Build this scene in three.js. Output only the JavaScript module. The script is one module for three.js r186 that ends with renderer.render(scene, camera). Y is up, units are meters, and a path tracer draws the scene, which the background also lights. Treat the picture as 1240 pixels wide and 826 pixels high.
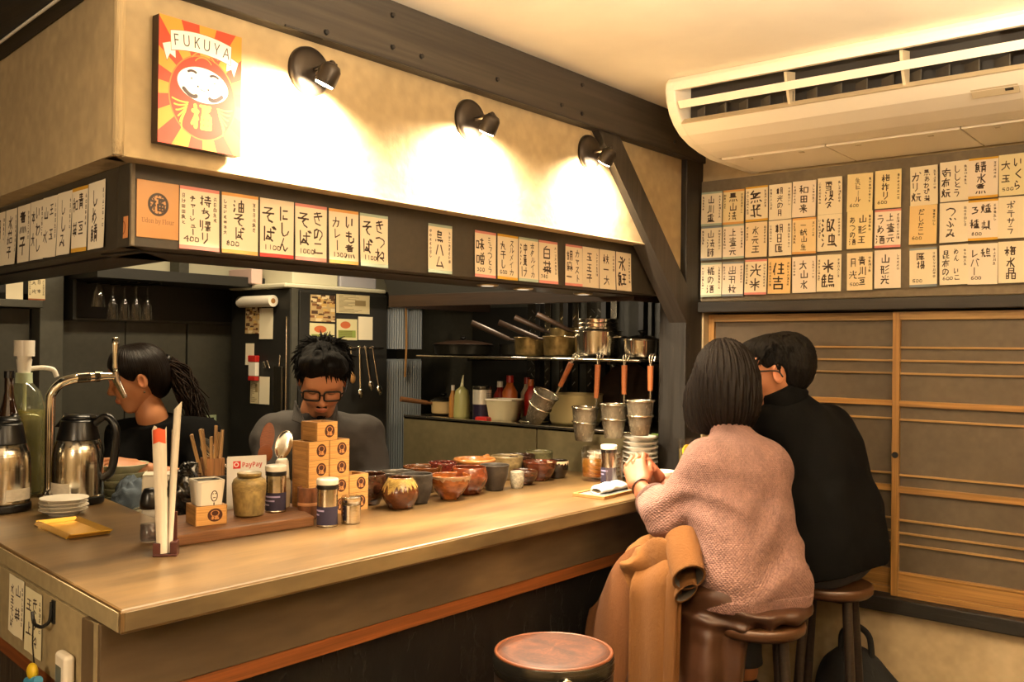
import * as THREE from 'three';
import { RoundedBoxGeometry } from 'three/addons/geometries/RoundedBoxGeometry.js';
import { mergeGeometries, mergeVertices } from 'three/addons/utils/BufferGeometryUtils.js';
import { RectAreaLightUniformsLib } from 'three/addons/lights/RectAreaLightUniformsLib.js';
RectAreaLightUniformsLib.init();

// ---------------------------------------------------------------- camera, light levels, exposure
const W = 1240, H = 826, FOCAL = 1138.5, D2R = Math.PI / 180;
const scene = new THREE.Scene();
scene.background = new THREE.Color(0, 0, 0);
const camera = new THREE.PerspectiveCamera(2 * Math.atan(H / 2 / FOCAL) / D2R, W / H, 0.05, 40);
camera.position.set(0, 1.5, 0);
camera.rotation.set(0.3194 * D2R, -50.265 * D2R, 0.6277 * D2R, 'YXZ');
scene.add(camera);
const renderer = new THREE.WebGLRenderer({ antialias: true });
renderer.toneMapping = THREE.LinearToneMapping;
renderer.toneMappingExposure = 1.0;
renderer.shadowMap.enabled = true;
const WARM = new THREE.Color(1.0, 0.80, 0.55);       // halogen spots over the counter
const WARM2 = new THREE.Color(1.0, 0.79, 0.545);      // the seating area's ceiling lamps
const SPOT_CD = 11, ROOM_CD = 2.2, UP_CD = 15, KITCHEN_CD = 14.0;

// ---------------------------------------------------------------- random numbers and noise
function rng(seed) { let a = seed >>> 0; return () => { a = (a + 0x6d2b79f5) | 0; let t = Math.imul(a ^ (a >>> 15), 1 | a); t = (t + Math.imul(t ^ (t >>> 7), 61 | t)) ^ t; return ((t ^ (t >>> 14)) >>> 0) / 4294967296; }; }
function hash3(x, y, z) { let h = Math.imul(x, 374761393) ^ Math.imul(y, 668265263) ^ Math.imul(z, 2147483647 - 1274126177); h = Math.imul(h ^ (h >>> 13), 1274126177); return ((h ^ (h >>> 16)) >>> 0) / 4294967296; }
const fade = (t) => t * t * (3 - 2 * t), mix = (a, b, t) => a + (b - a) * t, clamp = (x, a, b) => Math.min(b, Math.max(a, x));
const sstep = (a, b, x) => { const t = clamp((x - a) / (b - a), 0, 1); return t * t * (3 - 2 * t); };
function noise3(x, y, z) {
  const i = Math.floor(x), j = Math.floor(y), k = Math.floor(z), u = fade(x - i), v = fade(y - j), w = fade(z - k);
  const c = (a, b, d) => hash3(i + a, j + b, k + d);
  return mix(mix(mix(c(0, 0, 0), c(1, 0, 0), u), mix(c(0, 1, 0), c(1, 1, 0), u), v), mix(mix(c(0, 0, 1), c(1, 0, 1), u), mix(c(0, 1, 1), c(1, 1, 1), u), v), w) * 2 - 1;
}
function tile2(x, y, px, py, s) {                      // value noise that repeats every px, py cells
  const i = Math.floor(x), j = Math.floor(y), u = fade(x - i), v = fade(y - j), m = (a, n) => ((a % n) + n) % n;
  const c = (a, b) => hash3(m(i + a, px), m(j + b, py), s);
  return mix(mix(c(0, 0), c(1, 0), u), mix(c(0, 1), c(1, 1), u), v);
}
function fbm(u, v, fx, fy, oct, s) { let r = 0, a = 0.5, n = 0; for (let o = 0; o < oct; o++) { r += a * tile2(u * fx, v * fy, fx, fy, s + o); n += a; a *= 0.5; fx *= 2; fy *= 2; } return r / n; }

// ---------------------------------------------------------------- textures and materials
function dataTex(n, fn, srgb, rep = 1) {               // fn(u, v) gives [r, g, b] 0..1
  const d = new Uint8Array(n * n * 4);
  for (let y = 0; y < n; y++) for (let x = 0; x < n; x++) { const c = fn(x / n, y / n), o = (y * n + x) * 4; for (let k = 0; k < 3; k++) d[o + k] = clamp(Math.round(c[k] * 255), 0, 255); d[o + 3] = 255; }
  const t = new THREE.DataTexture(d, n, n);
  t.wrapS = t.wrapT = THREE.RepeatWrapping; t.magFilter = THREE.LinearFilter; t.minFilter = THREE.LinearMipmapLinearFilter; t.generateMipmaps = true;
  if (srgb) t.colorSpace = THREE.SRGBColorSpace;
  t.repeat.set(rep, rep); t.needsUpdate = true; return t;
}
const rep = (t, x, y = x) => { const c = t.clone(); c.repeat.set(x, y); c.needsUpdate = true; return c; };
const grey = (f) => (u, v) => { const g = f(u, v); return [g, g, g]; };
const T = {
  plaster: dataTex(512, grey((u, v) => 0.82 + 0.13 * (fbm(u, v, 3, 3, 5, 11) - 0.5) + 0.1 * (fbm(u, v, 40, 40, 2, 5) - 0.5)), true),
  plasterBump: dataTex(512, grey((u, v) => 0.5 + 0.5 * (fbm(u, v, 16, 16, 4, 31) - 0.5) + 0.25 * (fbm(u, v, 4, 9, 3, 8) - 0.5)), false),
  grain: dataTex(512, grey((u, v) => { const w = fbm(u, v, 3, 5, 3, 3) * 0.7, r = fbm(u, v + w * 0.12, 2, 46, 3, 7), f = fbm(u, v, 6, 128, 2, 21); return 0.72 + 0.34 * (r - 0.5) + 0.2 * (f - 0.5); }), true),
  mottle: dataTex(512, grey((u, v) => 0.78 + 0.5 * (fbm(u, v, 3, 6, 5, 71) - 0.5) + 0.14 * (fbm(u, v, 12, 60, 3, 12) - 0.5)), true),
  brush: dataTex(256, grey((u, v) => 0.55 + 0.5 * (fbm(u, v, 2, 100, 2, 91) - 0.5) + 0.2 * (fbm(u, v, 3, 3, 3, 9) - 0.5)), false),
  slate: dataTex(512, grey((u, v) => { const a = fbm(u, v, 10, 8, 5, 41), c = 1 - Math.abs(fbm(u, v, 9, 5, 4, 55) - 0.5) * 14; return 0.42 + 0.5 * (a - 0.5) + 0.3 * clamp(c, 0, 1) * sstep(0.5, 0.62, fbm(u, v, 5, 5, 2, 15)); }), true),
  knit: dataTex(256, grey((u, v) => { const row = v * 32, off = (Math.floor(row) % 2) * 0.5, k = Math.abs(Math.sin((u * 24 + off) * Math.PI)) * (0.5 + 0.5 * Math.abs(Math.sin(row * Math.PI))); return 0.15 + 0.55 * k + 0.5 * (fbm(u, v, 48, 48, 3, 64) - 0.5); }), false),
  knitTone: dataTex(256, grey((u, v) => 0.86 + 0.28 * (fbm(u, v, 40, 40, 3, 64) - 0.5) + 0.14 * (fbm(u, v, 6, 6, 3, 14) - 0.5)), true),
  weave: dataTex(256, grey((u, v) => 0.5 + 0.14 * Math.sin(u * Math.PI * 128) * Math.sin(v * Math.PI * 128) + 0.4 * (fbm(u, v, 24, 24, 3, 81) - 0.5)), false),
  hair: dataTex(256, grey((u, v) => 0.5 + 0.8 * (fbm(u, v, 90, 3, 3, 27) - 0.5)), false),
  glaze: dataTex(256, grey((u, v) => 0.75 + 0.6 * (fbm(u, v, 6, 6, 4, 33) - 0.5) + 0.25 * (fbm(u, v, 40, 40, 2, 44) - 0.5)), true),
  paper: dataTex(256, grey((u, v) => 0.93 + 0.1 * (fbm(u, v, 8, 8, 4, 17) - 0.5)), true),
};
function mat(color, rough = 0.7, o = {}) { const m = new THREE.MeshPhysicalMaterial({ color, roughness: rough, ...o }); return m; }
const M = {
  plaster: mat('#d6bd90', 0.9, { map: T.plaster, bumpMap: rep(T.plasterBump, 2), bumpScale: 0.004 }),
  ceilingPaint: mat('#f6ecd8', 0.95, { map: rep(T.paper, 0.6), bumpMap: T.plasterBump, bumpScale: 0.0006 }),
  wallPaint: mat('#dcc49a', 0.92, { map: T.plaster, bumpMap: rep(T.plasterBump, 3), bumpScale: 0.001 }),
  beam: mat('#4a4238', 0.6, { map: rep(T.grain, 0.8, 1.3), bumpMap: rep(T.grain, 0.8, 1.3), bumpScale: 0.0012 }),
  darkTimber: mat('#2b2620', 0.55, { map: rep(T.grain, 1, 2), bumpMap: rep(T.grain, 1, 2), bumpScale: 0.001 }),
  band: mat('#4b4438', 0.5, { map: rep(T.plaster, 2) }),
  counterTop: mat('#86683f', 0.36, { map: rep(T.mottle, 0.9, 1.6), clearcoat: 0.25, clearcoatRoughness: 0.3, bumpMap: rep(T.grain, 0.7, 0.7), bumpScale: 0.0004 }),
  slabEdge: mat('#8f7850', 0.55, { map: rep(T.mottle, 1) }),
  apron: mat('#80694a', 0.62, { map: rep(T.mottle, 0.8), bumpMap: rep(T.plasterBump, 2), bumpScale: 0.001 }),
  apronPale: mat('#c9b588', 0.7, { map: rep(T.plaster, 1.4), bumpMap: rep(T.plasterBump, 2), bumpScale: 0.001 }),
  trimWood: mat('#a85f2c', 0.5, { map: rep(T.grain, 1, 3) }),
  slate: mat('#2a2621', 0.55, { map: rep(T.slate, 2.4), bumpMap: rep(T.slate, 2.4), bumpScale: 0.006 }),
  boards: mat('#5b4c3a', 0.6, { map: rep(T.grain, 2, 4) }),
  hinoki: mat('#d09a52', 0.5, { map: rep(T.grain, 1, 2.2) }),
  hinokiPale: mat('#dcae6a', 0.5, { map: rep(T.grain, 1, 2.2) }),
  frosted: mat('#7a6a54', 0.55, { map: rep(T.plaster, 1.3), transmission: 0.25, thickness: 0 }),
  night: mat('#15130f', 0.9),
  boardGrey: mat('#8b7d66', 0.8, { map: rep(T.plaster, 2) }),
  steel: mat('#cfc8b8', 0.3, { metalness: 1, roughnessMap: rep(T.brush, 2, 1), bumpMap: rep(T.brush, 2, 1), bumpScale: 0.0002 }),
  steelPanel: mat('#968a66', 0.42, { metalness: 0.4, map: rep(T.plaster, 1.2) }),
  steelDark: mat('#5a564c', 0.4, { metalness: 0.9, roughnessMap: T.brush }),
  chrome: mat('#efeadd', 0.14, { metalness: 1 }),
  aluminium: mat('#b9a987', 0.42, { metalness: 0.8 }),
  blackMetal: mat('#1a1917', 0.5, { metalness: 0.3 }),
  lampBlack: mat('#3a332c', 0.38, { metalness: 0.6 }),
  blackPlastic: mat('#0d0d0e', 0.28),
  kitchenPanel: mat('#47453a', 0.55, { map: rep(T.plaster, 1.5) }),
  kitchenDark: mat('#24231e', 0.6, { map: rep(T.plaster, 1.5) }),
  kitchenWall: mat('#57564c', 0.5, { map: rep(T.plaster, 1.5) }),
  kitchenWhite: mat('#c9c6ae', 0.8),
  corrugated: mat('#9aa3aa', 0.5, { metalness: 0.3 }),
  floor: mat('#2e2822', 0.5, { map: rep(T.slate, 1.2), bumpMap: T.slate, bumpScale: 0.002 }),
  acWhite: mat('#f4ead6', 0.42),
  acGrey: mat('#c5b595', 0.5),
  acDark: mat('#2f2b26', 0.6),
  woodDark: mat('#46301f', 0.5, { map: rep(T.grain, 2, 4) }),
  woodMid: mat('#a06b3e', 0.55, { map: rep(T.grain, 3, 5) }),
  woodPale: mat('#d89d55', 0.6, { map: rep(T.grain, 4, 7) }),
  woodSpoon: mat('#b5642f', 0.5, { map: rep(T.grain, 5, 9) }),
  white: mat('#e9e2d2', 0.35, { clearcoat: 0.4, clearcoatRoughness: 0.2 }),
  paperWhite: mat('#e6dcc6', 0.9, { map: T.paper }),
  glass: mat('#ffffff', 0.03, { transmission: 1, thickness: 0, ior: 1.5 }),
  leather: mat('#6a391c', 0.62, { map: rep(T.glaze, 2), clearcoat: 0.03, clearcoatRoughness: 0.35 }),
};

// ---------------------------------------------------------------- objects, names, geometry helpers
const taken = new Map();
function numbered(n) { const k = taken.get(n) || 0; taken.set(n, k + 1); return k ? n + '_' + String(k).padStart(3, '0') : n; }
function thing(name, label, category, [x, y, z] = [0, 0, 0], turn = 0, group) {
  const o = new THREE.Group(); o.name = numbered(name); scene.add(o); o.position.set(x, y, z); o.rotation.y = turn;
  o.userData = { label, category }; if (group) o.userData.group = group; return o;
}
const list = (g) => (Array.isArray(g) ? g : [g]);
function clean(g) { g = g.index ? g.toNonIndexed() : g.clone(); for (const k of Object.keys(g.attributes)) if (!['position', 'normal', 'uv', 'color'].includes(k)) g.deleteAttribute(k); if (!g.attributes.normal) g.computeVertexNormals(); return g; }
function boxUV(g) {                                     // uv in metres, each face along its own plane, the longer way along u
  g = clean(g); const p = g.attributes.position, n = g.attributes.normal, uv = new Float32Array(p.count * 2), b = new THREE.Box3().setFromBufferAttribute(p), s = b.getSize(new THREE.Vector3());
  for (let f = 0; f < p.count; f += 3) {
    let ax = 0, ay = 0, az = 0; for (let k = 0; k < 3; k++) { ax += Math.abs(n.getX(f + k)); ay += Math.abs(n.getY(f + k)); az += Math.abs(n.getZ(f + k)); }
    for (let k = 0; k < 3; k++) {
      const i = f + k, x = p.getX(i), y = p.getY(i), z = p.getZ(i);
      let a, c, la, lc; if (ax >= ay && ax >= az) { a = z; c = y; la = s.z; lc = s.y; } else if (ay >= az) { a = x; c = z; la = s.x; lc = s.z; } else { a = x; c = y; la = s.x; lc = s.y; }
      if (lc > la) { const t = a; a = c; c = t; } uv[i * 2] = a; uv[i * 2 + 1] = c;
    }
  }
  g.setAttribute('uv', new THREE.BufferAttribute(uv, 2)); return g;
}
function join(gs) {
  gs = list(gs).map(clean);
  const col = gs.some((g) => g.attributes.color), uv = gs.some((g) => g.attributes.uv);
  for (const g of gs) { if (col && !g.attributes.color) g.setAttribute('color', new THREE.BufferAttribute(new Float32Array(g.attributes.position.count * 3).fill(1), 3)); if (uv && !g.attributes.uv) g.setAttribute('uv', new THREE.BufferAttribute(new Float32Array(g.attributes.position.count * 2), 2)); }
  return gs.length === 1 ? gs[0] : mergeGeometries(gs);
}
function obj(name, gs, m, parent = scene) {
  const o = new THREE.Mesh(Array.isArray(gs) ? join(gs) : gs, m); o.name = parent === scene ? numbered(name) : name;
  if (parent !== scene) { let k = 0, n = name; const used = new Set(parent.children.map((c) => c.name)); while (used.has(n)) n = name + '_' + String(++k).padStart(3, '0'); o.name = n; }
  o.castShadow = o.receiveShadow = true; parent.add(o); return o;
}
function tag(o, label, category, group) { o.userData = { ...o.userData, label, category }; if (group) o.userData.group = group; return o; }
function struct(name, gs, m, parent = scene) { const o = obj(name, gs, m, parent); if (parent === scene) o.userData.kind = 'structure'; return o; }
const V = (x, y, z) => new THREE.Vector3(x, y, z);
function mv(g, x = 0, y = 0, z = 0, rx = 0, ry = 0, rz = 0) { g.applyMatrix4(new THREE.Matrix4().compose(V(x, y, z), new THREE.Quaternion().setFromEuler(new THREE.Euler(rx, ry, rz)), V(1, 1, 1))); return g; }
function bx(x0, x1, y0, y1, z0, z1, r = 0.002) {        // box between two corners, edges rounded by r
  const w = x1 - x0, h = y1 - y0, d = z1 - z0, q = Math.min(r, w / 2.2, h / 2.2, d / 2.2);
  const g = q > 0 ? new RoundedBoxGeometry(w, h, d, 1, q) : new THREE.BoxGeometry(w, h, d);
  return boxUV(mv(g, (x0 + x1) / 2, (y0 + y1) / 2, (z0 + z1) / 2));
}
const cb = (w, h, d, r = 0.002) => bx(-w / 2, w / 2, 0, h, -d / 2, d / 2, r);   // centred, standing on y = 0
function lathe(pts, seg = 32) { const g = new THREE.LatheGeometry(pts.map(([r, y]) => new THREE.Vector2(Math.max(r, 0.00001), y)), seg); return g; }
function cyl(r0, r1, h, seg = 24, y = 0) { return mv(new THREE.CylinderGeometry(r1, r0, h, seg), 0, y + h / 2, 0); }
function tube(pts, r, seg = 24, rs = 8, closed = false) { const c = pts.length === 2 ? new THREE.LineCurve3(V(...pts[0]), V(...pts[1])) : new THREE.CatmullRomCurve3(pts.map((p) => V(...p)), closed, 'catmullrom', 0.4); return new THREE.TubeGeometry(c, pts.length === 2 ? 1 : seg, r, rs, closed); }
function rod(a, b, r0, r1 = r0, seg = 12) {             // a tapered round bar from a to b with closed ends
  const A = V(...a), B = V(...b), d = B.clone().sub(A), g = new THREE.CylinderGeometry(r1, r0, d.length(), seg);
  g.applyQuaternion(new THREE.Quaternion().setFromUnitVectors(V(0, 1, 0), d.normalize())); g.translate((A.x + B.x) / 2, (A.y + B.y) / 2, (A.z + B.z) / 2); return g;
}
function beamBetween(a, b, w, d, up = V(0, 1, 0)) {     // a squared bar from a to b
  const A = V(...a), B = V(...b), y = B.clone().sub(A), L = y.length(); y.normalize(); const x = new THREE.Vector3().crossVectors(y, up).normalize(), z = new THREE.Vector3().crossVectors(x, y);
  const g = boxUV(new RoundedBoxGeometry(w, L, d, 1, Math.min(w, d) * 0.1)); g.applyMatrix4(new THREE.Matrix4().makeBasis(x, y, z)); g.translate((A.x + B.x) / 2, (A.y + B.y) / 2, (A.z + B.z) / 2); return g;
}
function prism(pts, y0, y1, bevel = 0) {                // plan outline [x, z] raised from y0 to y1
  const s = new THREE.Shape(pts.map(([x, z]) => new THREE.Vector2(x, -z)));
  const g = new THREE.ExtrudeGeometry(s, { depth: y1 - y0 - 2 * bevel, bevelEnabled: bevel > 0, bevelSize: bevel, bevelThickness: bevel, bevelOffset: -bevel, bevelSegments: 2 });
  g.rotateX(-Math.PI / 2); g.translate(0, y0 + bevel, 0); return boxUV(g);
}
function plate(pts, z0, z1) { const g = new THREE.ExtrudeGeometry(new THREE.Shape(pts.map(([x, y]) => new THREE.Vector2(x, y))), { depth: z1 - z0, bevelEnabled: false }); g.translate(0, 0, z0); return boxUV(g); }
function sheet(fn, nu, nv, t) {                         // a cloth or paper of thickness t over fn(u, v)
  const P = [], du = 1e-3, pos = [], idx = [], uv = [];
  for (let j = 0; j <= nv; j++) for (let i = 0; i <= nu; i++) {
    const u = i / nu, v = j / nv, p = V(...fn(u, v)), a = V(...fn(Math.min(1, u + du), v)).sub(V(...fn(Math.max(0, u - du), v))), b = V(...fn(u, Math.min(1, v + du))).sub(V(...fn(u, Math.max(0, v - du))));
    P.push([p, a.cross(b).normalize().multiplyScalar(t / 2), u, v]);
  }
  for (const s of [1, -1]) for (const [p, n, u, v] of P) { pos.push(p.x + n.x * s, p.y + n.y * s, p.z + n.z * s); uv.push(u, v); }
  const N = P.length, at = (i, j) => j * (nu + 1) + i, q = (a, b, c, d) => idx.push(a, b, c, a, c, d);
  for (let j = 0; j < nv; j++) for (let i = 0; i < nu; i++) { const a = at(i, j), b = at(i + 1, j), c = at(i + 1, j + 1), d = at(i, j + 1); q(a, b, c, d); q(N + a, N + d, N + c, N + b); }
  for (let i = 0; i < nu; i++) { q(at(i, 0), N + at(i, 0), N + at(i + 1, 0), at(i + 1, 0)); q(at(i, nv), at(i + 1, nv), N + at(i + 1, nv), N + at(i, nv)); }
  for (let j = 0; j < nv; j++) { q(at(0, j), at(0, j + 1), N + at(0, j + 1), N + at(0, j)); q(at(nu, j), N + at(nu, j), N + at(nu, j + 1), at(nu, j + 1)); }
  const g = new THREE.BufferGeometry(); g.setAttribute('position', new THREE.Float32BufferAttribute(pos, 3)); g.setAttribute('uv', new THREE.Float32BufferAttribute(uv, 2)); g.setIndex(idx); g.computeVertexNormals(); return g;
}
const AZ = -6.838 * D2R, WD = V(Math.sin(AZ), 0, Math.cos(AZ));   // the left wing leaves the corner at a little over a right angle; WD runs along it, towards the corner
const wing = (x, z, s) => [x - WD.x * s, z - WD.z * s];          // s metres back along the wing from (x, z)
// ---------------------------------------------------------------- the setting
const CEIL = 2.362, ZF = -1.77, ZB = -1.83;
struct('floor', [bx(-1.3, 3.8, -0.1, 0, -4.1, 1.3, 0)], M.floor);
struct('ceiling', [bx(-1.3, 3.8, CEIL, CEIL + 0.1, -4.1, 1.3, 0)], M.ceilingPaint);
struct('wall_back', [bx(-1.3, 3.8, 0, CEIL, 1.3, 1.4, 0)], M.wallPaint);
struct('wall_left', [bx(-1.4, -1.3, 0, CEIL, -4.1, 1.4, 0)], M.wallPaint);
for (const b of [[0, 0.629, -1.86, 1.3], [1.673, CEIL, -1.86, 1.3], [0.629, 1.673, -0.3, 1.3], [0.629, 1.673, -1.86, -1.74]]) struct('wall_right', [bx(3.24, 3.36, ...b, 0)], M.wallPaint);
struct('wall_outside', [bx(3.6, 3.65, 0, CEIL, -1.84, 1.3, 0), bx(3.36, 3.6, 0.6, 0.62, -1.84, 1.3, 0)], M.night);
struct('trim_1', [bx(3.205, 3.36, 0.629, 0.678, -1.75, -0.28, 0.004)], M.darkTimber);       // sill
struct('trim_2', [bx(3.205, 3.36, 1.636, 1.676, -1.75, -0.2, 0.004)], M.darkTimber);        // head rail
struct('wall_pillar', [bx(3.225, 3.24, 0, 1.72, -1.905, -1.755, 0.002), bx(3.24, 3.6, 0, CEIL, -1.905, -1.86, 0.002)], M.kitchenDark);
struct('wall_kitchen_back', [bx(0.9, 3.8, 0, 1.80, -4.1, -3.95, 0)], M.kitchenDark);
struct('wall_kitchen_upper', [bx(0.9, 3.8, 1.80, CEIL, -4.1, -3.95, 0)], M.kitchenWhite);
struct('wall_kitchen_right', [bx(3.72, 3.8, 0, CEIL, -4.1, -1.86, 0)], M.kitchenWall);
struct('wall_kitchen_left', [bx(0.8, 0.9, 0, CEIL, -4.1, -3.95, 0), bx(-1.3, 0.9, 0, CEIL, -4.1, -4.0, 0)], M.kitchenDark);
// panels of the dark kitchen back wall, each between open joints
{
  const xs = [0.95, 1.30, 1.68];
  for (let k = 0; k < 2; k++) struct('trim_3', [bx(xs[k] + 0.004, xs[k + 1] - 0.004, 0.02, 1.63, -3.95, -3.93, 0.002)], M.kitchenPanel);
  for (const [a, b] of [[1.79, 2.08], [2.084, 2.375], [2.385, 2.66], [2.665, 3.0]]) struct('trim_3', [bx(a, b, 0.02, 1.59, -3.95, -3.93, 0.003)], M.kitchenPanel);
  struct('trim_4', [bx(1.69, 1.785, 0, 1.84, -3.95, -3.87, 0.004)], M.kitchenWall);         // post
  struct('trim_5', [bx(0.9, 1.69, 1.632, 1.662, -3.95, -3.84, 0.003)], M.kitchenWall);      // ledge
  struct('trim_6', [bx(1.785, 3.2, 1.775, 1.818, -3.95, -3.87, 0.003), bx(2.30, 2.35, 1.81, 2.0, -3.95, -3.87, 0.003)], M.kitchenWall);  // lintel
}
// plaster fascia over the counter: long side and wing, with a rounded corner bead
struct('wall_fascia_long', [plate([[0.922, 1.867], [2.9, 1.867], [3.113, 1.66], [3.113, CEIL], [0.922, CEIL]], -1.836, ZF)], M.plaster);
{
  const a = [0.912, ZF - 0.01], b = wing(...a, 2.3), t = 0.064;
  struct('wall_fascia_wing', [prism([a, b, [b[0] + t, b[1]], [a[0] + t, a[1] - t]], 1.867, CEIL)], M.plaster);
  struct('trim_7', [lathe([[0.0001, 1.865], [0.012, 1.868], [0.0125, 1.9], [0.0125, 2.35], [0.0001, 2.36]], 16).translate(0.9235, 0, ZF - 0.0105)], M.plaster);
  struct('trim_8', [bx(0.93, 2.88, 1.8645, 1.8695, ZF - 0.012, ZF + 0.004, 0.002)], M.plaster);   // drip edge along the fascia's foot
}
// the grey band that carries the menu slips, with the dark timber under it
struct('trim_9', [bx(0.983, 3.11, 1.697, 1.87, -1.895, ZB, 0.002)], M.band);
{
  const a = [0.981, ZB], b = wing(...a, 2.1);
  struct('trim_10', [prism([a, b, [b[0] + 0.065, b[1]], [a[0] + 0.065, a[1] - 0.065]], 1.697, 1.87)], M.band);
  struct('trim_11', [bx(1.03, 3.11, 1.692, 1.75, -2.06, -1.89, 0.003), prism([[a[0] + 0.06, a[1] - 0.06], wing(a[0] + 0.06, a[1], 2.05), wing(a[0] + 0.2, a[1], 2.05), [a[0] + 0.2, a[1] - 0.2]], 1.692, 1.75)], M.darkTimber);
  struct('trim_12', [bx(0.9765, 0.9845, 1.697, 1.866, -1.834, -1.826, 0.001)], M.boardGrey);   // corner angle
}
// exposed timbers: main beam with bolts, wing beam, post and brace
{
  const b = struct('beam', [bx(-1.3, 3.24, 2.207, CEIL, -1.86, -1.735, 0.004)], M.beam);
  for (const [x, y] of [[1.606, 2.324], [1.607, 2.244], [2.42, 2.329], [2.421, 2.238], [1.708, 2.246], [1.398, 2.226], [2.009, 2.254], [2.313, 2.244], [3.0, 2.33], [3.0, 2.25]]) struct('bolt', [mv(cyl(0.0075, 0.0062, 0.005, 8), x, y, -1.735, Math.PI / 2)], M.blackMetal, b);
  struct('strip', [bx(1.28, 3.12, 2.207, 2.213, -1.735, -1.729, 0.001)], M.darkTimber, b);
  const c = wing(0.905, -1.74, 2.3);
  struct('beam_wing', [prism([[0.905, -1.74], c, [c[0] - 0.7, c[1]], [0.205, -1.74]], 2.211, CEIL, 0.003)], M.darkTimber);
  struct('post', [bx(3.113, 3.238, 0, CEIL, -1.86, -1.745, 0.004)], M.darkTimber);
  struct('brace', [plate([[2.518, 2.215], [2.642, 2.215], [3.118, 1.733], [3.118, 1.59]], -1.815, -1.742)], M.beam);
}
tag(obj('cable', [tube([[0.862, 2.2065, -1.74], [0.887, 2.2065, -1.969], [0.93, 2.2065, -2.362], [1.02, 2.2065, -3.1]], 0.0035, 20, 6)], M.white), 'thin white cable running under the dark timber at the ceiling corner', 'cable');

// sliding windows
function sash(n, x, z0, z1) {
  const w = new THREE.Group(); w.name = 'window_' + n; w.userData = { kind: 'structure' }; w.position.set(x, 0.678, z0); scene.add(w);
  const L = z1 - z0, B = 0.678, rail = (y0, y1, m = M.hinoki) => struct('rail', [bx(-0.012, 0.014, y0 - B, y1 - B, 0.02, L - 0.02, 0.002)], m, w);
  struct('stile', [bx(-0.013, 0.015, 0, 1.63 - B, 0, 0.024, 0.002)], M.hinoki, w); struct('stile', [bx(-0.013, 0.015, 0, 1.63 - B, L - 0.024, L, 0.002)], M.hinoki, w);
  rail(1.602, 1.63, M.hinokiPale); rail(1.312, 1.332); rail(1.024, 1.046); rail(0.678, 0.70);
  struct('panel', [bx(-0.006, 0.008, 0.70 - B, 0.757 - B, 0.022, L - 0.022, 0.002)], M.hinoki, w);
  struct('rail', [bx(-0.010, 0.012, 0.752 - B, 0.762 - B, 0.022, L - 0.022, 0.002)], M.hinoki, w);
  for (const y of [1.51, 1.466, 1.423, 1.269, 1.084, 0.933, 0.89, 0.853]) struct('muntin', [bx(-0.008, -0.001, y - 0.0035 - B, y + 0.0035 - B, 0.022, L - 0.022, 0.001)], M.hinokiPale, w);
  for (const [a, b] of [[1.332, 1.602], [1.046, 1.312], [0.762, 1.024]]) struct('pane', [bx(0.001, 0.005, a - B, b - B, 0.022, L - 0.022, 0)], M.frosted, w);
  struct('finger_pull', [mv(lathe([[0.0001, 0.001], [0.008, 0.001], [0.009, 0.0025], [0.0105, 0.0025], [0.0105, 0]], 20), -0.0135, 1.15 - B, 0.012, 0, 0, Math.PI / 2)], M.blackMetal, w);
}
sash(1, 3.290, -1.738, -1.016);
sash(2, 3.258, -1.036, -0.30);

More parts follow.
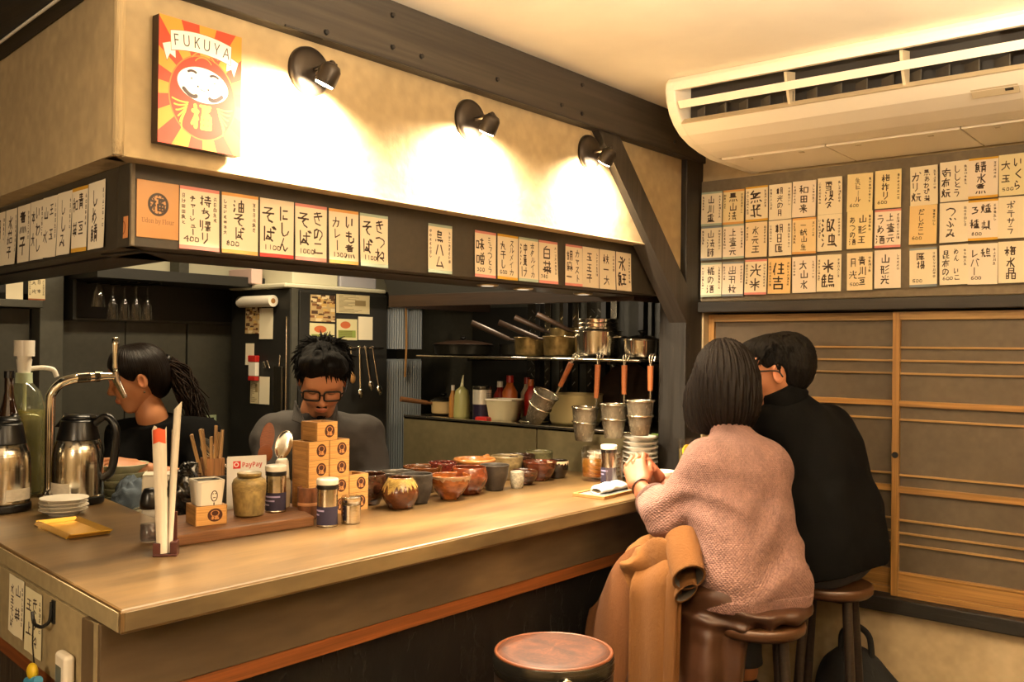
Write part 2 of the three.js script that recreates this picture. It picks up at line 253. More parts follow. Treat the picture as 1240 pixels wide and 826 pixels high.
// counter: timber slab in an L, apron below it, orange trim, dark cladding
{
  const a = [0.885, -1.675], l = wing(...a, 2.1), il = [l[0] + 0.5, l[1]], ic = [1.40, -2.4];
  struct('counter_slab', [prism([a, [3.238, -1.675], [3.223, -1.89], [3.085, -1.91], [3.085, -2.38], ic, il, l], 0.953, 1.0, 0.006)], M.counterTop);
  struct('trim_17', [bx(0.893, 3.236, 0.9585, 0.9945, -1.677, -1.674, 0.001)], M.slabEdge);
  { const e = [0.8845, -1.683], g = wing(...e, 2.09); struct('trim_18', [prism([[e[0] - 0.0015, e[1]], [e[0] + 0.001, e[1]], [g[0] + 0.001, g[1]], [g[0] - 0.0015, g[1]]], 0.9585, 0.9945)], M.apronPale); }
  const c = [0.889, -1.772], d = wing(...c, 2.0);
  struct('counter_apron_long', [bx(0.891, 3.23, 0.80, 0.955, -1.84, -1.763, 0.003)], M.apron);
  struct('counter_apron_wing', [prism([c, [c[0] + 0.06, c[1]], [d[0] + 0.06, d[1]], d], 0.785, 0.955)], M.apronPale);
  struct('trim_13', [bx(0.893, 3.23, 0.762, 0.80, -1.84, -1.766, 0.002)], M.trimWood);
  struct('trim_14', [prism([[c[0] + 0.004, c[1] - 0.004], [c[0] + 0.06, c[1]], [d[0] + 0.06, d[1]], [d[0] + 0.004, d[1]]], 0.748, 0.786)], M.trimWood);
  struct('counter_cladding', [bx(0.99, 3.235, 0, 0.762, -1.90, -1.80, 0.002)], M.slate);
  const back = struct('counter_wing_cladding', [prism([[c[0] + 0.03, c[1] - 0.03], [c[0] + 0.06, c[1]], [d[0] + 0.06, d[1]], [d[0] + 0.03, d[1]]], 0, 0.748)], M.kitchenDark);
  for (let k = 0; k < 44; k++) {                        // upright boards of the wing, each with its own edges
    const p = wing(c[0] + 0.012, c[1] - 0.01, k * 0.024), q = wing(c[0] + 0.012, c[1] - 0.01, k * 0.024 + 0.0225);
    struct('board', [prism([p, [p[0] + 0.02, p[1]], [q[0] + 0.02, q[1]], q], 0.02, 0.748)], M.boards, back);
  }
  struct('counter_worktop', [bx(1.46, 3.0, 0.87, 0.9, -2.66, -2.40, 0.003), prism([[1.46, -2.66], [1.75, -2.66], [1.83, -3.45], [1.56, -3.45]], 0.87, 0.899)], M.steelDark);
  struct('counter_inner_wall', [bx(1.44, 3.08, 0, 0.952, -2.37, -2.33, 0.002), prism([[1.385, -2.39], [1.43, -2.39], [1.54, -3.55], [1.50, -3.55]], 0, 0.952)], M.kitchenDark);
}
// ---------------------------------------------------------------- brush lettering: each character is a few strokes on a ten by ten grid, or is put together from simpler ones
const GLYPH = {
  き: '2271 2483 4166 2538 3879', の: '5347 4728 2823 2342 4273 7384 8486 8669', こ: '2272 2628 2848 4888', そ: '2171 7134 1484 6446 4658 5879', ば: '2129 4484 6267 6758 5838 3846 4679 7182 8192',
  に: '2129 4373 4648 4878', し: '3137 3749 4959 5978 7886', ん: '5128 2835 3545 4557 5758 5869 6987', つ: '1342 4273 7384 8486 8659', ね: '3139 1343 4328 2855 5573 7384 8487 8757 5778 7889', も: '4147 4758 5868 6887 8785 2262 2464',
  い: '2127 2738 3846 7276', さ: '2373 4167 3548 4868', け: '2129 4484 7176 7659', り: '3136 7176 7649', ち: '2373 4135 3564 6475 7586 8678 7859', と: '3145 7345 4536 3647 4788', う: '3161 2454 5474 7476 7659',
  わ: '3139 1343 4328 2844 4473 7385 8577 7759', あ: '2272 4147 6428 2825 2544 4474 7486 8659', び: '1343 4326 2648 4868 6875 7571 7194 8192', だ: '2262 4128 5474 5848 4888 7182 8192', ぶ: '4152 3445 4558 5849 1738 6678 8192', み: '2262 6237 3718 1826 2656 5688 7578',
  め: '3147 6228 2825 2544 4474 7486 8659', べ: '1643 4389 7182 8192', ど: '3145 7345 4536 3647 4788 8192', ら: '4152 3336 3665 6576 7668 6849', て: '2282 8254 5446 4657 5768', ぼ: '2129 4474 4676 6267 6758 5838 3846 4679', く: '7135 3579',
  チ: '6232 1484 5155 5539', ャ: '3448 1484 8466', ー: '5159', シ: '1223 1526 2857 5784', ュ: '2565 6568 1888', カ: '1474 7468 6859 4144 4419', レ: '3138 3885', ミ: '2252 2555 2868', ル: '3135 3518 6168 6895', ビ: '2128 2888 2575 7182',
  ト: '4149 4476', ス: '2272 7219 4679', メ: '7119 3367', イ: '7115 4449', ホ: '1484 5159 3628 6678', タ: '4117 3272 7229 3455', マ: '1373 7345 3458', ラ: '3161 2474 7459', サ: '1383 3136 7165 6549', テ: '2262 1484 5459', ハ: '3219 6289', ム: '4118 1878 6589', フ: '1373 7359', ポ: '1484 5159 3628 6678 8192', バ: '3219 6289 7182 8192', ガ: '1474 7468 6859 4144 4419 8192', リ: '2126 6167 6749',
  一: '1585', 丸: '1464 4129 6467 6789 3456', 干: '2272 1585 5259', 大: '1484 5147 4719 5489', 上: '5158 5474 1888', 山: '5157 2428 2888 8884', 川: '3137 3719 5158 8189', 王: '2282 2575 1888 5258', 玉: '2282 2575 1888 5258 6677', 子: '2272 7254 5459 1585', 水: '5159 2444 4428 8255 5589', 氷: '5159 3142 1444 4428 8255 5589',
  木: '1484 5159 5427 5487', 本: '1383 5159 5327 5387 3777', 米: '1585 5159 2334 8364 5527 5587', 田: '2228 2282 8288 2888 2585 5258', 日: '3139 3171 7179 3575 3979', 口: '2328 2383 8388 2888', 元: '3272 1585 4529 6568 6889', 出: '5159 2226 2686 8286 1719 1989 8987', 生: '3124 2474 2676 1989 5159',
  無: '3113 2383 1686 3336 5336 7336 2819 4849 6869 8899', 我: '4132 1484 3149 1838 6168 6899 8154 7182', 来: '2272 1585 3344 7364 5159 5528 5588', 雨: '1282 2428 2484 8488 5258 3445 6676', ヨ: '2272 7278 2575 2878', 又: '2272 7219 3689', 々: '3213 3262 6237 4466', 毎: '3122 2282 3338 1585 7278 3878 5356',
  里: '2125 2171 7175 2373 2575 5159 1989 2777', 灬: '2518 4548 6568 8598', 艹: '1585 3238 7278', 耳: '1282 3237 7279 3474 3676 1787', 主: '2272 2575 1888 5158', 月: '3139 3171 7179 3474 3676', 魚: '3113 3161 2327 2373 7377 2575 2777 5357 1829 4849 7899', 者: '2262 1484 4144 7127 3539 3575 7579 3777 3979',
  士: '1484 5158 2878', 豆: '1282 3474 3477 7477 3777 2989', 車: '2272 5159 2337 2373 7377 2575 2777 1888', 鳥: '4132 3236 3272 7274 3474 3676 3888 8889 1819 4849 6869', 广: '1282 5152 1219', 南: '1383 5135 1539 1585 8589 3747 5549', 犬: '1484 5119 5489 7182', 虫: '2226 2272 7276 2676 5158 1888 7799',
  开: '1282 1585 3239 7279', 彡: '7123 7426 7819', 酉: '1282 2429 2484 8489 2989 4247 6267 2676', 火: '5147 4719 5589 2336 8265', 重: '7122 1383 2527 2575 7577 2777 5159 2888 1999', 製: '1343 3135 1545 7176 8188 1787 5759 5719 5799', 禾: '6132 1484 5159 5427 5487', 盾: '7122 2219 3373 5346 4649 4676 7679 4979',
  羽: '1242 4249 1535 5282 8289 5575', 女: '1484 4127 2779 6449', 光: '5155 2233 8273 1585 4519 6568 6889', 亻: '6127 4349', 隹: '4114 2329 3282 3484 3686 3989 6169', 厚: '1282 1219 3373 3336 7336 3575 3676 7648 5869 2888', 扌: '5158 5848 2373 2756', 勿: '3213 2282 8278 4426 6438', 比: '2228 2848 2545 6268 6888 8365',
  布: '1383 5118 3539 3575 7578 5459', 奚: '3223 1585 5139 5589 3344', 礻: '4152 2373 7318 5459 5476', 畐: '1181 3272 3234 7234 3474 2529 2585 8589 2989 2787 5559', 寺: '2272 5154 1484 1686 6669 3748', 帚: '2272 7274 2373 2474 1686 3739 3777 7779 5559', 由: '2329 2383 8389 2989 2686 5159',
  未: '2272 1585 5159 5528 5588', 曽: '3142 7162 2326 2383 8386 2686 5356 3739 3777 7779 3979', 中: '2226 2282 8286 2686 5159', 貝: '3137 3171 7177 3373 3575 3777 4819 6889', 白: '5132 2329 2383 8389 2686 2989', 采: '7122 2333 5354 8273 1585 5159 5527 5587', 古: '1383 5155 3539 3575 7579 3979',
  瓜: '7122 2219 5257 5748 5469 7389', 支: '1383 5155 2575 7529 3589', 去: '2272 5155 1585 4528 2878 6689', 帀: '1282 2427 2474 7478 5159', 氵: '2132 1425 1937', 乍: '3114 2383 4349 4575 4777', 入: '5119 4489',
  0: '5232 3227 2738 3868 6877 7773 7352', 1: '5158', 3: '2262 6244 4475 7567 6728', 4: '6115 1585 6169', 5: '7232 3225 2565 6577 7768 6828', 6: '6133 3327 2738 3868 6876 7665 6525', 7: '2272 7248', 8: '5133 3365 6567 6758 5837 3735 3564 6463 6351',
};
const MADE = {
  油: '|氵由', 雪: '-雨ヨ', 漫: '|氵-日又', 梅: '|木毎', 黒: '-里灬', 茸: '-艹耳', 青: '-主月', 鯖: '|魚青', 煮: '-者灬', 喜: '-士豆', 朝: '|車月', 鷹: '+广鳥', 献: '|南犬', 激: '|氵|白又', 濁: '|氵虫', 形: '|开彡', 酒: '|氵酉', 燻: '|火重', 種: '|禾重', 楯: '|木盾', 桜: '|木女', 住: '|亻主',
  吉: '-士口', 鶴: '|隹鳥', 揚: '|扌-日勿', 昆: '-日比', 鶏: '|奚鳥', 晶: '-日|日日', 福: '|礻畐', 持: '|扌寺', 帰: '|リ帚', 味: '|口未', 噌: '|口曽', 沖: '|氵中', 漬: '|氵-主貝', 菜: '-艹采', 胡: '|古月', 麻: '+广|木木', 茄: '-艹|カ口', 枝: '|木支', 法: '|氵去', 師: '|日帀', 搾: '|扌乍', 和: '|禾口', 冷: '|亻本', 鮭: '|魚王', 豚: '|月女', 焼: '|火元',
};
function strokesOf(s) {
  let i = 0;
  const put = (st, x, y, w, h) => st.map((p) => p.map(([a, b]) => [x + a * w, y + b * h]));
  const next = () => {
    const c = s[i++];
    if (c === '|') { const a = next(), b = next(); return [...put(a, 0, 0.02, 0.42, 0.96), ...put(b, 0.36, 0, 0.64, 1)]; }
    if (c === '-') { const a = next(), b = next(); return [...put(a, 0.03, 0, 0.94, 0.5), ...put(b, 0, 0.42, 1, 0.58)]; }
    if (c === '+') { const a = next(), b = next(); return [...a, ...put(b, 0.16, 0.26, 0.84, 0.74)]; }
    if (MADE[c]) return strokesOf(MADE[c]);
    return (GLYPH[c] || '').split(' ').filter(Boolean).map((q) => { const r = []; for (let k = 0; k + 1 < q.length; k += 2) r.push([(+q[k] + 0.0) / 10, +q[k + 1] / 10]); return r; });
  };
  return next();
}
function glyph(ctx, c, x, y, s, lw, r) {
  ctx.lineCap = 'round'; ctx.lineJoin = 'round';
  const tilt = (r() - 0.5) * 0.12, sx = 0.92 + 0.16 * r();
  for (const p of strokesOf(c)) {
    ctx.lineWidth = lw * (0.75 + 0.6 * r()); ctx.beginPath();
    p.forEach(([a, b], k) => { const X = x + (a * sx + 0.02 * (r() - 0.5)) * s, Y = y + (b + a * tilt + 0.02 * (r() - 0.5)) * s; k ? ctx.lineTo(X, Y) : ctx.moveTo(X, Y); }); ctx.stroke();
  }
}
const COLS = 12, CW = 140, CH = 206, ROWS = 6;
const atlas = document.createElement('canvas'); atlas.width = COLS * CW; atlas.height = ROWS * CH;
const actx = atlas.getContext('2d');
actx.fillStyle = '#efe4cb'; actx.fillRect(0, 0, atlas.width, atlas.height);
const SMALL = [...'山川水木米田日生酒上元和魚王玉子本口中白青豆かしとのけりさいこ一大光'.replace('か', 'き')];
// cols: brush columns from the right; edge: colour of the strips at head and foot; notes: small columns of fine writing at the sides
function slipArt(cell, { paper = '#eee1c6', edge, cols, price, notes = 1, seed = 1, head = true, big = 1 }) {
  const x0 = (cell % COLS) * CW, y0 = Math.floor(cell / COLS) * CH, r = rng(seed * 977 + cell * 31 + 5), c = actx;
  c.save(); c.beginPath(); c.rect(x0, y0, CW, CH); c.clip();
  c.fillStyle = paper; c.fillRect(x0, y0, CW, CH);
  if (edge) { c.fillStyle = edge; if (head) c.fillRect(x0, y0, CW, 13); c.fillRect(x0, y0 + CH - 15, CW, 15); }
  c.strokeStyle = c.fillStyle = '#33241a';
  const n = cols.length, left = notes > 1 ? 26 : 8, right = CW - (notes ? 30 : 10), cw = (right - left) / n;
  cols.forEach((t, k) => {
    const ch = [...t], top = y0 + 22 + (k % 2) * 8, room = CH - 44 - (price && k === n - 1 ? 26 : 0) - (k % 2) * 8, s = Math.min(cw * 0.98, room / ch.length * 1.02, 84) * big, gap = room / ch.length, x = x0 + right - (k + 1) * cw + (cw - s) / 2;
    ch.forEach((g, j) => glyph(c, g, x + (r() - 0.5) * 4, top + j * gap, s, Math.max(2.8, s * 0.085), r));
  });
  if (price) [...price].forEach((g, k) => glyph(c, g, x0 + 14 + k * 17, y0 + CH - 46, 22, 2.4, r));
  const col = (x, k) => { for (let j = 0; j < k; j++) glyph(c, SMALL[Math.floor(r() * SMALL.length)], x0 + x, y0 + 26 + j * 17, 15, 1.5, r); };
  if (notes) col(CW - 24, 5 + Math.floor(r() * 4)); if (notes > 1) col(7, 5 + Math.floor(r() * 4));
  c.restore();
}
const atlasTex = new THREE.CanvasTexture(atlas); atlasTex.colorSpace = THREE.SRGBColorSpace; atlasTex.anisotropy = 8;
M.print = mat('#ffffff', 0.85, { map: atlasTex });
M.printGloss = mat('#ffffff', 0.3, { map: atlasTex });
function cellUV(g, cell, flip) { const u = g.attributes.uv, cx = cell % COLS, cy = Math.floor(cell / COLS); for (let i = 0; i < u.count; i++) u.setXY(i, (cx + 0.012 + 0.976 * u.getX(i)) / COLS, 1 - (cy + 0.012 + 0.976 * (1 - u.getY(i))) / ROWS); return g; }
function slipGeo(w, h, cell, curl, r) {                 // hangs by its upper edge; lower corners lift a little
  const a = (r() - 0.5) * curl, b = curl * (0.3 + 0.7 * r()), q = r() * 6;
  return cellUV(sheet((u, v) => [(u - 0.5) * w + (r.sk || 0) * (v - 0.5), (v - 1) * h, 0.0015 + b * (1 - v) ** 2 * (0.4 + 0.6 * Math.sin(u * 3 + q) ** 2) + a * (u - 0.5) * (1 - v) + 0.0006 * Math.sin(u * 9 + q)], 4, 5, 0.0004), cell);
}
function slip(label, pos, turn, w, h, cell, group, tilt = 0, curl = 0.004) {
  const o = obj('menu_slip', slipGeo(w, h, cell, curl, rng(cell * 13 + 3)), M.print); o.position.set(...pos); o.rotation.set(0, turn, tilt, 'YXZ'); return tag(o, label, 'menu slip', group);
}
const ORD = ['leftmost', 'second', 'third', 'fourth', 'fifth', 'sixth', 'seventh', 'eighth', 'ninth', 'tenth', 'eleventh', 'twelfth'];
const Y = '#d8a637', P = '#d8897f', G = '#a7b6a4', B = '#7d868c', O = '#dda35c', R = '#b8342c';
// the wall board and its three rows of slips
{
  const b = thing('menu_board', 'long grey wall board full of handwritten slips above the sliding windows', 'menu board', [3.237, 1.6775, -0.9]);
  obj('backing', [plate([[-0.845, 0.002], [0.6, 0.002], [0.6, 0.464], [-0.845, 0.459]], -0.012, 0).rotateY(-Math.PI / 2).translate(-0.012, 0, 0)], M.boardGrey, b);
  obj('edge_strip', [bx(-0.017, -0.001, 0, 0.455, -0.853, -0.846, 0.001)], M.aluminium, b);
  const zs = [-1.738, -1.648, -1.557, -1.466, -1.376, -1.285, -1.18, -1.087, -0.974, -0.881, -0.795, -0.708];
  const rows = [
    [[['山川重'], G], [['黒山法'], O, '#ecd9a8'], [['無我'], Y], [['朝光の月']], [['和田来']], [['雪漫々'], '', '', 1], [['生ビール'], '', '#ecd8a2'], [['梅搾り'], '', '#ecd8a2'], [['黒あわび茸', 'ガリ焼'], ''], [['ししとう', '南布焼'], ''], [['鯖水煮'], Y], [['いくら', '大玉'], '', '#e9dcae']],
    [[['山法師'], B], [['上喜元'], G], [['水元王'], '', '#ecd7b0'], [['朝日鷹']], [['一献山生'], O, '#ecd2a0'], [['激濁'], '', '', 1], [['山形王', 'あつの酒'], '', '#ecd8a2'], [['上喜元', 'うめ酒'], P], [['だしだこ'], '', '#e6c78c'], [['つぶみ']], [['燻製', '3種'], Y], [['ポテサラ']]],
    [[['楯の酒'], G], [['出羽桜'], B], [['光米'], P], [['住吉'], '', '#ecc98c'], [['大山水']], [['米鶴']], [['青川豆', '月光'], '', '#ecd8b0'], [['山形光']], [['厚揚げ'], B], [['めんたいこ', '昆布の'], ''], [['鶏', 'レバー'], ''], [['梅水晶']]],
  ];
  const price = [['', '', '', '', '', '', '600', '600', '', '', '', '500'], ['', '', '', '', '', '', '', '', '600', '', '800', ''], ['', '', '', '', '', '', '500', '', '500', '600', '600', '']];
  const colour = { [Y]: 'yellow-edged', [P]: 'pink-edged', [G]: 'green-edged', [B]: 'blue-grey-edged', [O]: 'orange-edged' };
  rows.forEach((row, j) => row.forEach(([cols, edge, paper], k) => {
    const cell = j * COLS + k, r = rng(cell + 71);
    slipArt(cell, { cols, edge, paper: paper || ['#efe3c8', '#f0e2cd', '#ecdfc0'][cell % 3], price: price[j][k], notes: k < 6 ? 2 : 1, seed: 3 });
    const top = [2.091, 1.961, 1.823][j] + 0.018 * (zs[k] + 1.74) + (r() - 0.5) * 0.004;
    slip(`${colour[edge] || (paper ? 'yellowish' : 'plain cream')} menu slip, ${ORD[k]}${k ? ' from the left' : ''} in the ${['top', 'middle', 'bottom'][j]} row of the wall board`, [3.2135, top, zs[k] + 0.0435], -Math.PI / 2, 0.086, 0.128, cell, 'slips on the wall board', (r() - 0.5) * 0.03);
  }));
}
// the slips along the band over the counter
{
  const L = [[1.133, ['持ち帰り', 'チャーシュー'], P, '400', 2], [1.235, ['油そば'], O, '800', 2], [1.335, ['にしん', 'そば'], R, '1100', 0], [1.434, ['きのこ', 'そば'], P, '1000', 0], [1.535, ['いも煮', 'カレー'], O, '1300', 0], [1.636, ['きつね', 'そば'], G, '1100', 0], [1.881, ['鳥ハム'], G, '', 2], [2.072, ['ミラっとう'.replace('っ', 'つ'), '味噌'], P, '300', 0],
    [2.174, ['スルメイカ', '丸干し'], Y, '500', 0], [2.274, ['ホタルイカ', '沖漬け'], G, '', 0], [2.374, ['白菜'], P, '380', 1], [2.513, ['カマスト', '胡麻一'], P, '', 0], [2.61, ['玉王子'], '', '', 1], [2.71, ['枝一大'], '', '', 1], [2.812, ['氷餅'.replace('餅', '鮭')], '', '', 1]];
  const what = ['pink-footed slip in two long columns, first right of the orange crest card', 'slip with pale orange foot, second right of the orange crest card', 'red-footed slip on the grey band over the bearded cook', 'pink-footed slip between the red-footed and the orange-footed slips on the band', 'orange-footed slip just left of the last slip before the long band gap', 'slip with pale green foot, last before the long gap in the band', 'lone slip with green foot between two gaps of the grey band',
    'pink-footed slip, first of the four slips after the lone slip', 'bright yellow-footed slip, second of four after the lone slip on the band', 'green-footed slip, third of four after the lone slip on the band', 'slip with brush numerals and pink foot, fourth after the lone slip', 'pink-footed slip, first of the last four on the band by the brace', 'cream slip, second of the last four on the band by the brace', 'cream slip, third of the last four on the band by the brace', 'cream slip nearest the diagonal brace at the band end'];
  L.forEach(([x, cols, edge, price, notes], k) => { const cell = 36 + k; slipArt(cell, { cols, edge, price, notes, seed: 9, paper: '#eedfc2', head: k !== 2 }); slip(what[k], [x, 1.836, ZB + 0.001], 0, 0.095, 0.135, cell, 'slips on the band over the counter', (rng(k)() - 0.5) * 0.02, 0.006); });
  const Wg = [['しめ鯖'], ['青豆', '和菜'], ['しじみ'.replace('じ', 'し')], ['王玉', '山水'], ['いわし', '本大'], ['煮子'], ['水茄子'], ['胡瓜']];
  const s0 = [0.194, 0.298, 0.399, 0.502, 0.603, 0.708, 0.817, 0.925];
  Wg.forEach((cols, k) => {
    const cell = 51 + k, p = wing(0.981, ZB, s0[k]); slipArt(cell, { cols, edge: k === 1 ? Y : '', notes: 1, seed: 21, paper: '#efe4cc' });
    slip(`${k === 1 ? 'yellow-edged' : 'cream'} slip on the wing band, ${k ? ORD[k] + ' back from' : 'nearest'} the crest card corner`, [p[0] - 0.001, 1.852, p[1]], -Math.PI / 2 + AZ, 0.102, 0.148, cell, 'slips on the wing band', (rng(k + 50)() - 0.5) * 0.04, 0.006);
  });
  // crest card and the small tag round the corner
  const art = (cell, fn) => { actx.save(); actx.translate((cell % COLS) * CW, Math.floor(cell / COLS) * CH); actx.beginPath(); actx.rect(0, 0, CW, CH); actx.clip(); fn(actx); actx.restore(); };
  art(59, (c) => {
    c.fillStyle = '#b5804c'; c.fillRect(0, 0, CW, CH); c.fillStyle = '#c18e58'; c.fillRect(4, 4, CW - 8, CH - 8);
    c.strokeStyle = '#2c1b10'; c.lineWidth = 8; c.beginPath(); c.ellipse(70, 84, 29, 36, 0, 0, 7); c.stroke();
    const r = rng(4); glyph(c, '福', 46, 58, 50, 5, r); c.lineWidth = 3; for (let k = 0; k < 12; k++) { const a = k * 0.52; c.beginPath(); c.moveTo(70 + 22 * Math.cos(a), 84 + 28 * Math.sin(a)); c.lineTo(70 + 29 * Math.cos(a), 84 + 36 * Math.sin(a)); c.stroke(); }
    c.fillStyle = '#6d4526'; c.font = '21px serif'; c.textAlign = 'center'; c.fillText('Udon by Flour', 70, 150, 104);
  });
  art(60, (c) => { c.fillStyle = '#cf8a52'; c.fillRect(0, 0, CW, CH); c.strokeStyle = '#8f4a26'; c.lineWidth = 12; c.beginPath(); c.ellipse(70, 103, 32, 58, 0, 0, 7); c.stroke(); });
  tag(obj('crest_card', cellUV(bx(-0.0475, 0.0475, -0.119, 0, 0, 0.003, 0.0008), 59), M.printGloss), 'orange card with a round black crest at the band corner', 'card').position.set(1.036, 1.836, ZB);
  const cc = scene.children[scene.children.length - 1]; { const u = cc.geometry.attributes.uv, p = cc.geometry.attributes.position; for (let i = 0; i < u.count; i++) u.setXY(i, (59 % COLS + 0.02 + 0.96 * (p.getX(i) / 0.095 + 0.5)) / COLS, 1 - (Math.floor(59 / COLS) + 0.02 + 0.96 * (-p.getY(i) / 0.119)) / ROWS); }
  const tp = wing(0.981, ZB, 0.042), tg = obj('corner_tag', slipGeo(0.05, 0.045, 60, 0.001, rng(8)), M.print); tg.position.set(tp[0] - 0.001, 1.76, tp[1]); tg.rotation.y = -Math.PI / 2 + AZ; tag(tg, 'small orange tag with an oval mark just round the band corner', 'tag');
  // two long slips and more paper on the wing front and in the kitchen
  slipArt(61, { cols: ['山菜', '水玉そば'], notes: 1, paper: '#ece3c4', seed: 33 }); slipArt(62, { cols: ['きつね', '王上'], notes: 1, paper: '#e6ddb6', seed: 34 });
  for (const [cell, s, y, w, h, l] of [[61, 0.497, 0.953, 0.112, 0.132, 'whiter handwritten slip on the counter wing, farther from the hook'], [62, 0.374, 0.947, 0.112, 0.142, 'yellowish handwritten slip on the counter wing beside the black hook']]) { const p = wing(0.889, -1.772, s); slip(l, [p[0] - 0.0015, y, p[1]], -Math.PI / 2 + AZ, w, h, cell, 'slips on the counter wing'); }
  art(63, (c) => { c.fillStyle = '#e9dfc2'; c.fillRect(0, 0, CW, CH); });
  slipArt(64, { cols: ['日本', '大光'], notes: 2, paper: '#e2d4ae', edge: '#9a5a36', seed: 41 });
  art(65, (c) => { c.fillStyle = '#b79c6c'; c.fillRect(0, 0, CW, CH); const r = rng(5); for (let k = 0; k < 70; k++) { c.fillStyle = ['#4d3420', '#d9c69a', '#7d5230', '#c9a45e'][k % 4]; c.fillRect(r() * CW, r() * CH, 12 + r() * 26, 8 + r() * 18); } });
  art(66, (c) => { c.fillStyle = '#cdbf96'; c.fillRect(0, 0, CW, CH); c.strokeStyle = '#5f523a'; c.lineWidth = 3; const r = rng(6); for (let k = 0; k < 18; k++) { c.beginPath(); c.moveTo(12, 12 + k * 10.5); c.lineTo(30 + r() * 96, 12 + k * 10.5); c.stroke(); } c.fillStyle = '#8d7b55'; c.fillRect(78, 60, 44, 60); });
  art(67, (c) => { c.fillStyle = '#d8cfa0'; c.fillRect(0, 0, CW, CH); c.fillStyle = '#8fa04c'; c.fillRect(12, 110, 116, 70); c.fillStyle = '#c86a3c'; c.beginPath(); c.arc(60, 60, 34, 0, 7); c.fill(); c.fillStyle = '#6d5a3a'; for (let k = 0; k < 5; k++) c.fillRect(16, 118 + k * 12, 90, 4); });
  art(68, (c) => { c.fillStyle = '#efeae0'; c.fillRect(0, 0, CW, CH); c.fillStyle = '#d9322a'; c.fillRect(22, 20, 26, 26); c.strokeStyle = '#f6efe6'; c.lineWidth = 4; c.beginPath(); c.arc(33, 32, 7, 0, 7); c.stroke(); c.fillStyle = '#c8574a'; c.font = 'bold 23px sans-serif'; c.fillText('PayPay', 52, 42, 72); });
  art(69, (c) => { c.fillStyle = '#d9a763'; c.fillRect(0, 0, CW, CH); const r = rng(9); c.strokeStyle = 'rgba(160,104,48,0.5)'; for (let k = 0; k < 26; k++) { c.lineWidth = 1 + r() * 2; c.beginPath(); const y = r() * CH; c.moveTo(0, y); c.bezierCurveTo(40, y + 6, 90, y - 6, CW, y + 3); c.stroke(); }
    c.fillStyle = '#4a2413'; c.beginPath(); c.ellipse(86, 103, 34, 70, 0, 0, 7); c.fill(); c.strokeStyle = '#c98f52'; c.lineWidth = 5; c.beginPath(); c.ellipse(86, 84, 18, 30, 0, 0, 7); c.stroke(); glyph(c, '福', 68, 112, 40, 5, r); });
  art(70, (c) => { c.fillStyle = '#efe5d2'; c.fillRect(0, 0, CW, CH); c.strokeStyle = c.fillStyle = '#3a2a20'; c.lineWidth = 6; c.beginPath(); c.ellipse(88, 92, 20, 34, 0, 0, 7); c.stroke(); c.fillRect(76, 74, 9, 5); c.fillRect(92, 74, 9, 5); c.fillRect(80, 100, 18, 5); c.fillRect(84, 134, 8, 26); });
  art(71, (c) => { c.fillStyle = '#c9c4b6'; c.fillRect(0, 0, CW, CH); c.fillStyle = '#2a2338'; c.fillRect(0, 104, CW, 102); c.fillStyle = '#b9b2a2'; c.font = 'bold 20px sans-serif'; c.fillStyle = '#57505a'; for (let k = 0; k < 6; k++) c.fillRect(20, 34 + k * 9, 44 + 16 * ((k * 7) % 3), 3); c.fillStyle = '#9d93b8'; for (let k = 0; k < 3; k++) c.fillRect(24, 122 + k * 20, 84 - 12 * k, 8); });
}
atlasTex.needsUpdate = true;
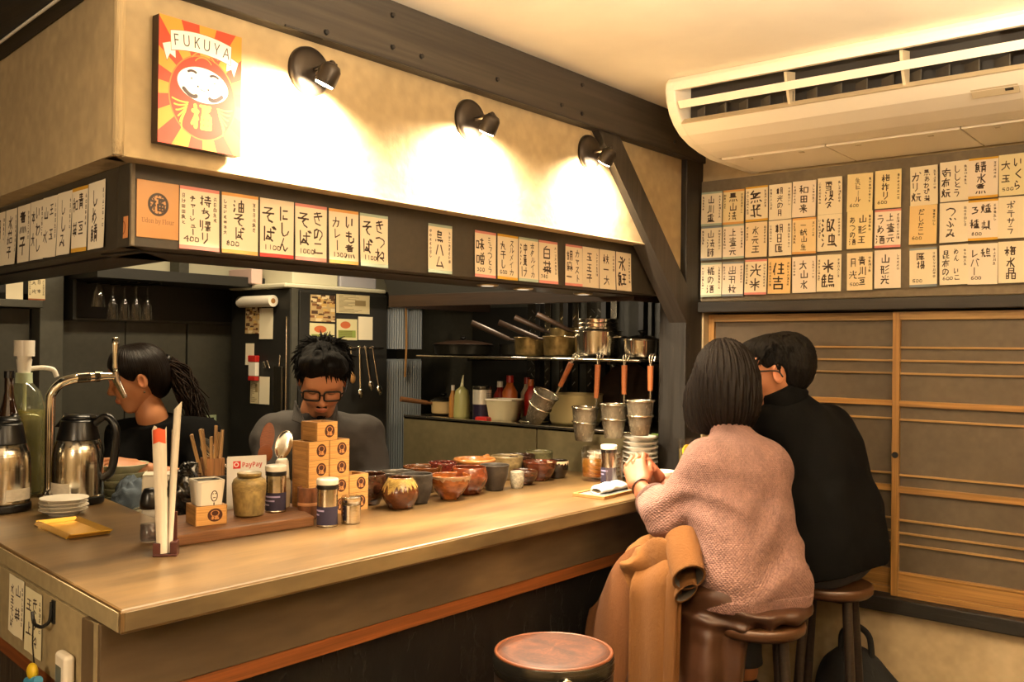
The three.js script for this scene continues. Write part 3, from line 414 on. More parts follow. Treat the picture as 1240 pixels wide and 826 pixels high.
// poster canvas on the fascia
{
  const cv = document.createElement('canvas'); cv.width = 512; cv.height = 672; const c = cv.getContext('2d');
  c.fillStyle = '#d8442a'; c.fillRect(0, 0, 512, 672);
  c.fillStyle = '#dd9036'; for (let k = 0; k < 11; k++) { const a = k * Math.PI / 5.5 + 0.1, b = a + Math.PI / 11; c.beginPath(); c.moveTo(256, 370); c.lineTo(256 + 700 * Math.cos(a), 370 + 700 * Math.sin(a)); c.lineTo(256 + 700 * Math.cos(b), 370 + 700 * Math.sin(b)); c.fill(); }
  c.fillStyle = '#cf3a20'; c.strokeStyle = '#dd7234'; c.lineWidth = 8; c.beginPath(); c.ellipse(268, 392, 206, 226, 0, 0, 7); c.fill(); c.stroke();
  c.strokeStyle = '#e9843c'; c.lineWidth = 7; for (let k = 0; k < 5; k++) { c.beginPath(); c.arc(268, 232 - k * 4, 60 + k * 24, Math.PI * 1.18, Math.PI * 1.82); c.stroke(); }
  c.fillStyle = '#f6f0e6'; c.strokeStyle = '#6a3a22'; c.lineWidth = 4; c.beginPath(); c.ellipse(268, 322, 160, 96, 0.04, 0, 7); c.fill(); c.stroke();
  c.strokeStyle = c.fillStyle = '#3a2a24'; c.lineCap = 'round'; c.lineWidth = 13;
  for (const s of [-1, 1]) { c.beginPath(); c.moveTo(268 + s * 46, 262); c.quadraticCurveTo(268 + s * 70, 250, 268 + s * 92, 264); c.stroke(); c.beginPath(); c.arc(268 + s * 72, 298, 5, 0, 7); c.fill(); c.beginPath(); c.moveTo(268 + s * 42, 388); c.quadraticCurveTo(268 + s * 70, 406, 268 + s * 118, 362); c.lineWidth = 22; c.stroke(); c.lineWidth = 13; }
  c.lineWidth = 4; c.beginPath(); c.arc(236, 334, 6, 0, 7); c.fill(); c.beginPath(); c.arc(300, 340, 6, 0, 7); c.fill(); c.beginPath(); c.moveTo(250, 346); c.quadraticCurveTo(268, 356, 286, 346); c.stroke();
  c.strokeStyle = '#dba83e'; c.lineWidth = 9; for (const s of [-1, 1]) for (let k = 0; k < 6; k++) { c.beginPath(); c.moveTo(268 + s * (92 + k * 3), 432 + k * 10); c.quadraticCurveTo(268 + s * 140, 440 + k * 22, 268 + s * (186 - k * 12), 424 + k * 30); c.stroke(); }
  const r = rng(12); c.strokeStyle = '#e2b344'; glyph(c, '福', 196, 424, 146, 20, r);
  c.fillStyle = '#f4ede2'; c.strokeStyle = '#8a5a3a'; c.lineWidth = 3;
  for (const s of [-1, 1]) { c.beginPath(); c.moveTo(256 + s * 236, 150); c.lineTo(256 + s * 160, 120); c.lineTo(256 + s * 156, 214); c.lineTo(256 + s * 190, 196); c.lineTo(256 + s * 208, 236); c.closePath(); c.fill(); c.stroke(); }
  c.beginPath(); c.moveTo(66, 70); c.quadraticCurveTo(256, 22, 446, 70); c.lineTo(440, 176); c.quadraticCurveTo(256, 128, 72, 176); c.closePath(); c.fill(); c.stroke();
  c.fillStyle = '#4a443e'; c.font = '84px sans-serif'; c.textAlign = 'center';
  [...'FUKUYA'].forEach((g, k) => { c.save(); c.translate(104 + k * 61, 142 - 13 * (1 - ((k - 2.5) / 2.5) ** 2)); c.rotate((k - 2.5) * 0.05); c.scale(0.86, 1); c.fillText(g, 0, 0); c.restore(); });
  const t = new THREE.CanvasTexture(cv); t.colorSpace = THREE.SRGBColorSpace; M.poster = mat('#ffffff', 0.8, { map: t });
  const p = thing('poster', 'red and orange canvas of a round doll under a white banner', 'poster', [1.079, 1.9, ZF]);
  obj('canvas_edge', [bx(-0.0955, 0.0955, 0, 0.256, 0.004, 0.029, 0.001)], M.woodDark, p);
  const face = new THREE.PlaneGeometry(0.191, 0.256, 1, 1); face.translate(0, 0.128, 0.0297); obj('canvas_face', [face], M.poster, p);
}
M.acVane = mat('#4b463d', 0.6);
// ---------------------------------------------------------------- air conditioner under the ceiling
{
  const z0 = -1.55, L = 1.28, t = thing('air_conditioner', 'large cream ceiling-hung air conditioner above the wall board', 'air conditioner', [3.24, 2.14, z0]);
  const ox = 3.24, oy = 2.14, sh = (pts) => new THREE.Shape(pts.map(([x, y]) => new THREE.Vector2(x - ox, y - oy)));
  const along = (pts, a, b, bev = 0) => boxUV(new THREE.ExtrudeGeometry(sh(pts), { depth: b - a - 2 * bev, bevelEnabled: bev > 0, bevelSize: bev, bevelThickness: bev, bevelOffset: -bev, bevelSegments: 2 }).translate(0, 0, a + bev));
  const full = [[2.632, 2.361], [2.618, 2.345], [2.614, 2.32], [2.622, 2.285], [2.64, 2.25], [2.668, 2.22], [2.71, 2.193], [2.77, 2.172], [2.84, 2.158], [2.92, 2.148], [3.232, 2.146], [3.238, 2.15], [3.238, 2.361]];
  obj('end_casing', [along(full, 0, 0.036, 0.006)], M.acWhite, t); obj('end_casing', [along(full, L - 0.036, L, 0.006)], M.acWhite, t);
  obj('top_lip', [along([[2.632, 2.361], [2.618, 2.345], [2.614, 2.33], [2.615, 2.318], [2.635, 2.32], [2.70, 2.35], [2.70, 2.361]], 0.034, L - 0.034)], M.acWhite, t);
  obj('lower_cover', [along([[2.66, 2.2225], [2.668, 2.2175], [2.71, 2.192], [2.77, 2.171], [2.84, 2.157], [2.915, 2.15], [2.915, 2.162], [2.78, 2.186], [2.70, 2.206], [2.672, 2.228]], 0.034, L - 0.034)], M.acWhite, t);
  for (const [a, b] of [[0.04, 0.40], [0.404, 0.80], [0.804, 1.24]]) { const p = obj('service_panel', [along([[2.93, 2.146], [3.20, 2.143], [3.20, 2.153], [2.93, 2.156]], a, b, 0.002)], M.acWhite, t); for (const z of [a + 0.09, b - 0.09]) obj('clip', [bx(2.955 - ox, 2.97 - ox, 2.1435 - oy, 2.147 - oy, z - 0.008, z + 0.008, 0.001)], M.acGrey, p); }
  obj('back_plate', [bx(2.72 - ox, 2.73 - ox, 2.204 - oy, 2.36 - oy, 0.03, L - 0.03, 0), bx(2.90 - ox, 3.236 - ox, 2.155 - oy, 2.36 - oy, 0.03, L - 0.03, 0)], M.acDark, t);
  obj('slot_edge', [along([[2.657, 2.221], [2.663, 2.219], [2.682, 2.234], [2.678, 2.238]], 0.036, L - 0.036)], M.acGrey, t);
  const flap = (z, l) => along([[2.619, 2.283], [2.634, 2.262], [2.70, 2.292], [2.702, 2.297], [2.66, 2.294]], z, z + l);
  obj('flap', [flap(0.045, L - 0.09)], M.acWhite, t);
  for (let k = 0; k < 16; k++) obj('vane', [bx(-0.0015, 0.0015, -0.018, 0.02, -0.028, 0.028, 0).rotateY(Math.PI / 2 + 0.9).translate(2.70 - ox, 2.25 - oy, 0.085 + k * 0.073)], M.acVane, t);
  for (const z of [0.39, 0.72, 1.05]) obj('divider', [along([[2.636, 2.318], [2.642, 2.29], [2.668, 2.228], [2.70, 2.235], [2.70, 2.33]], z, z + 0.008)], M.acGrey, t);
  const lab = obj('control_label', [boxUV(new RoundedBoxGeometry(0.034, 0.002, 0.115, 1, 0.0009)).rotateZ(-0.53).translate(2.718 - ox, 2.1885 - oy, 0.94)], M.acGrey, t);
  obj('indicator_window', [boxUV(new THREE.BoxGeometry(0.008, 0.002, 0.02)).rotateZ(-0.53).translate(2.7165 - ox, 2.1878 - oy, 0.975)], M.acDark, lab);
}
// ---------------------------------------------------------------- lamps
function glow(name, geo, color, k, parent) { return obj(name, [geo], new THREE.MeshStandardMaterial({ color: '#000000', emissive: color, emissiveIntensity: k }), parent); }
function wallLamp(x, y, label, tiltX, tiltZ, cone, share = 1) {
  const t = thing('wall_lamp', label, 'wall lamp', [x, y, ZF], 0, 'spot lamps on the fascia');
  obj('wall_plate', [mv(lathe([[0.0001, 0.024], [0.03, 0.0225], [0.05, 0.017], [0.0565, 0.009], [0.058, 0], [0.0001, 0]], 40), 0, 0, 0, Math.PI / 2)], M.lampBlack, t);
  obj('arm', [rod([0, 0, 0.02], [0, 0.002, 0.082], 0.0055), mv(new THREE.SphereGeometry(0.009, 14, 10), 0, 0.002, 0.086), rod([-0.013, 0.002, 0.086], [0.013, 0.002, 0.086], 0.004)], M.lampBlack, t);
  const head = new THREE.Euler(tiltX, 0, tiltZ), h = obj('lamp_head', [lathe([[0.006, 0.0], [0.018, -0.004], [0.024, -0.014], [0.0255, -0.05], [0.024, -0.05], [0.0225, -0.016], [0.006, -0.006]], 32)], M.lampBlack, t);
  h.position.set(0, 0.002, 0.092); h.rotation.copy(head);
  const b = glow('bulb', lathe([[0.0001, -0.04], [0.015, -0.042], [0.0215, -0.05], [0.0205, -0.054], [0.0001, -0.056]], 24), WARM, 14, h);
  const s = new THREE.SpotLight(WARM, SPOT_CD * share, 0, cone * D2R, 0.62, 2); s.shadow.radius = 1.1; s.castShadow = true;
  const q = new THREE.Quaternion().setFromEuler(head), at = V(0, -0.062, 0).applyQuaternion(q).add(V(0, 0.002, 0.092)), to = V(0, -1, 0).applyQuaternion(q).add(at);
  s.position.copy(at); s.target.position.copy(to); t.add(s); t.add(s.target); s.name = 'wall_lamp';
}
wallLamp(1.375, 2.135, 'black spot lamp on the fascia next to the poster', 0.42, -0.2, 88);
wallLamp(1.93, 2.128, 'middle black spot lamp on the bright plaster fascia', 0.5, 0.0, 87, 0.85);
wallLamp(2.507, 2.133, 'black spot lamp on the fascia beside the diagonal brace', 0.6, 0.0, 80, 0.65);
// ceiling lamps over the seating area, behind the camera, and a tube light in the kitchen
for (const [x, z, l] of [[1.15, -0.5, 'bowl-shaped hanging uplighter over the middle of the seating area'], [1.95, 0.35, 'bowl-shaped hanging uplighter nearer the window wall']]) {
  const t = thing('hanging_uplighter', l, 'hanging lamp', [x, CEIL, z], 0, 'uplighters over the seating area');
  obj('canopy', [lathe([[0.0001, 0], [0.05, 0], [0.052, -0.012], [0.0001, -0.02]], 24)], M.lampBlack, t); obj('stem', [rod([0, -0.01, 0], [0, -0.36, 0], 0.004)], M.lampBlack, t);
  obj('bowl', [lathe([[0.0001, -0.37], [0.08, -0.36], [0.13, -0.32], [0.145, -0.28], [0.141, -0.28], [0.126, -0.315], [0.078, -0.35], [0.0001, -0.36]], 32)], M.lampBlack, t);
  glow('bulb', mv(new THREE.SphereGeometry(0.035, 20, 14), 0, -0.305, 0), WARM2, 10, t);
  const p = new THREE.PointLight(WARM2, UP_CD, 0, 2); p.shadow.radius = 1.6; p.position.set(0, -0.305, 0); p.castShadow = true; p.name = 'hanging_uplighter'; t.add(p);
}
for (const [x, z, drop, k, l] of [[0.35, 0.55, 0.17, 1, 'globe ceiling lamp behind the viewer, nearer the windows'], [-0.65, -1.15, 0.62, 1.9, 'low hanging globe lamp by the left wall of the seating area']]) {
  const t = thing('ceiling_lamp', l, 'ceiling lamp', [x, CEIL, z], 0, 'globes over the seating area');
  obj('canopy', [lathe([[0.0001, 0], [0.06, 0], [0.062, -0.012], [0.02, -0.02], [0.0001, -0.022]], 24)], M.lampBlack, t); obj('stem', [rod([0, -0.01, 0], [0, -drop + 0.07, 0], 0.004)], M.lampBlack, t);
  glow('lamp_globe', mv(new THREE.SphereGeometry(0.075, 24, 16), 0, -drop, 0), WARM2, 5, t);
  const p = new THREE.PointLight(WARM2, ROOM_CD * k, 0, 2); p.shadow.radius = 3; p.position.set(0, -drop, 0); p.castShadow = true; p.name = 'ceiling_lamp'; t.add(p);
}
{
  const t = thing('tube_light', 'slim tube light on the kitchen ceiling behind the fascia', 'light', [2.1, CEIL, -2.95]);
  obj('housing', [bx(-0.6, 0.6, -0.05, 0, -0.05, 0.05, 0.004)], M.white, t);
  glow('tube', bx(-0.58, 0.58, -0.064, -0.0505, -0.03, 0.03, 0.004), new THREE.Color(1, 0.8, 0.52), 3, t);
  const a = new THREE.RectAreaLight(new THREE.Color(1, 0.79, 0.5), KITCHEN_CD * 9, 1.16, 0.06); a.position.set(0, -0.068, 0); a.rotation.x = -Math.PI / 2; a.name = 'tube_light'; t.add(a);
}
for (const [x, z, l] of [[2.20, -1.93, 'small dim downlight under the band, nearest the lone slip'], [2.40, -1.95, 'small dim downlight under the band by the numeral slip'], [2.74, -1.95, 'small dim downlight under the band near the brace']]) {
  const t = thing('downlight', l, 'downlight', [x, 1.692, z], 0, 'downlights under the band');
  obj('rim', [lathe([[0.026, 0], [0.034, 0], [0.0345, -0.003], [0.030, -0.006], [0.026, -0.004]], 28)], M.aluminium, t);
  glow('lens', lathe([[0.0001, -0.0065], [0.018, -0.006], [0.027, -0.002], [0.0001, -0.001]], 24), new THREE.Color(1, 0.82, 0.55), 1.1, t);
  const p = new THREE.SpotLight(WARM, 0.22 * KITCHEN_CD, 0, 60 * D2R, 0.6, 2); p.position.set(0, -0.012, 0); p.target.position.set(0, -1, 0.02); p.shadow.radius = 1; t.add(p); t.add(p.target); p.name = 'downlight';
}
// ---------------------------------------------------------------- things on the counter
const CT = 1.0;
// carafes on the wing
function carafe(x, z, turn, label) {
  const t = thing('vacuum_carafe', label, 'carafe', [x, CT, z], turn, 'vacuum carafes on the wing');
  obj('body', [lathe([[0.0001, 0.018], [0.0735, 0.018], [0.0745, 0.03], [0.0745, 0.12], [0.0735, 0.15], [0.070, 0.175], [0.062, 0.196], [0.058, 0.2], [0.0001, 0.2]], 48)], M.steel, t);
  obj('base', [lathe([[0.0001, 0], [0.073, 0], [0.077, 0.004], [0.077, 0.02], [0.074, 0.024], [0.0001, 0.024]], 48)], M.blackPlastic, t);
  obj('shoulder', [lathe([[0.0001, 0.196], [0.061, 0.194], [0.0625, 0.2], [0.056, 0.228], [0.051, 0.252], [0.049, 0.258], [0.0001, 0.26]], 40)], M.blackPlastic, t);
  obj('lid', [lathe([[0.0001, 0.258], [0.044, 0.258], [0.046, 0.263], [0.042, 0.274], [0.0001, 0.277]], 32), bx(-0.016, 0.016, 0.262, 0.272, 0.02, 0.062, 0.004)], M.blackPlastic, t);
  obj('spout', [mv(new THREE.ConeGeometry(0.026, 0.05, 16), 0, 0.245, -0.05, -2.0, 0, 0)], M.blackPlastic, t);
  obj('handle', [new THREE.TubeGeometry(new THREE.CatmullRomCurve3([V(0, 0.245, 0.045), V(0, 0.268, 0.085), V(0, 0.235, 0.112), V(0, 0.16, 0.112), V(0, 0.095, 0.098), V(0, 0.075, 0.074)]), 28, 0.0125, 10)], M.blackPlastic, t);
  obj('sticker', [new THREE.CylinderGeometry(0.0748, 0.0748, 0.034, 20, 1, true, 3.6, 1.15).translate(0, 0.052, 0)], M.paperWhite, t);
}
carafe(1.385, -2.895, 0.75, 'steel vacuum carafe with black handle standing between small plates and beer tap');
carafe(1.175, -2.92, 2.4, 'steel vacuum carafe at the left edge, only its right half in view');
// plates and gold tray on the wing
function dish(name, label, x, y, z, prof, m, group, seg = 40) { const o = obj(name, lathe(prof, seg), m); o.position.set(x, y, z); return tag(o, label, name.includes('bowl') || name.includes('pot') ? 'bowl' : name.includes('cup') ? 'cup' : 'plate', group); }
const plateProf = (r, h) => [[0.0001, 0.004], [r * 0.55, 0.004], [r * 0.57, 0], [r * 0.62, 0.0005], [r * 0.64, 0.005], [r * 0.9, h * 0.75], [r, h], [r * 0.995, h + 0.002], [r * 0.88, h * 0.85], [r * 0.6, 0.007], [0.0001, 0.007]];
['bottom', 'second', 'third', 'top'].forEach((w, k) => dish('small_plate', `small white plate, ${w} of the stack beside the gold tray`, 1.268 + 0.002 * (k % 2), CT + k * 0.0105, -2.735, plateProf(0.066, 0.015), M.white, 'small white plates on the wing'));
{
  const t = thing('gold_tray', 'shallow rectangular gold tray lying on the counter wing', 'tray', [1.177, CT, -2.485], -0.11), M1 = mat('#d9a83e', 0.3, { metalness: 0.75 });
  obj('tray_bottom', [bx(-0.046, 0.046, 0.001, 0.004, -0.115, 0.115, 0.001)], M1, t);
  for (const s of [-1, 1]) { obj('rim', [beamBetween([s * 0.052, 0.008, -0.122], [s * 0.052, 0.008, 0.122], 0.003, 0.015, V(1, 0.8, 0))], M1, t); obj('rim', [beamBetween([-0.052, 0.008, s * 0.122], [0.052, 0.008, s * 0.122], 0.003, 0.015, V(0, 0.8, s))], M1, t); }
}
// beer tap and tall bottles behind the carafes
{
  const t = thing('beer_tap', 'chrome beer tap arching up behind the carafes', 'beer tap', [1.385, CT, -3.09]);
  obj('column', [lathe([[0.0001, 0], [0.034, 0], [0.036, 0.008], [0.024, 0.014], [0.0155, 0.03], [0.0155, 0.06]], 24), tube([[0, 0.05, 0], [0, 0.3, 0], [0.006, 0.335, 0.004], [0.03, 0.365, 0.01], [0.075, 0.38, 0.02], [0.155, 0.386, 0.03]], 0.0155, 40, 14)], M.chrome, t);
  obj('coupling', [rod([0.075, 0.381, 0.02], [0.115, 0.384, 0.025], 0.0185, 0.0185, 16), rod([0.13, 0.385, 0.027], [0.146, 0.386, 0.029], 0.02, 0.02, 6)], M.steelDark, t);
  obj('faucet', [rod([0.145, 0.386, 0.03], [0.2, 0.385, 0.036], 0.014, 0.012, 16), rod([0.196, 0.40, 0.036], [0.205, 0.365, 0.036], 0.014, 0.012, 16), rod([0.205, 0.368, 0.036], [0.232, 0.312, 0.04], 0.011, 0.008, 14)], M.chrome, t);
  obj('tap_handle', [mv(lathe([[0.0001, 0], [0.007, 0], [0.0095, 0.012], [0.008, 0.03], [0.0125, 0.09], [0.011, 0.112], [0.0001, 0.115]], 18), 0.198, 0.402, 0.036)], M.chrome, t);
}
{
  const t = thing('pump_bottle', 'big clear bottle with white pump top half full of pale green liquor', 'bottle', [1.345, CT, -3.19]);
  const c = mat('#e8ecd0', 0.06, { transmission: 0.92, thickness: 0 });
  obj('bottle_body', [lathe([[0.0001, 0.002], [0.062, 0.002], [0.068, 0.012], [0.068, 0.08], [0.064, 0.1], [0.068, 0.12], [0.068, 0.24], [0.065, 0.29], [0.05, 0.335], [0.026, 0.362], [0.02, 0.37]], 40)], c, t);
  obj('liquor', [lathe([[0.0001, 0.006], [0.058, 0.006], [0.0645, 0.014], [0.0645, 0.08], [0.0605, 0.1], [0.0645, 0.12], [0.0645, 0.24], [0.063, 0.275], [0.0001, 0.275]], 40)], mat('#b3a444', 0.1, { transmission: 0.7, thickness: 0 }), t);
  obj('collar', [cyl(0.026, 0.025, 0.034, 24, 0.362)], mat('#b9c7a5', 0.5), t);
  obj('pump', [cyl(0.019, 0.024, 0.05, 24, 0.39), cyl(0.031, 0.031, 0.052, 28, 0.45), cyl(0.022, 0.022, 0.03, 20, 0.425)], M.white, t);
  obj('nozzle', [tube([[0.01, 0.408, 0], [0.055, 0.412, 0.012], [0.085, 0.405, 0.02], [0.095, 0.382, 0.024]], 0.008, 16, 10)], M.white, t);
  obj('dip_tube', [rod([0, 0.02, 0], [0.003, 0.39, 0], 0.006)], mat('#dfe3c8', 0.4), t);
}
function saltBottle(x, z, h, label, m) {
  const t = thing('brown_bottle', label, 'bottle', [x, CT, z]);
  obj('bottle_body', [lathe([[0.0001, 0.002], [0.034, 0.002], [0.037, 0.01], [0.037, h * 0.55], [0.033, h * 0.64], [0.018, h * 0.78], [0.0135, h * 0.86], [0.0135, h], [0.0001, h]], 32)], m, t);
  obj('cap', [cyl(0.015, 0.0148, 0.022, 20, h - 0.012)], M.blackPlastic, t);
}
const brownGlass = mat('#2a1508', 0.08, { clearcoat: 0.6 });
saltBottle(1.262, -3.10, 0.395, 'dark brown bottle standing left of the pump bottle', brownGlass);
saltBottle(1.165, -3.15, 0.375, 'dark bottle at the left edge, behind the half-seen carafe', mat('#14100c', 0.1, { clearcoat: 0.6 }));
// chopstick sleeves in a small stand, soy bottle beside it
{
  const t = thing('sleeve_stand', 'small dark red stand holding the tall paper chopstick sleeves', 'stand', [1.185, CT, -2.035], -0.7);
  const m = mat('#43180f', 0.4, { clearcoat: 0.3 });
  obj('foot', [bx(-0.027, 0.027, 0, 0.006, -0.02, 0.02, 0.002)], m, t);
  obj('side_block', [bx(-0.027, -0.009, 0.005, 0.032, -0.018, 0.018, 0.002)], m, t); obj('side_block', [bx(0.011, 0.027, 0.005, 0.034, -0.018, 0.018, 0.002)], m, t); obj('back_plate', [bx(-0.026, 0.026, 0.005, 0.03, -0.019, -0.013, 0.001), bx(0.012, 0.022, 0.005, 0.1, -0.018, -0.010, 0.001)], m, t);
  const orange = mat('#d9562e', 0.7);
  const mk = (dx, dz, h, w, d, rx, rz, m2, label, tip) => { const s = thing('paper_sleeve', label, 'paper sleeve', [t.position.x + dx, CT + 0.007, t.position.z + dz], -0.7); s.rotation.set(rx, -0.7, rz, 'YXZ'); obj('sleeve', [sheet((u, v) => { const q = Math.sin(u * Math.PI); return [(u - 0.5) * w * (0.72 + 0.28 * v), v * h + (tip ? 0.012 * Math.sin(u * 7) * (v > 0.99) : u * 0.02 * (v > 0.99)), d * q]; }, 6, 12, 0.002)], m2, s); if (tip) obj('printed_flap', [sheet((u, v) => [(u - 0.5) * w * 0.86, h - 0.026 + v * 0.032 - 0.012 * Math.abs(u - 0.5), d * Math.sin(u * Math.PI) + 0.002], 6, 3, 0.0015)], orange, s); else obj('chopsticks', [rod([-0.003, 0.01, -0.001], [-0.003, h * 0.97, -0.001], 0.0026), rod([0.0035, 0.01, -0.001], [0.0035, h * 0.98, -0.001], 0.0026)], M.woodPale, s); };
  mk(-0.012, 0.004, 0.288, 0.032, 0.006, 0.0, 0.035, M.paperWhite, 'wide white paper sleeve with an orange printed top, leaning left', true);
  mk(0.0045, 0.006, 0.335, 0.016, 0.005, 0.0, -0.045, M.paperWhite, 'tallest narrow white chopstick sleeve, in front of the others');
  mk(0.010, -0.002, 0.285, 0.016, 0.005, -0.03, -0.03, M.paperWhite, 'shorter narrow chopstick sleeve at the right of the stand');
}
{
  const t = thing('soy_bottle', 'small clear sauce bottle with glossy black cap behind the paper sleeves', 'bottle', [1.235, CT, -2.20]);
  obj('bottle_body', [lathe([[0.0001, 0.002], [0.022, 0.002], [0.024, 0.008], [0.024, 0.07], [0.018, 0.085], [0.0001, 0.086]], 28)], mat('#ffffff', 0.05, { transmission: 0.95, thickness: 0 }), t);
  obj('sauce', [lathe([[0.0001, 0.005], [0.02, 0.005], [0.022, 0.01], [0.022, 0.045], [0.0001, 0.045]], 24)], mat('#2c140a', 0.15), t);
  obj('cap', [lathe([[0.0001, 0.135], [0.014, 0.134], [0.02, 0.12], [0.024, 0.1], [0.023, 0.084], [0.0001, 0.083]], 24), tube([[0.012, 0.118, 0], [0.03, 0.128, 0.006], [0.036, 0.122, 0.008]], 0.006, 8, 8)], M.blackPlastic, t);
}
// wooden board with its condiments
{
  tag(obj('serving_board', prism([[1.252, -2.102], [1.645, -2.068], [1.735, -2.29], [1.385, -2.35]], CT, CT + 0.027, 0.003), M.woodMid), 'thick reddish-brown wooden board carrying the condiments', 'board');
}
const BT = CT + 0.027;
function printFace(name, w, h, cell, parent, x, y, z, ry = 0) { const g = cellUV(new THREE.PlaneGeometry(w, h), cell); const o = obj(name, [g.rotateY(ry).translate(x, y, z)], M.print, parent); return o; }
function masu(label, x, y, z, turn = 0, s = 0.075, h = 0.0545, open = false) {
  const t = thing('wooden_cup', label, 'wooden cup', [x, y, z], turn, 'square wooden cups');
  const w = 0.0085, a = s / 2;
  obj('front_board', [bx(-a, a, 0, h, a - w, a, 0.001)], M.woodPale, t); obj('back_board', [bx(-a, a, 0, h, -a, -a + w, 0.001)], M.woodPale, t);
  for (const q of [-1, 1]) obj('side_board', [bx(q > 0 ? a - w : -a, q > 0 ? a : -a + w, 0, h, -a + w, a - w, 0.0005), ...[0, 1, 2].map((k) => bx(q > 0 ? a - w : -a - 0.0002, q > 0 ? a + 0.0002 : -a + w, h * (k / 3 + 0.17), h * (k / 3 + 0.33), a - w - 0.0005, a + 0.0003, 0.0003))], M.woodPale, t);
  obj('bottom_board', [bx(-a + w, a - w, 0.002, 0.009, -a + w, a - w, 0.0005)], M.woodPale, t);
  const e = printFace('burnt_crest', s * 0.96, h * 0.98, 69, t, 0, h / 2, a + 0.0006); const u = e.geometry.attributes.uv; for (let i = 0; i < u.count; i++) { const k = u.getY(i); u.setY(i, k); }
  return t;
}
masu('square wooden cup alone on the board with the white cup set in it', 1.395, BT, -2.20, -0.25, 0.082, 0.05);
{
  const t = thing('white_cup', 'white square cup with a printed face, set in the wooden cup on the board', 'cup', [1.395, BT + 0.013, -2.20], -0.25), a = 0.027, b = 0.036, h = 0.1;
  const g = new THREE.CylinderGeometry(b * 1.414, a * 1.414, h, 4, 1, true).rotateY(Math.PI / 4).translate(0, h / 2, 0), gi = new THREE.CylinderGeometry((b - 0.004) * 1.414, (a - 0.004) * 1.414, h - 0.004, 4, 1, true).rotateY(Math.PI / 4).translate(0, h / 2 + 0.002, 0).scale(1, 1, 1);
  gi.index.array.reverse(); const ring = []; for (let k = 0; k < 4; k++) ring.push(beamBetween([[-1, -1], [1, -1], [1, 1], [-1, 1]][k].map((q) => q * (b - 0.002)).flatMap((q, i) => (i ? [h, q] : [q])), [[1, -1], [1, 1], [-1, 1], [-1, -1]][k].map((q) => q * (b - 0.002)).flatMap((q, i) => (i ? [h, q] : [q])), 0.0042, 0.0042));
  obj('cup_wall', [g.toNonIndexed(), gi.toNonIndexed(), ...ring, bx(-a, a, 0, 0.004, -a, a, 0)], M.white, t);
  obj('printed_face', [cellUV(new THREE.PlaneGeometry(0.054, 0.08), 70).rotateX(0.09).translate(0.002, 0.056, 0.0336)], M.print, t);
}
{
  const t = thing('stoneware_jar', 'beige stoneware jar with shallow lid on the board', 'jar', [1.53, BT, -2.205]), m = mat('#c9ad6c', 0.45, { map: T.glaze, clearcoat: 0.3 });
  obj('jar_body', [lathe([[0.0001, 0.002], [0.037, 0.002], [0.04, 0.006], [0.0455, 0.07], [0.0465, 0.088], [0.042, 0.1], [0.034, 0.106], [0.0001, 0.106]], 40)], m, t);
  obj('lid', [lathe([[0.0001, 0.112], [0.024, 0.113], [0.031, 0.119], [0.033, 0.117], [0.032, 0.106], [0.0001, 0.105]], 36)], m, t);
}
function pepperCan(x, y, z, turn, label, h = 0.125) {
  const t = thing('spice_can', label, 'can', [x, y, z], turn, 'spice cans with white lids');
  obj('can_body', [lathe([[0.0275, 0.002], [0.0284, 0.004], [0.0284, h - 0.004], [0.0275, h - 0.003]], 36)], M.steel, t);
  const lb = cellUV(new THREE.CylinderGeometry(0.0286, 0.0286, h * 0.46, 32, 1, true), 71), lu = lb.attributes.uv; for (let i = 0; i < lu.count; i++) lu.setY(i, lb.attributes.position.getY(i) > 0 ? 1 - 5.52 / ROWS : 1 - 5.98 / ROWS);
  obj('label', [lb.translate(0, h * 0.24, 0)], M.print, t);
  obj('foot_rim', [lathe([[0.0001, 0], [0.029, 0], [0.0295, 0.003], [0.0285, 0.006]], 32)], M.steel, t);
  obj('lid', [lathe([[0.0001, h + 0.014], [0.028, h + 0.013], [0.0305, h + 0.009], [0.0305, h - 0.002], [0.0285, h - 0.004], [0.0001, h - 0.004]], 32)], M.white, t);
  obj('collar', [lathe([[0.0288, h - 0.004], [0.0295, h - 0.006], [0.0295, h - 0.014], [0.0286, h - 0.016]], 32)], M.blackPlastic, t);
}
M.printCan = mat('#ffffff', 0.32, { map: atlasTex, metalness: 0.45 });
pepperCan(1.618, BT, -2.205, 1.2, 'tall spice can with white lid on the wooden board by the stoneware jar', 0.118);
pepperCan(1.672, CT, -2.045, 0.4, 'spice can with white lid and purple label on the counter before the wooden cups', 0.118);
pepperCan(2.885, CT, -1.93, 0.3, 'spice can with white lid beside the clasped hands', 0.13);
{
  const t = thing('steel_shaker', 'short plain steel canister beside the purple-labelled spice can', 'canister', [1.742, CT, -2.028]);
  obj('canister_body', [lathe([[0.0001, 0.001], [0.0265, 0.001], [0.0275, 0.004], [0.0275, 0.052], [0.026, 0.0525]], 32)], M.steel, t); obj('lid', [lathe([[0.0001, 0.076], [0.026, 0.0755], [0.028, 0.073], [0.028, 0.054], [0.0001, 0.053]], 32)], M.steel, t);
}
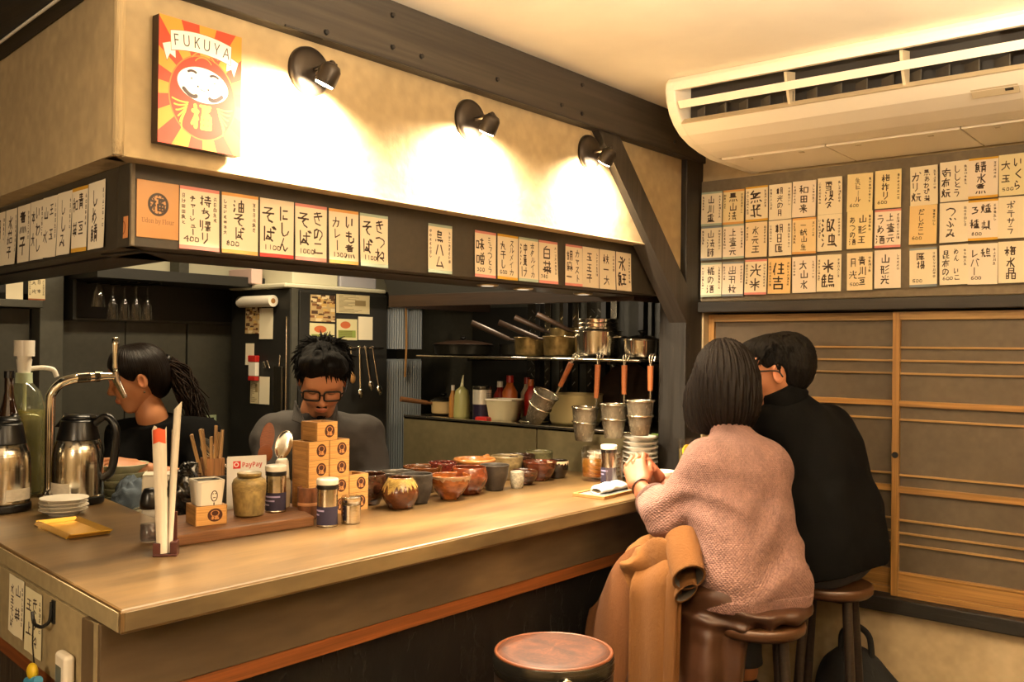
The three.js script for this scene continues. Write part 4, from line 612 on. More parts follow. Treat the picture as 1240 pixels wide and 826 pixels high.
{
  const t = thing('squeeze_bottle', 'squat white-capped clear bottle with amber sauce at the board end', 'bottle', [1.668, BT, -2.245]);
  obj('bottle_body', [lathe([[0.0001, 0.002], [0.022, 0.002], [0.024, 0.006], [0.026, 0.06], [0.024, 0.08], [0.02, 0.086]], 28)], mat('#f2e6c8', 0.15, { transmission: 0.6, thickness: 0 }), t);
  obj('sauce', [lathe([[0.0001, 0.006], [0.02, 0.006], [0.022, 0.05], [0.0001, 0.05]], 24)], mat('#b98748', 0.3), t);
  obj('cap', [lathe([[0.0001, 0.142], [0.014, 0.141], [0.0185, 0.134], [0.021, 0.09], [0.022, 0.084], [0.0001, 0.083]], 24)], M.white, t);
}
{
  const t = thing('card_stand', 'small white upright card with a red payment mark behind the jar', 'card', [1.635, CT, -2.37], -0.35);
  obj('card', [bx(-0.058, 0.058, 0.0, 0.165, -0.0015, 0.0015, 0.0005)], M.paperWhite, t);
  const fg = cellUV(new THREE.PlaneGeometry(0.114, 0.168), 68).translate(0, 0.085, 0.0022); obj('print', [fg], M.print, t); obj('foot', [bx(-0.05, 0.05, 0, 0.006, -0.012, 0.012, 0.001)], M.glass, t);
}
M.woodLight = mat('#e6b676', 0.6, { map: rep(T.grain, 4, 7) }); M.woodBox = mat('#cf8f52', 0.6, { map: rep(T.grain, 4, 7) });
// dark pot with wooden box and chopsticks
{
  const px = 1.575, pz = -2.455, t = thing('utensil_pot', 'dark grey stoneware pot holding wooden chopsticks, behind the white cup', 'pot', [px, CT, pz]);
  obj('pot_wall', [lathe([[0.0001, 0.002], [0.046, 0.002], [0.05, 0.01], [0.053, 0.11], [0.0515, 0.113], [0.049, 0.11], [0.045, 0.012], [0.0001, 0.01]], 36)], mat('#4c443a', 0.55, { map: T.glaze }), t);
  const b = thing('wooden_sleeve', 'small pale wooden box standing in the dark pot around the chopsticks', 'box', [px, CT + 0.0130, pz], -0.3), q = 0.026;
  for (const s of [-1, 1]) { obj('side', [bx(s * q - 0.003, s * q + 0.003, 0, 0.148, -q, q, 0.001)], M.woodBox, b); obj('side', [bx(-q, q, 0, 0.148, s * q - 0.003, s * q + 0.003, 0.001)], M.woodBox, b); }
  const r = rng(6), names = ['leftmost wooden chopstick, leaning out over the black bag', 'second wooden chopstick leaning left in the pot', 'third wooden chopstick from the left in the pot', 'fourth wooden chopstick, shorter, at the middle of the pot', 'fifth wooden chopstick, upright and tall', 'sixth wooden chopstick, upright beside the tallest', 'rightmost wooden chopstick of the bundle in the pot'];
  const lean = [[-0.075, 0.225], [-0.055, 0.24], [-0.036, 0.236], [-0.015, 0.215], [0.012, 0.245], [0.024, 0.232], [0.03, 0.222]];
  names.forEach((l, k) => { const [dx, h] = lean[k], x0 = px + (k - 3) * 0.0058, z0 = pz + (r() - 0.5) * 0.018 + 0.006 * (k % 2 ? 1 : -1); tag(obj('chopstick', [beamBetween([x0 - dx * 0.15, CT + 0.02, z0], [x0 + dx * 0.8, CT + h + 0.01, z0 + (r() - 0.5) * 0.02 - dx * 0.35], 0.0105, 0.0075, V(0.6, 0, 0.8))], M.woodLight), l, 'chopstick', 'chopsticks in the dark pot'); });
}
// black plastic bag and white box behind the sleeves
{
  const r = rng(3); tag(obj('plastic_bag', [blobSheet(1.468, CT + 0.001, -2.415, 0.05, 0.165, 5)], mat('#15130f', 0.22, { clearcoat: 0.6 })), 'crumpled shiny black plastic bag leaning by the dark pot', 'bag');
  const t = thing('white_box', 'white box standing on the worktop behind the paper sleeves', 'box', [1.545, 0.9, -2.64], -0.6); obj('box_body', [bx(-0.075, 0.075, 0, 0.20, -0.04, 0.04, 0.006)], M.paperWhite, t); obj('flap', [bx(-0.073, 0.073, 0.2005, 0.2025, -0.038, 0.045, 0.0005)], M.paperWhite, t);
}
function blobSheet(x, y, z, r, h, seed) {
  const g = new THREE.SphereGeometry(1, 40, 28), p = g.attributes.position; for (let i = 0; i < p.count; i++) { const a = p.getX(i), b = p.getY(i), c = p.getZ(i), k = 0.78 + 0.34 * Math.abs(noise3(a * 2.2 + seed, b * 2.2, c * 2.2)) + 0.12 * Math.abs(noise3(a * 6, b * 6 + seed, c * 6)); p.setXYZ(i, a * r * k, Math.max(0, (b * k * 0.5 + 0.47)) * h, c * r * k); }
  g.computeVertexNormals(); g.translate(x, y, z); return g;
}
// spoons standing in a brown holder behind the board
{
  const hx = 1.735, hz = -2.44, t = thing('spoon_holder', 'brown clay holder full of spoons behind the card', 'holder', [hx, CT, hz]);
  obj('holder_wall', [lathe([[0.0001, 0.002], [0.04, 0.002], [0.045, 0.01], [0.05, 0.12], [0.048, 0.122], [0.045, 0.118], [0.04, 0.012], [0.0001, 0.01]], 32)], mat('#7a4a2c', 0.5, { map: T.glaze }), t);
  const spoon = (name, label, cat, b, e, n, w, l, m, hook) => {
    const s = thing(name, label, cat, [0, 0, 0]); const B = V(...b), E = V(...e), d = E.clone().sub(B).normalize(), N = V(...n).normalize(), X = new THREE.Vector3().crossVectors(d, N).normalize(), Z = new THREE.Vector3().crossVectors(X, d);
    const bowl = new THREE.SphereGeometry(1, 24, 16); const p = bowl.attributes.position; for (let i = 0; i < p.count; i++) { const z = p.getZ(i); p.setXYZ(i, p.getX(i) * w, p.getY(i) * l, (z > 0 ? z * 0.15 - 0.1 : z * 0.75) * w); } bowl.computeVertexNormals();
    bowl.applyMatrix4(new THREE.Matrix4().makeBasis(X, d, Z)); bowl.translate(E.x, E.y, E.z);
    const mid = B.clone().lerp(E, 0.3), c = [B.x, mid.y, B.z].map((q, i) => (i === 1 ? mid.y : B.toArray()[i] + (E.toArray()[i] - B.toArray()[i]) * 0.3)); s.position.copy(B);
    obj('spoon_bowl', [bowl.translate(-B.x, -B.y, -B.z)], m, s); const nk = E.clone().addScaledVector(d, -l * 0.8).sub(B); obj('handle', [rod([0, 0, 0], nk.toArray(), 0.0045, 0.006)], m, s);
    if (hook) obj('hook', [mv(new THREE.TorusGeometry(0.018, 0.005, 8, 20, Math.PI * 1.3), ...hook)], m, s);
  };
  spoon('wooden_spoon', 'large reddish wooden spoon leaning right in the clay holder', 'spoon', [hx - 0.014, CT + 0.02, hz], [hx + 0.03, CT + 0.205, hz - 0.012], [-0.5, 0.35, 0.8], 0.021, 0.05, M.woodSpoon);
  spoon('wooden_spoon', 'smaller wooden spoon just below the large one in the holder', 'spoon', [hx, CT + 0.02, hz + 0.02], [hx - 0.01, CT + 0.165, hz + 0.035], [-0.5, 0.3, 0.8], 0.022, 0.027, M.woodSpoon);
  spoon('steel_ladle', 'shiny steel ladle upright at the right of the spoons', 'ladle', [hx + 0.018, CT + 0.02, hz + 0.012], [hx + 0.075, CT + 0.185, hz + 0.012], [-0.6, 0.1, 0.75], 0.0265, 0.045, M.chrome);
  spoon('steel_ladle', 'shiny steel ladle tipped far left of the spoons', 'ladle', [hx - 0.02, CT + 0.02, hz - 0.012], [hx - 0.14, CT + 0.185, hz - 0.06], [-0.2, 0.9, 0.4], 0.03, 0.036, M.chrome);
}
{
  const t = thing('clay_cup', 'tall plain brown cup wedged between the board and the wooden cups', 'cup', [1.70, CT, -2.165]); obj('cup_wall', [lathe([[0.0001, 0.002], [0.026, 0.002], [0.028, 0.006], [0.0305, 0.09], [0.0295, 0.092], [0.0275, 0.09], [0.025, 0.008], [0.0001, 0.007]], 32)], mat('#9a5f38', 0.5, { map: T.glaze }), t); obj('band', [lathe([[0.0293, 0.04], [0.0303, 0.042], [0.0303, 0.047], [0.0296, 0.049]], 32)], mat('#c08a5a', 0.5), t);
}
// pyramid of square wooden cups
{
  const s = 0.075, h = 0.0548, x0 = 1.7275 + 0.01, z = -2.1575 - 0.085 + 0.04;
  const at = [[0, 0, 'bottom cup of the left column, behind the spice can'], [0, 1, 'second cup up in the left column of the pyramid'], [0, 2, 'third cup up in the left column of the pyramid'], [0, 3, 'topmost cup of the left column, under the single top cup'], [1, 0, 'bottom cup of the middle column, behind the steel canister'], [1, 1, 'second cup up in the middle column of the pyramid'], [1, 2, 'third cup up in the middle column of the pyramid'], [1, 3, 'topmost cup of the middle column, under the single top cup'], [2, 0, 'bottom cup of the low right column'], [2, 1, 'upper cup of the low right column']];
  for (const [a, b, l] of at) masu('wooden cup with burnt crest, ' + l, x0 + a * (s + 0.001), CT + b * h, z, 0, s, h - 0.0003);
  masu('square wooden cup crowning the whole pyramid', x0 + 0.03, CT + 4 * h, z, -0.02, s, h - 0.0003);
}
// ---------------------------------------------------------------- pottery bowls in a row along the counter
function bowl(label, x, z, y, prof, m, extra, group = 'pottery along the counter') {
  const o = obj('pottery_bowl', lathe(prof, 44), m); o.position.set(x, y, z); tag(o, label, 'bowl', group);
  return o;
}
// open vessel: foot radius f, belly b at height hb, mouth m at height h
function vessel(f, b, hb, m, h, t = 0.004) {
  const out = [[0.0001, 0.003], [f * 0.8, 0.003], [f * 0.86, 0], [f, 0.001], [f * 1.04, 0.006]], N = 12, c = [];
  for (let k = 1; k <= N; k++) { const q = k / N, y = 0.006 + (h - 0.006) * q, r = y < hb ? f * 1.04 + (b - f * 1.04) * Math.sin((y - 0.006) / (hb - 0.006) * Math.PI / 2) : m + (b - m) * Math.cos((y - hb) / (h - hb + 1e-6) * Math.PI / 2); c.push([r, y]); }
  const inn = c.slice().reverse().map(([r, y]) => [Math.max(0.001, r - t), Math.max(0.009, y)]); inn[0][1] = h - 0.0005;
  return [...out, ...c, [c[c.length - 1][0] - t * 0.5, h + 0.0018], ...inn, [0.0001, 0.009]];
}
const glz = (c, r = 0.22) => mat(c, r, { map: T.glaze, clearcoat: 0.6, clearcoatRoughness: 0.12 });
// glaze poured over the upper part: a thin skin with an uneven lower edge
function drip(o, prof, y0, seed, m, reach = 1) {
  const r = rng(seed), N = 72, run = []; for (let k = 0; k < N; k++) run.push(r()); const H = prof[prof.length - 1][1];
  const at = (y) => { for (let k = 1; k < prof.length; k++) if (y <= prof[k][1]) { const [ra, ya] = prof[k - 1], [rb, yb] = prof[k]; return ra + (rb - ra) * (y - ya) / (yb - ya + 1e-9); } return prof[prof.length - 1][0]; };
  const g = sheet((u, v) => { const k = Math.floor(u * N) % N, q = run[k] * 0.65 + run[(k + 1) % N] * 0.35, lo = y0 + (H - y0) * (1 - reach * (0.25 + 0.75 * q * q)), y = lo + (H - lo) * v, R = at(y) + 0.0012, a = -u * Math.PI * 2; return [R * Math.cos(a), y, R * Math.sin(a)]; }, N, 6, 0.001);
  obj('poured_glaze', [g], m, o);
}
const outer = (f, b, hb, m, h) => vessel(f, b, hb, m, h).slice(4, 17);
{
  let o = bowl('round brown pot with pale yellow glaze running down from its mouth', 2.005, -2.105, CT, vessel(0.036, 0.056, 0.045, 0.036, 0.094), glz('#7a4322')); drip(o, outer(0.036, 0.056, 0.045, 0.036, 0.094), 0.03, 5, glz('#e0bd6a'), 1);
  bowl('rough dark grey cylinder bowl next to the yellow-dripped pot', 2.105, -2.135, CT, vessel(0.034, 0.048, 0.06, 0.0495, 0.092), mat('#4a4238', 0.6, { map: T.glaze }));
  o = bowl('wide orange bowl with flecked white rim', 2.235, -2.115, CT, vessel(0.03, 0.067, 0.07, 0.0675, 0.078), glz('#b5652a')); drip(o, outer(0.03, 0.067, 0.07, 0.0675, 0.078), 0.045, 9, mat('#cfa071', 0.3, { map: T.glaze, clearcoat: 0.5 }), 0.7);
  bowl('glossy reddish brown round bowl behind the wide orange bowl', 2.355, -2.14, CT, vessel(0.036, 0.064, 0.055, 0.057, 0.09), glz('#8a4526', 0.16));
  bowl('dark tapering bowl with mottled grey rim, right of the orange pot', 2.475, -2.13, CT, vessel(0.03, 0.05, 0.085, 0.052, 0.088), mat('#41372c', 0.5, { map: T.glaze, clearcoat: 0.2 }));
  bowl('small off-white cup between the dark bowls', 2.568, -2.105, CT, vessel(0.02, 0.0255, 0.03, 0.024, 0.058), glz('#c9bfa6'), null);
  bowl('small dark bowl with orange inside, by the off-white cup', 2.655, -2.14, CT, vessel(0.028, 0.048, 0.045, 0.049, 0.05), glz('#5a3018'));
  bowl('glossy chestnut bowl with flared mouth, far part of the row', 2.775, -2.165, CT, vessel(0.034, 0.062, 0.06, 0.0655, 0.07), glz('#6e341b', 0.14));
  o = bowl('black bowl with broken white rim glaze at the far end of the row', 2.875, -2.16, CT, vessel(0.03, 0.044, 0.045, 0.043, 0.066), glz('#2b1d14', 0.16)); drip(o, outer(0.03, 0.044, 0.045, 0.043, 0.066), 0.03, 15, mat('#c9b391', 0.3, { clearcoat: 0.5 }), 0.6);
  bowl('brown bowl half hidden behind the low column of wooden cups', 1.985, -2.235, CT, vessel(0.04, 0.06, 0.06, 0.06, 0.094), glz('#5d3520'));
  bowl('grey glassy bowl in the back row behind the yellow-dripped pot', 2.13, -2.255, CT, vessel(0.036, 0.06, 0.07, 0.062, 0.085), glz('#6b6458', 0.1));
  bowl('brown bowl with wavy rim in the back row', 2.27, -2.275, CT, vessel(0.038, 0.066, 0.08, 0.068, 0.088), glz('#74431f', 0.18));
  bowl('deep red glazed bowl in the back row behind the wide orange bowl', 2.378, -2.285, CT, vessel(0.034, 0.05, 0.06, 0.05, 0.092), glz('#6d2a1e', 0.14));
  // orange pot with handle standing on an upturned bowl
  const t = thing('orange_pot', 'wide orange pot with thick lip and stub handle in the back row of pottery', 'pot', [2.518, CT, -2.262], 0.3), m = glz('#c9813f', 0.3);
  obj('pot_wall', [lathe([[0.0001, 0.004], [0.05, 0.0], [0.056, 0.004], [0.066, 0.04], [0.066, 0.056], [0.074, 0.062], [0.077, 0.068], [0.074, 0.073], [0.066, 0.071], [0.06, 0.055], [0.05, 0.012], [0.0001, 0.01]], 48).scale(1, 1.32, 1)], m, t); obj('handle', [rod([0.066, 0.086, 0], [0.112, 0.09, 0.0], 0.011, 0.010, 14), mv(new THREE.SphereGeometry(0.0102, 14, 10), 0.112, 0.09, 0)], m, t);
  bowl('beige-rimmed bowl in the back row behind the dark tapering bowl', 2.705, -2.268, CT, vessel(0.036, 0.06, 0.07, 0.061, 0.088), glz('#a08a5e', 0.3));
  bowl('dark lustrous bowl in the back row behind the off-white cup', 2.81, -2.285, CT, vessel(0.036, 0.056, 0.07, 0.057, 0.082), glz('#3c2417', 0.12));
  bowl('greenish rimmed bowl, last of the back row', 2.935, -2.295, CT, vessel(0.036, 0.056, 0.07, 0.058, 0.085), glz('#7a7450', 0.2));
}
// ---------------------------------------------------------------- the guests' end of the counter
{
  const t = thing('drinking_glass', 'ribbed tumbler of amber drink with ice beside the folded towel', 'glass', [2.905, CT, -2.015]);
  obj('glass_wall', [lathe([[0.0001, 0.001], [0.036, 0.001], [0.04, 0.005], [0.044, 0.128], [0.0425, 0.129], [0.038, 0.016], [0.0001, 0.014]], 40)], M.glass, t);
  obj('drink', [lathe([[0.0001, 0.015], [0.0372, 0.017], [0.040, 0.082], [0.0001, 0.082]], 36)], mat('#d69a3a', 0.1, { transmission: 0.75, thickness: 0 }), t);
  for (const [x, y, z, a] of [[-0.012, 0.085, 0.006, 0.4], [0.014, 0.082, -0.008, 1.1], [0.002, 0.098, 0.012, 0.8]]) obj('ice_cube', [new RoundedBoxGeometry(0.024, 0.022, 0.024, 2, 0.005).rotateY(a).rotateX(a * 0.5).translate(x, y, z)], mat('#f3ead8', 0.15, { transmission: 0.7, thickness: 0 }), t);
  const w = thing('water_glass', 'tall thin clear glass standing in front of the clasped hands', 'glass', [2.80, CT, -1.85]);
  obj('glass_wall', [lathe([[0.0001, 0.001], [0.026, 0.001], [0.028, 0.004], [0.0315, 0.135], [0.0303, 0.1355], [0.0265, 0.01], [0.0001, 0.008]], 36)], M.glass, w);
}
{
  const t = thing('napkin_tray', 'thin pale wooden tray with blue-grey print near the counter edge', 'tray', [2.675, CT, -1.80], 0.06), m = M.woodPale;
  obj('tray_bottom', [bx(-0.115, 0.115, 0.0, 0.006, -0.062, 0.062, 0.002)], m, t);
  for (const s of [-1, 1]) { obj('rim', [bx(-0.115, 0.115, 0.0055, 0.011, s * 0.058 - 0.004, s * 0.058 + 0.004, 0.0015)], m, t); obj('rim', [bx(s * 0.111 - 0.004, s * 0.111 + 0.004, 0.0055, 0.011, -0.055, 0.055, 0.0015)], m, t); }
  obj('paper_mat', [bx(-0.104, 0.104, 0.006, 0.0072, -0.052, 0.052, 0.0004)], mat('#8b9496', 0.8, { map: T.glaze }), t);
  const w = thing('hand_towel', 'white rolled hand towel lying on the thin wooden tray', 'towel', [2.705, CT + 0.0073, -1.805], 0.05);
  obj('towel_roll', [sheet((u, v) => { const a = u * Math.PI * 2.15, e = 1 - 0.35 * Math.abs(2 * v - 1) ** 4, r = (0.024 + 0.003 * Math.sin(v * 17)) * e * (0.86 + 0.1 * u); return [(v - 0.5) * 0.175, r * 0.62 * (1 - Math.cos(a)), 0.036 * e * Math.sin(a) * (0.9 + 0.08 * Math.sin(v * 9)) * 0.95]; }, 36, 20, 0.002)], mat('#efe7d8', 0.95, { bumpMap: rep(T.weave, 2), bumpScale: 0.002 }), w);
  const c = thing('chopstick_rest', 'tiny wooden slip at the right end of the towel tray', 'chopstick rest', [2.835, CT, -1.76], 0.1); obj('rest_body', [bx(-0.05, 0.05, 0, 0.008, -0.010, 0.010, 0.003)], M.woodPale, c);
}
{
  const stack = (x, z, y, n, r, dh, m, where, grp) => { for (let k = 0; k < n; k++) dish('serving_plate', `${where}, ${k === n - 1 ? 'top plate' : k ? ORD[k] + ' plate from the counter' : 'lowest plate'}`, x, y + k * dh, z, plateProf(r, 0.018), m, grp); };
  const paleBlue = mat('#efeade', 0.3, { clearcoat: 0.4, map: T.paper }), green = mat('#5d6f37', 0.3, { clearcoat: 0.4 });
  stack(2.985, -2.02, CT, 6, 0.064, 0.0165, paleBlue, 'pale stack behind the amber drink', 'plates behind the amber drink');
  stack(3.03, -1.885, CT, 9, 0.066, 0.0185, paleBlue, 'tallest pale stack behind the clasped hands', 'plates of the tallest stack');
  stack(3.15, -1.925, CT, 7, 0.055, 0.0205, M.white, 'white stack with one green plate on it', 'plates under the green plate');
  dish('serving_plate', 'dark green plate on the white stack behind the hands', 3.15, CT + 7 * 0.0205, -1.925, plateProf(0.055, 0.018), green);
  stack(3.175, -1.805, CT, 8, 0.05, 0.0195, M.white, 'white stack nearest the timber post', 'plates nearest the timber post');
  dish('sauce_bowl', 'small white bowl with fluted rim right of the clasped hands', 2.985, CT, -1.76, vessel(0.024, 0.046, 0.05, 0.047, 0.052, 0.003), M.white);
  const t = thing('lemon_drink', 'tall glass with lemon slice half hidden behind her sleeve', 'glass', [3.085, CT, -1.715]);
  obj('glass_wall', [lathe([[0.0001, 0.001], [0.03, 0.001], [0.033, 0.005], [0.037, 0.165], [0.0357, 0.166], [0.031, 0.014], [0.0001, 0.012]], 36)], M.glass, t); obj('drink', [lathe([[0.0001, 0.013], [0.0305, 0.015], [0.034, 0.13], [0.0001, 0.13]], 30)], mat('#e3d08a', 0.1, { transmission: 0.8, thickness: 0 }), t);
  obj('lemon_slice', [mv(cyl(0.026, 0.026, 0.006, 28), -0.012, 0.12, 0.004, 1.3, 0.5, 0.3)], mat('#e8c02c', 0.5), t);
}
// ---------------------------------------------------------------- behind the wing: plates in hand, cloth, metal bowl
{
  for (let k = 0; k < 7; k++) dish('deep_plate', `pale green-white dish behind the carafe, ${k === 6 ? 'topmost' : k ? ORD[k] + ' from below' : 'lowest'} of the pile`, 1.615, 0.9 + k * 0.026, -3.06, plateProf(0.062 + 0.004 * k, 0.03), mat('#cfd0ae', 0.3, { clearcoat: 0.4 }), 'dishes behind the carafe');
  tag(obj('dish_cloth', [blobSheet(1.60, 0.899, -2.955, 0.075, 0.16, 11)], mat('#5c6874', 0.95, { bumpMap: rep(T.weave, 4), bumpScale: 0.002 })), 'crumpled blue-grey cloth heaped by the carafe', 'cloth');
  const m = thing('metal_pan', 'low round stainless pan on the worktop below the cloth', 'pan', [1.575, 0.9, -2.80]); obj('pan_wall', [lathe([[0.0001, 0.002], [0.075, 0.002], [0.082, 0.01], [0.086, 0.05], [0.09, 0.052], [0.09, 0.055], [0.083, 0.053], [0.078, 0.012], [0.0001, 0.008]], 44)], M.chrome, m); obj('lid', [lathe([[0.0001, 0.085], [0.05, 0.078], [0.083, 0.058], [0.084, 0.054], [0.0001, 0.056]], 44), cyl(0.012, 0.015, 0.02, 18, 0.084)], M.chrome, m);
}
// ---------------------------------------------------------------- hook and remote control on the wing front
{
  const W3 = (q) => wing(0.889, -1.772, q), p = W3(0.262), h = thing('iron_hook', 'black curved hook on the counter wing front beside the slips', 'hook', [p[0], 0.905, p[1]], -Math.PI / 2 + AZ);
  obj('hook_plate', [bx(0.012, 0.026, -0.002, 0.047, 0, 0.005, 0.001)], M.blackMetal, h); obj('hook_curve', [tube([[0.019, 0.044, 0.006], [0.02, 0.006, 0.01], [0.008, -0.008, 0.022], [-0.016, -0.004, 0.03], [-0.028, 0.018, 0.03]], 0.0038, 24, 10)], M.blackMetal, h);
  const q = W3(0.135), r = thing('remote_control', 'white remote control with grey screen in a holder on the counter wing', 'remote control', [q[0] - 0.002, 0.76, q[1]], -Math.PI / 2 + AZ);
  obj('casing', [boxUV(new RoundedBoxGeometry(0.06, 0.165, 0.022, 3, 0.009)).translate(0, 0.028, 0.012)], M.acWhite, r); obj('screen', [bx(-0.02, 0.012, 0.03, 0.085, 0.0226, 0.0236, 0.0004)], mat('#6d7266', 0.3), r); obj('holder', [bx(-0.034, 0.034, -0.075, -0.02, 0, 0.027, 0.004)], M.white, r);
  for (const [x, y] of [[-0.012, 0.015], [0.012, 0.015], [0, 0.0]]) obj('button', [bx(x - 0.006, x + 0.006, y - 0.004, y + 0.004, 0.0226, 0.0246, 0.001)], M.acGrey, r);
  const k = W3(0.262), e = thing('key_tag', 'little blue and yellow figure tag hanging by the remote control', 'tag', [k[0] - 0.034, 0.812, k[1]], -Math.PI / 2 + AZ);
  obj('strap', [tube([[-0.012, 0.1, 0.0], [-0.008, 0.05, 0.002], [0, 0.0, 0.0]], 0.0016, 12, 6)], M.blackPlastic, e); obj('yellow_knob', [new THREE.SphereGeometry(0.018, 18, 14).scale(1, 1, 0.6).translate(0, -0.006, 0.004)], mat('#d9b722', 0.5), e); obj('blue_bar', [rod([-0.03, -0.034, 0.004], [0.04, -0.014, 0.004], 0.009, 0.009, 12), rod([-0.022, -0.032, 0.004], [-0.024, -0.06, 0.004], 0.009, 0.011, 12)], mat('#4a9ac0', 0.5), e); obj('orange_knob', [new THREE.SphereGeometry(0.016, 16, 12).scale(1, 1, 0.6).translate(0.004, -0.05, 0.004)], mat('#d98a26', 0.5), e);
}
// ---------------------------------------------------------------- the kitchen
// range with steel front, hood, checker-plate wall
{
  const t = thing('range_unit', 'long stainless steel cooking unit along the kitchen side wall', 'range', [3.1, 0, -2.58]);
  obj('front_panel', [bx(0, 0.02, 0, 1.168, -0.655, 0.14, 0.004), bx(0, 0.02, 0, 1.168, 0.145, 0.64, 0.004)], M.steelPanel, t);
  obj('end_panel', [bx(0, 0.6, 0, 1.165, -0.66, -0.65, 0.002)], M.steelPanel, t);
  obj('range_top', [bx(0.0, 0.6, 1.15, 1.165, -0.655, 0.64, 0.003)], M.steelDark, t); obj('front_lip', [bx(-0.006, 0.024, 1.16, 1.172, -0.655, 0.64, 0.003)], M.steel, t);
  const h = thing('range_hood', 'big black extractor hood over the cooking unit', 'hood', [3.0, 1.675, -2.5]);
  obj('hood_body', [plate([[-0.74, 0.05], [0.6, 0.05], [0.6, 0.66], [-1.02, 0.66]], 0, 0.7).rotateY(-Math.PI / 2).translate(0.7, 0, 0)], M.kitchenDark, h);
  obj('lower_lip', [bx(-0.004, 0.012, 0, 0.055, -0.74, 0.6, 0.002), bx(0, 0.7, 0, 0.052, -0.74, -0.725, 0.002), bx(0, 0.6, 0, 0.052, 0.585, 0.6, 0.002)], M.woodDark, h);
  glow('hood_lamp', bx(0.12, 0.16, 0.034, 0.0495, -0.25, 0.1, 0.003), new THREE.Color(1, 0.8, 0.55), 1.2, h);
  for (const z of [-0.2, 0.05]) { const p = new THREE.PointLight(new THREE.Color(1, 0.8, 0.55), 0.34, 0, 2); p.position.set(0.14, 0.022, z); p.shadow.radius = 2; p.castShadow = true; p.name = 'hood_lamp'; h.add(p); }
}
struct('trim_15', [bx(3.70, 3.722, 0, 1.7, -3.35, -2.98, 0.002)], M.kitchenDark);
for (const [a, b] of [[-2.975, -2.83], [-2.775, -2.66], [-2.61, -2.44]]) {                       // checker plate with raised bars
  const p = struct('wall_checker_plate', [bx(3.70, 3.715, 1.1, 1.72, a, b, 0.001)], M.steelDark), r = rng(Math.round(a * 100)), bars = [];
  for (let y = 1.13, k = 0; y < 1.7; y += 0.032, k++) for (let z = a + 0.02 + (k % 2) * 0.018; z < b - 0.015; z += 0.036) bars.push(new THREE.BoxGeometry(0.004, 0.005, 0.026).rotateX((k % 2 ? 1 : -1) * 0.8).translate(3.699, y, z));
  const s = obj('raised_bars', bars, M.chrome, p); s.userData.kind = 'stuff';
}
for (const [a, b] of [[-2.40, -2.25], [-2.19, -2.08], [-2.04, -1.93]]) struct('wall_steel_panel', [bx(3.70, 3.716, 1.0, 1.72, a, b, 0.001)], M.kitchenWall);
for (const z of [-2.80, -2.635, -2.42, -2.22, -2.06]) struct('trim_16', [bx(3.56, 3.60, 1.165, 1.74, z - 0.014, z + 0.014, 0.002)], M.blackMetal);
// shelf with pots
{
  const t = thing('pot_shelf', 'long thin steel shelf carrying pots over the cooking unit', 'shelf', [3.05, 1.45, -2.5]);
  obj('shelf_board', [bx(0, 0.5, -0.004, 0.004, -0.6, 0.6, 0.001)], M.steelDark, t); obj('front_rail', [rod([-0.004, 0, -0.6], [-0.004, 0, 0.6], 0.006)], M.steel, t);
  for (const z of [-0.3, 0.28, 0.44]) obj('bracket', [beamBetween([0.50, -0.002, z], [0.50, 0.24, z], 0.02, 0.02), bx(0.02, 0.52, -0.018, -0.005, z - 0.008, z + 0.008, 0.001)], M.blackMetal, t);
}
const SY = 1.4545, yukihira = mat('#b49a62', 0.36, { metalness: 0.75, map: T.glaze }), darkPan = mat('#17150f', 0.4, { metalness: 0.4 });
function pot(name, label, cat, x, y, z, r, h, m, handle, hm, lid, grp) {
  const t = thing(name, label, cat, [x, y, z], 0, grp);
  obj('pot_wall', [lathe([[0.0001, 0.002], [r * 0.86, 0.002], [r * 0.95, h * 0.15], [r, h * 0.96], [r * 1.04, h * 0.98], [r * 1.04, h], [r * 0.98, h], [r * 0.93, h * 0.17], [0.0001, 0.006]], 40)], m, t);
  if (handle) { const [a, l, up] = handle, d = V(Math.cos(a), 0, Math.sin(a)); obj('handle', [rod([d.x * r, h * 0.85, d.z * r], [d.x * (r + 0.03), h * 0.9, d.z * (r + 0.03)], 0.006), rod([d.x * (r + 0.025), h * 0.9, d.z * (r + 0.025)], [d.x * (r + l), h * 0.9 + up, d.z * (r + l)], 0.010, 0.013, 14)], hm, t); }
  if (lid) { obj('lid', [lathe([[0.0001, h + 0.022], [r * 0.5, h + 0.018], [r * 0.98, h + 0.006], [r * 1.03, h], [0.0001, h + 0.001]], 40)], lid, t); obj('lid_knob', [lathe([[0.0001, h + 0.04], [0.014, h + 0.038], [0.016, h + 0.03], [0.007, h + 0.026], [0.007, h + 0.02]], 18)], M.blackPlastic, t); }
  return t;
}
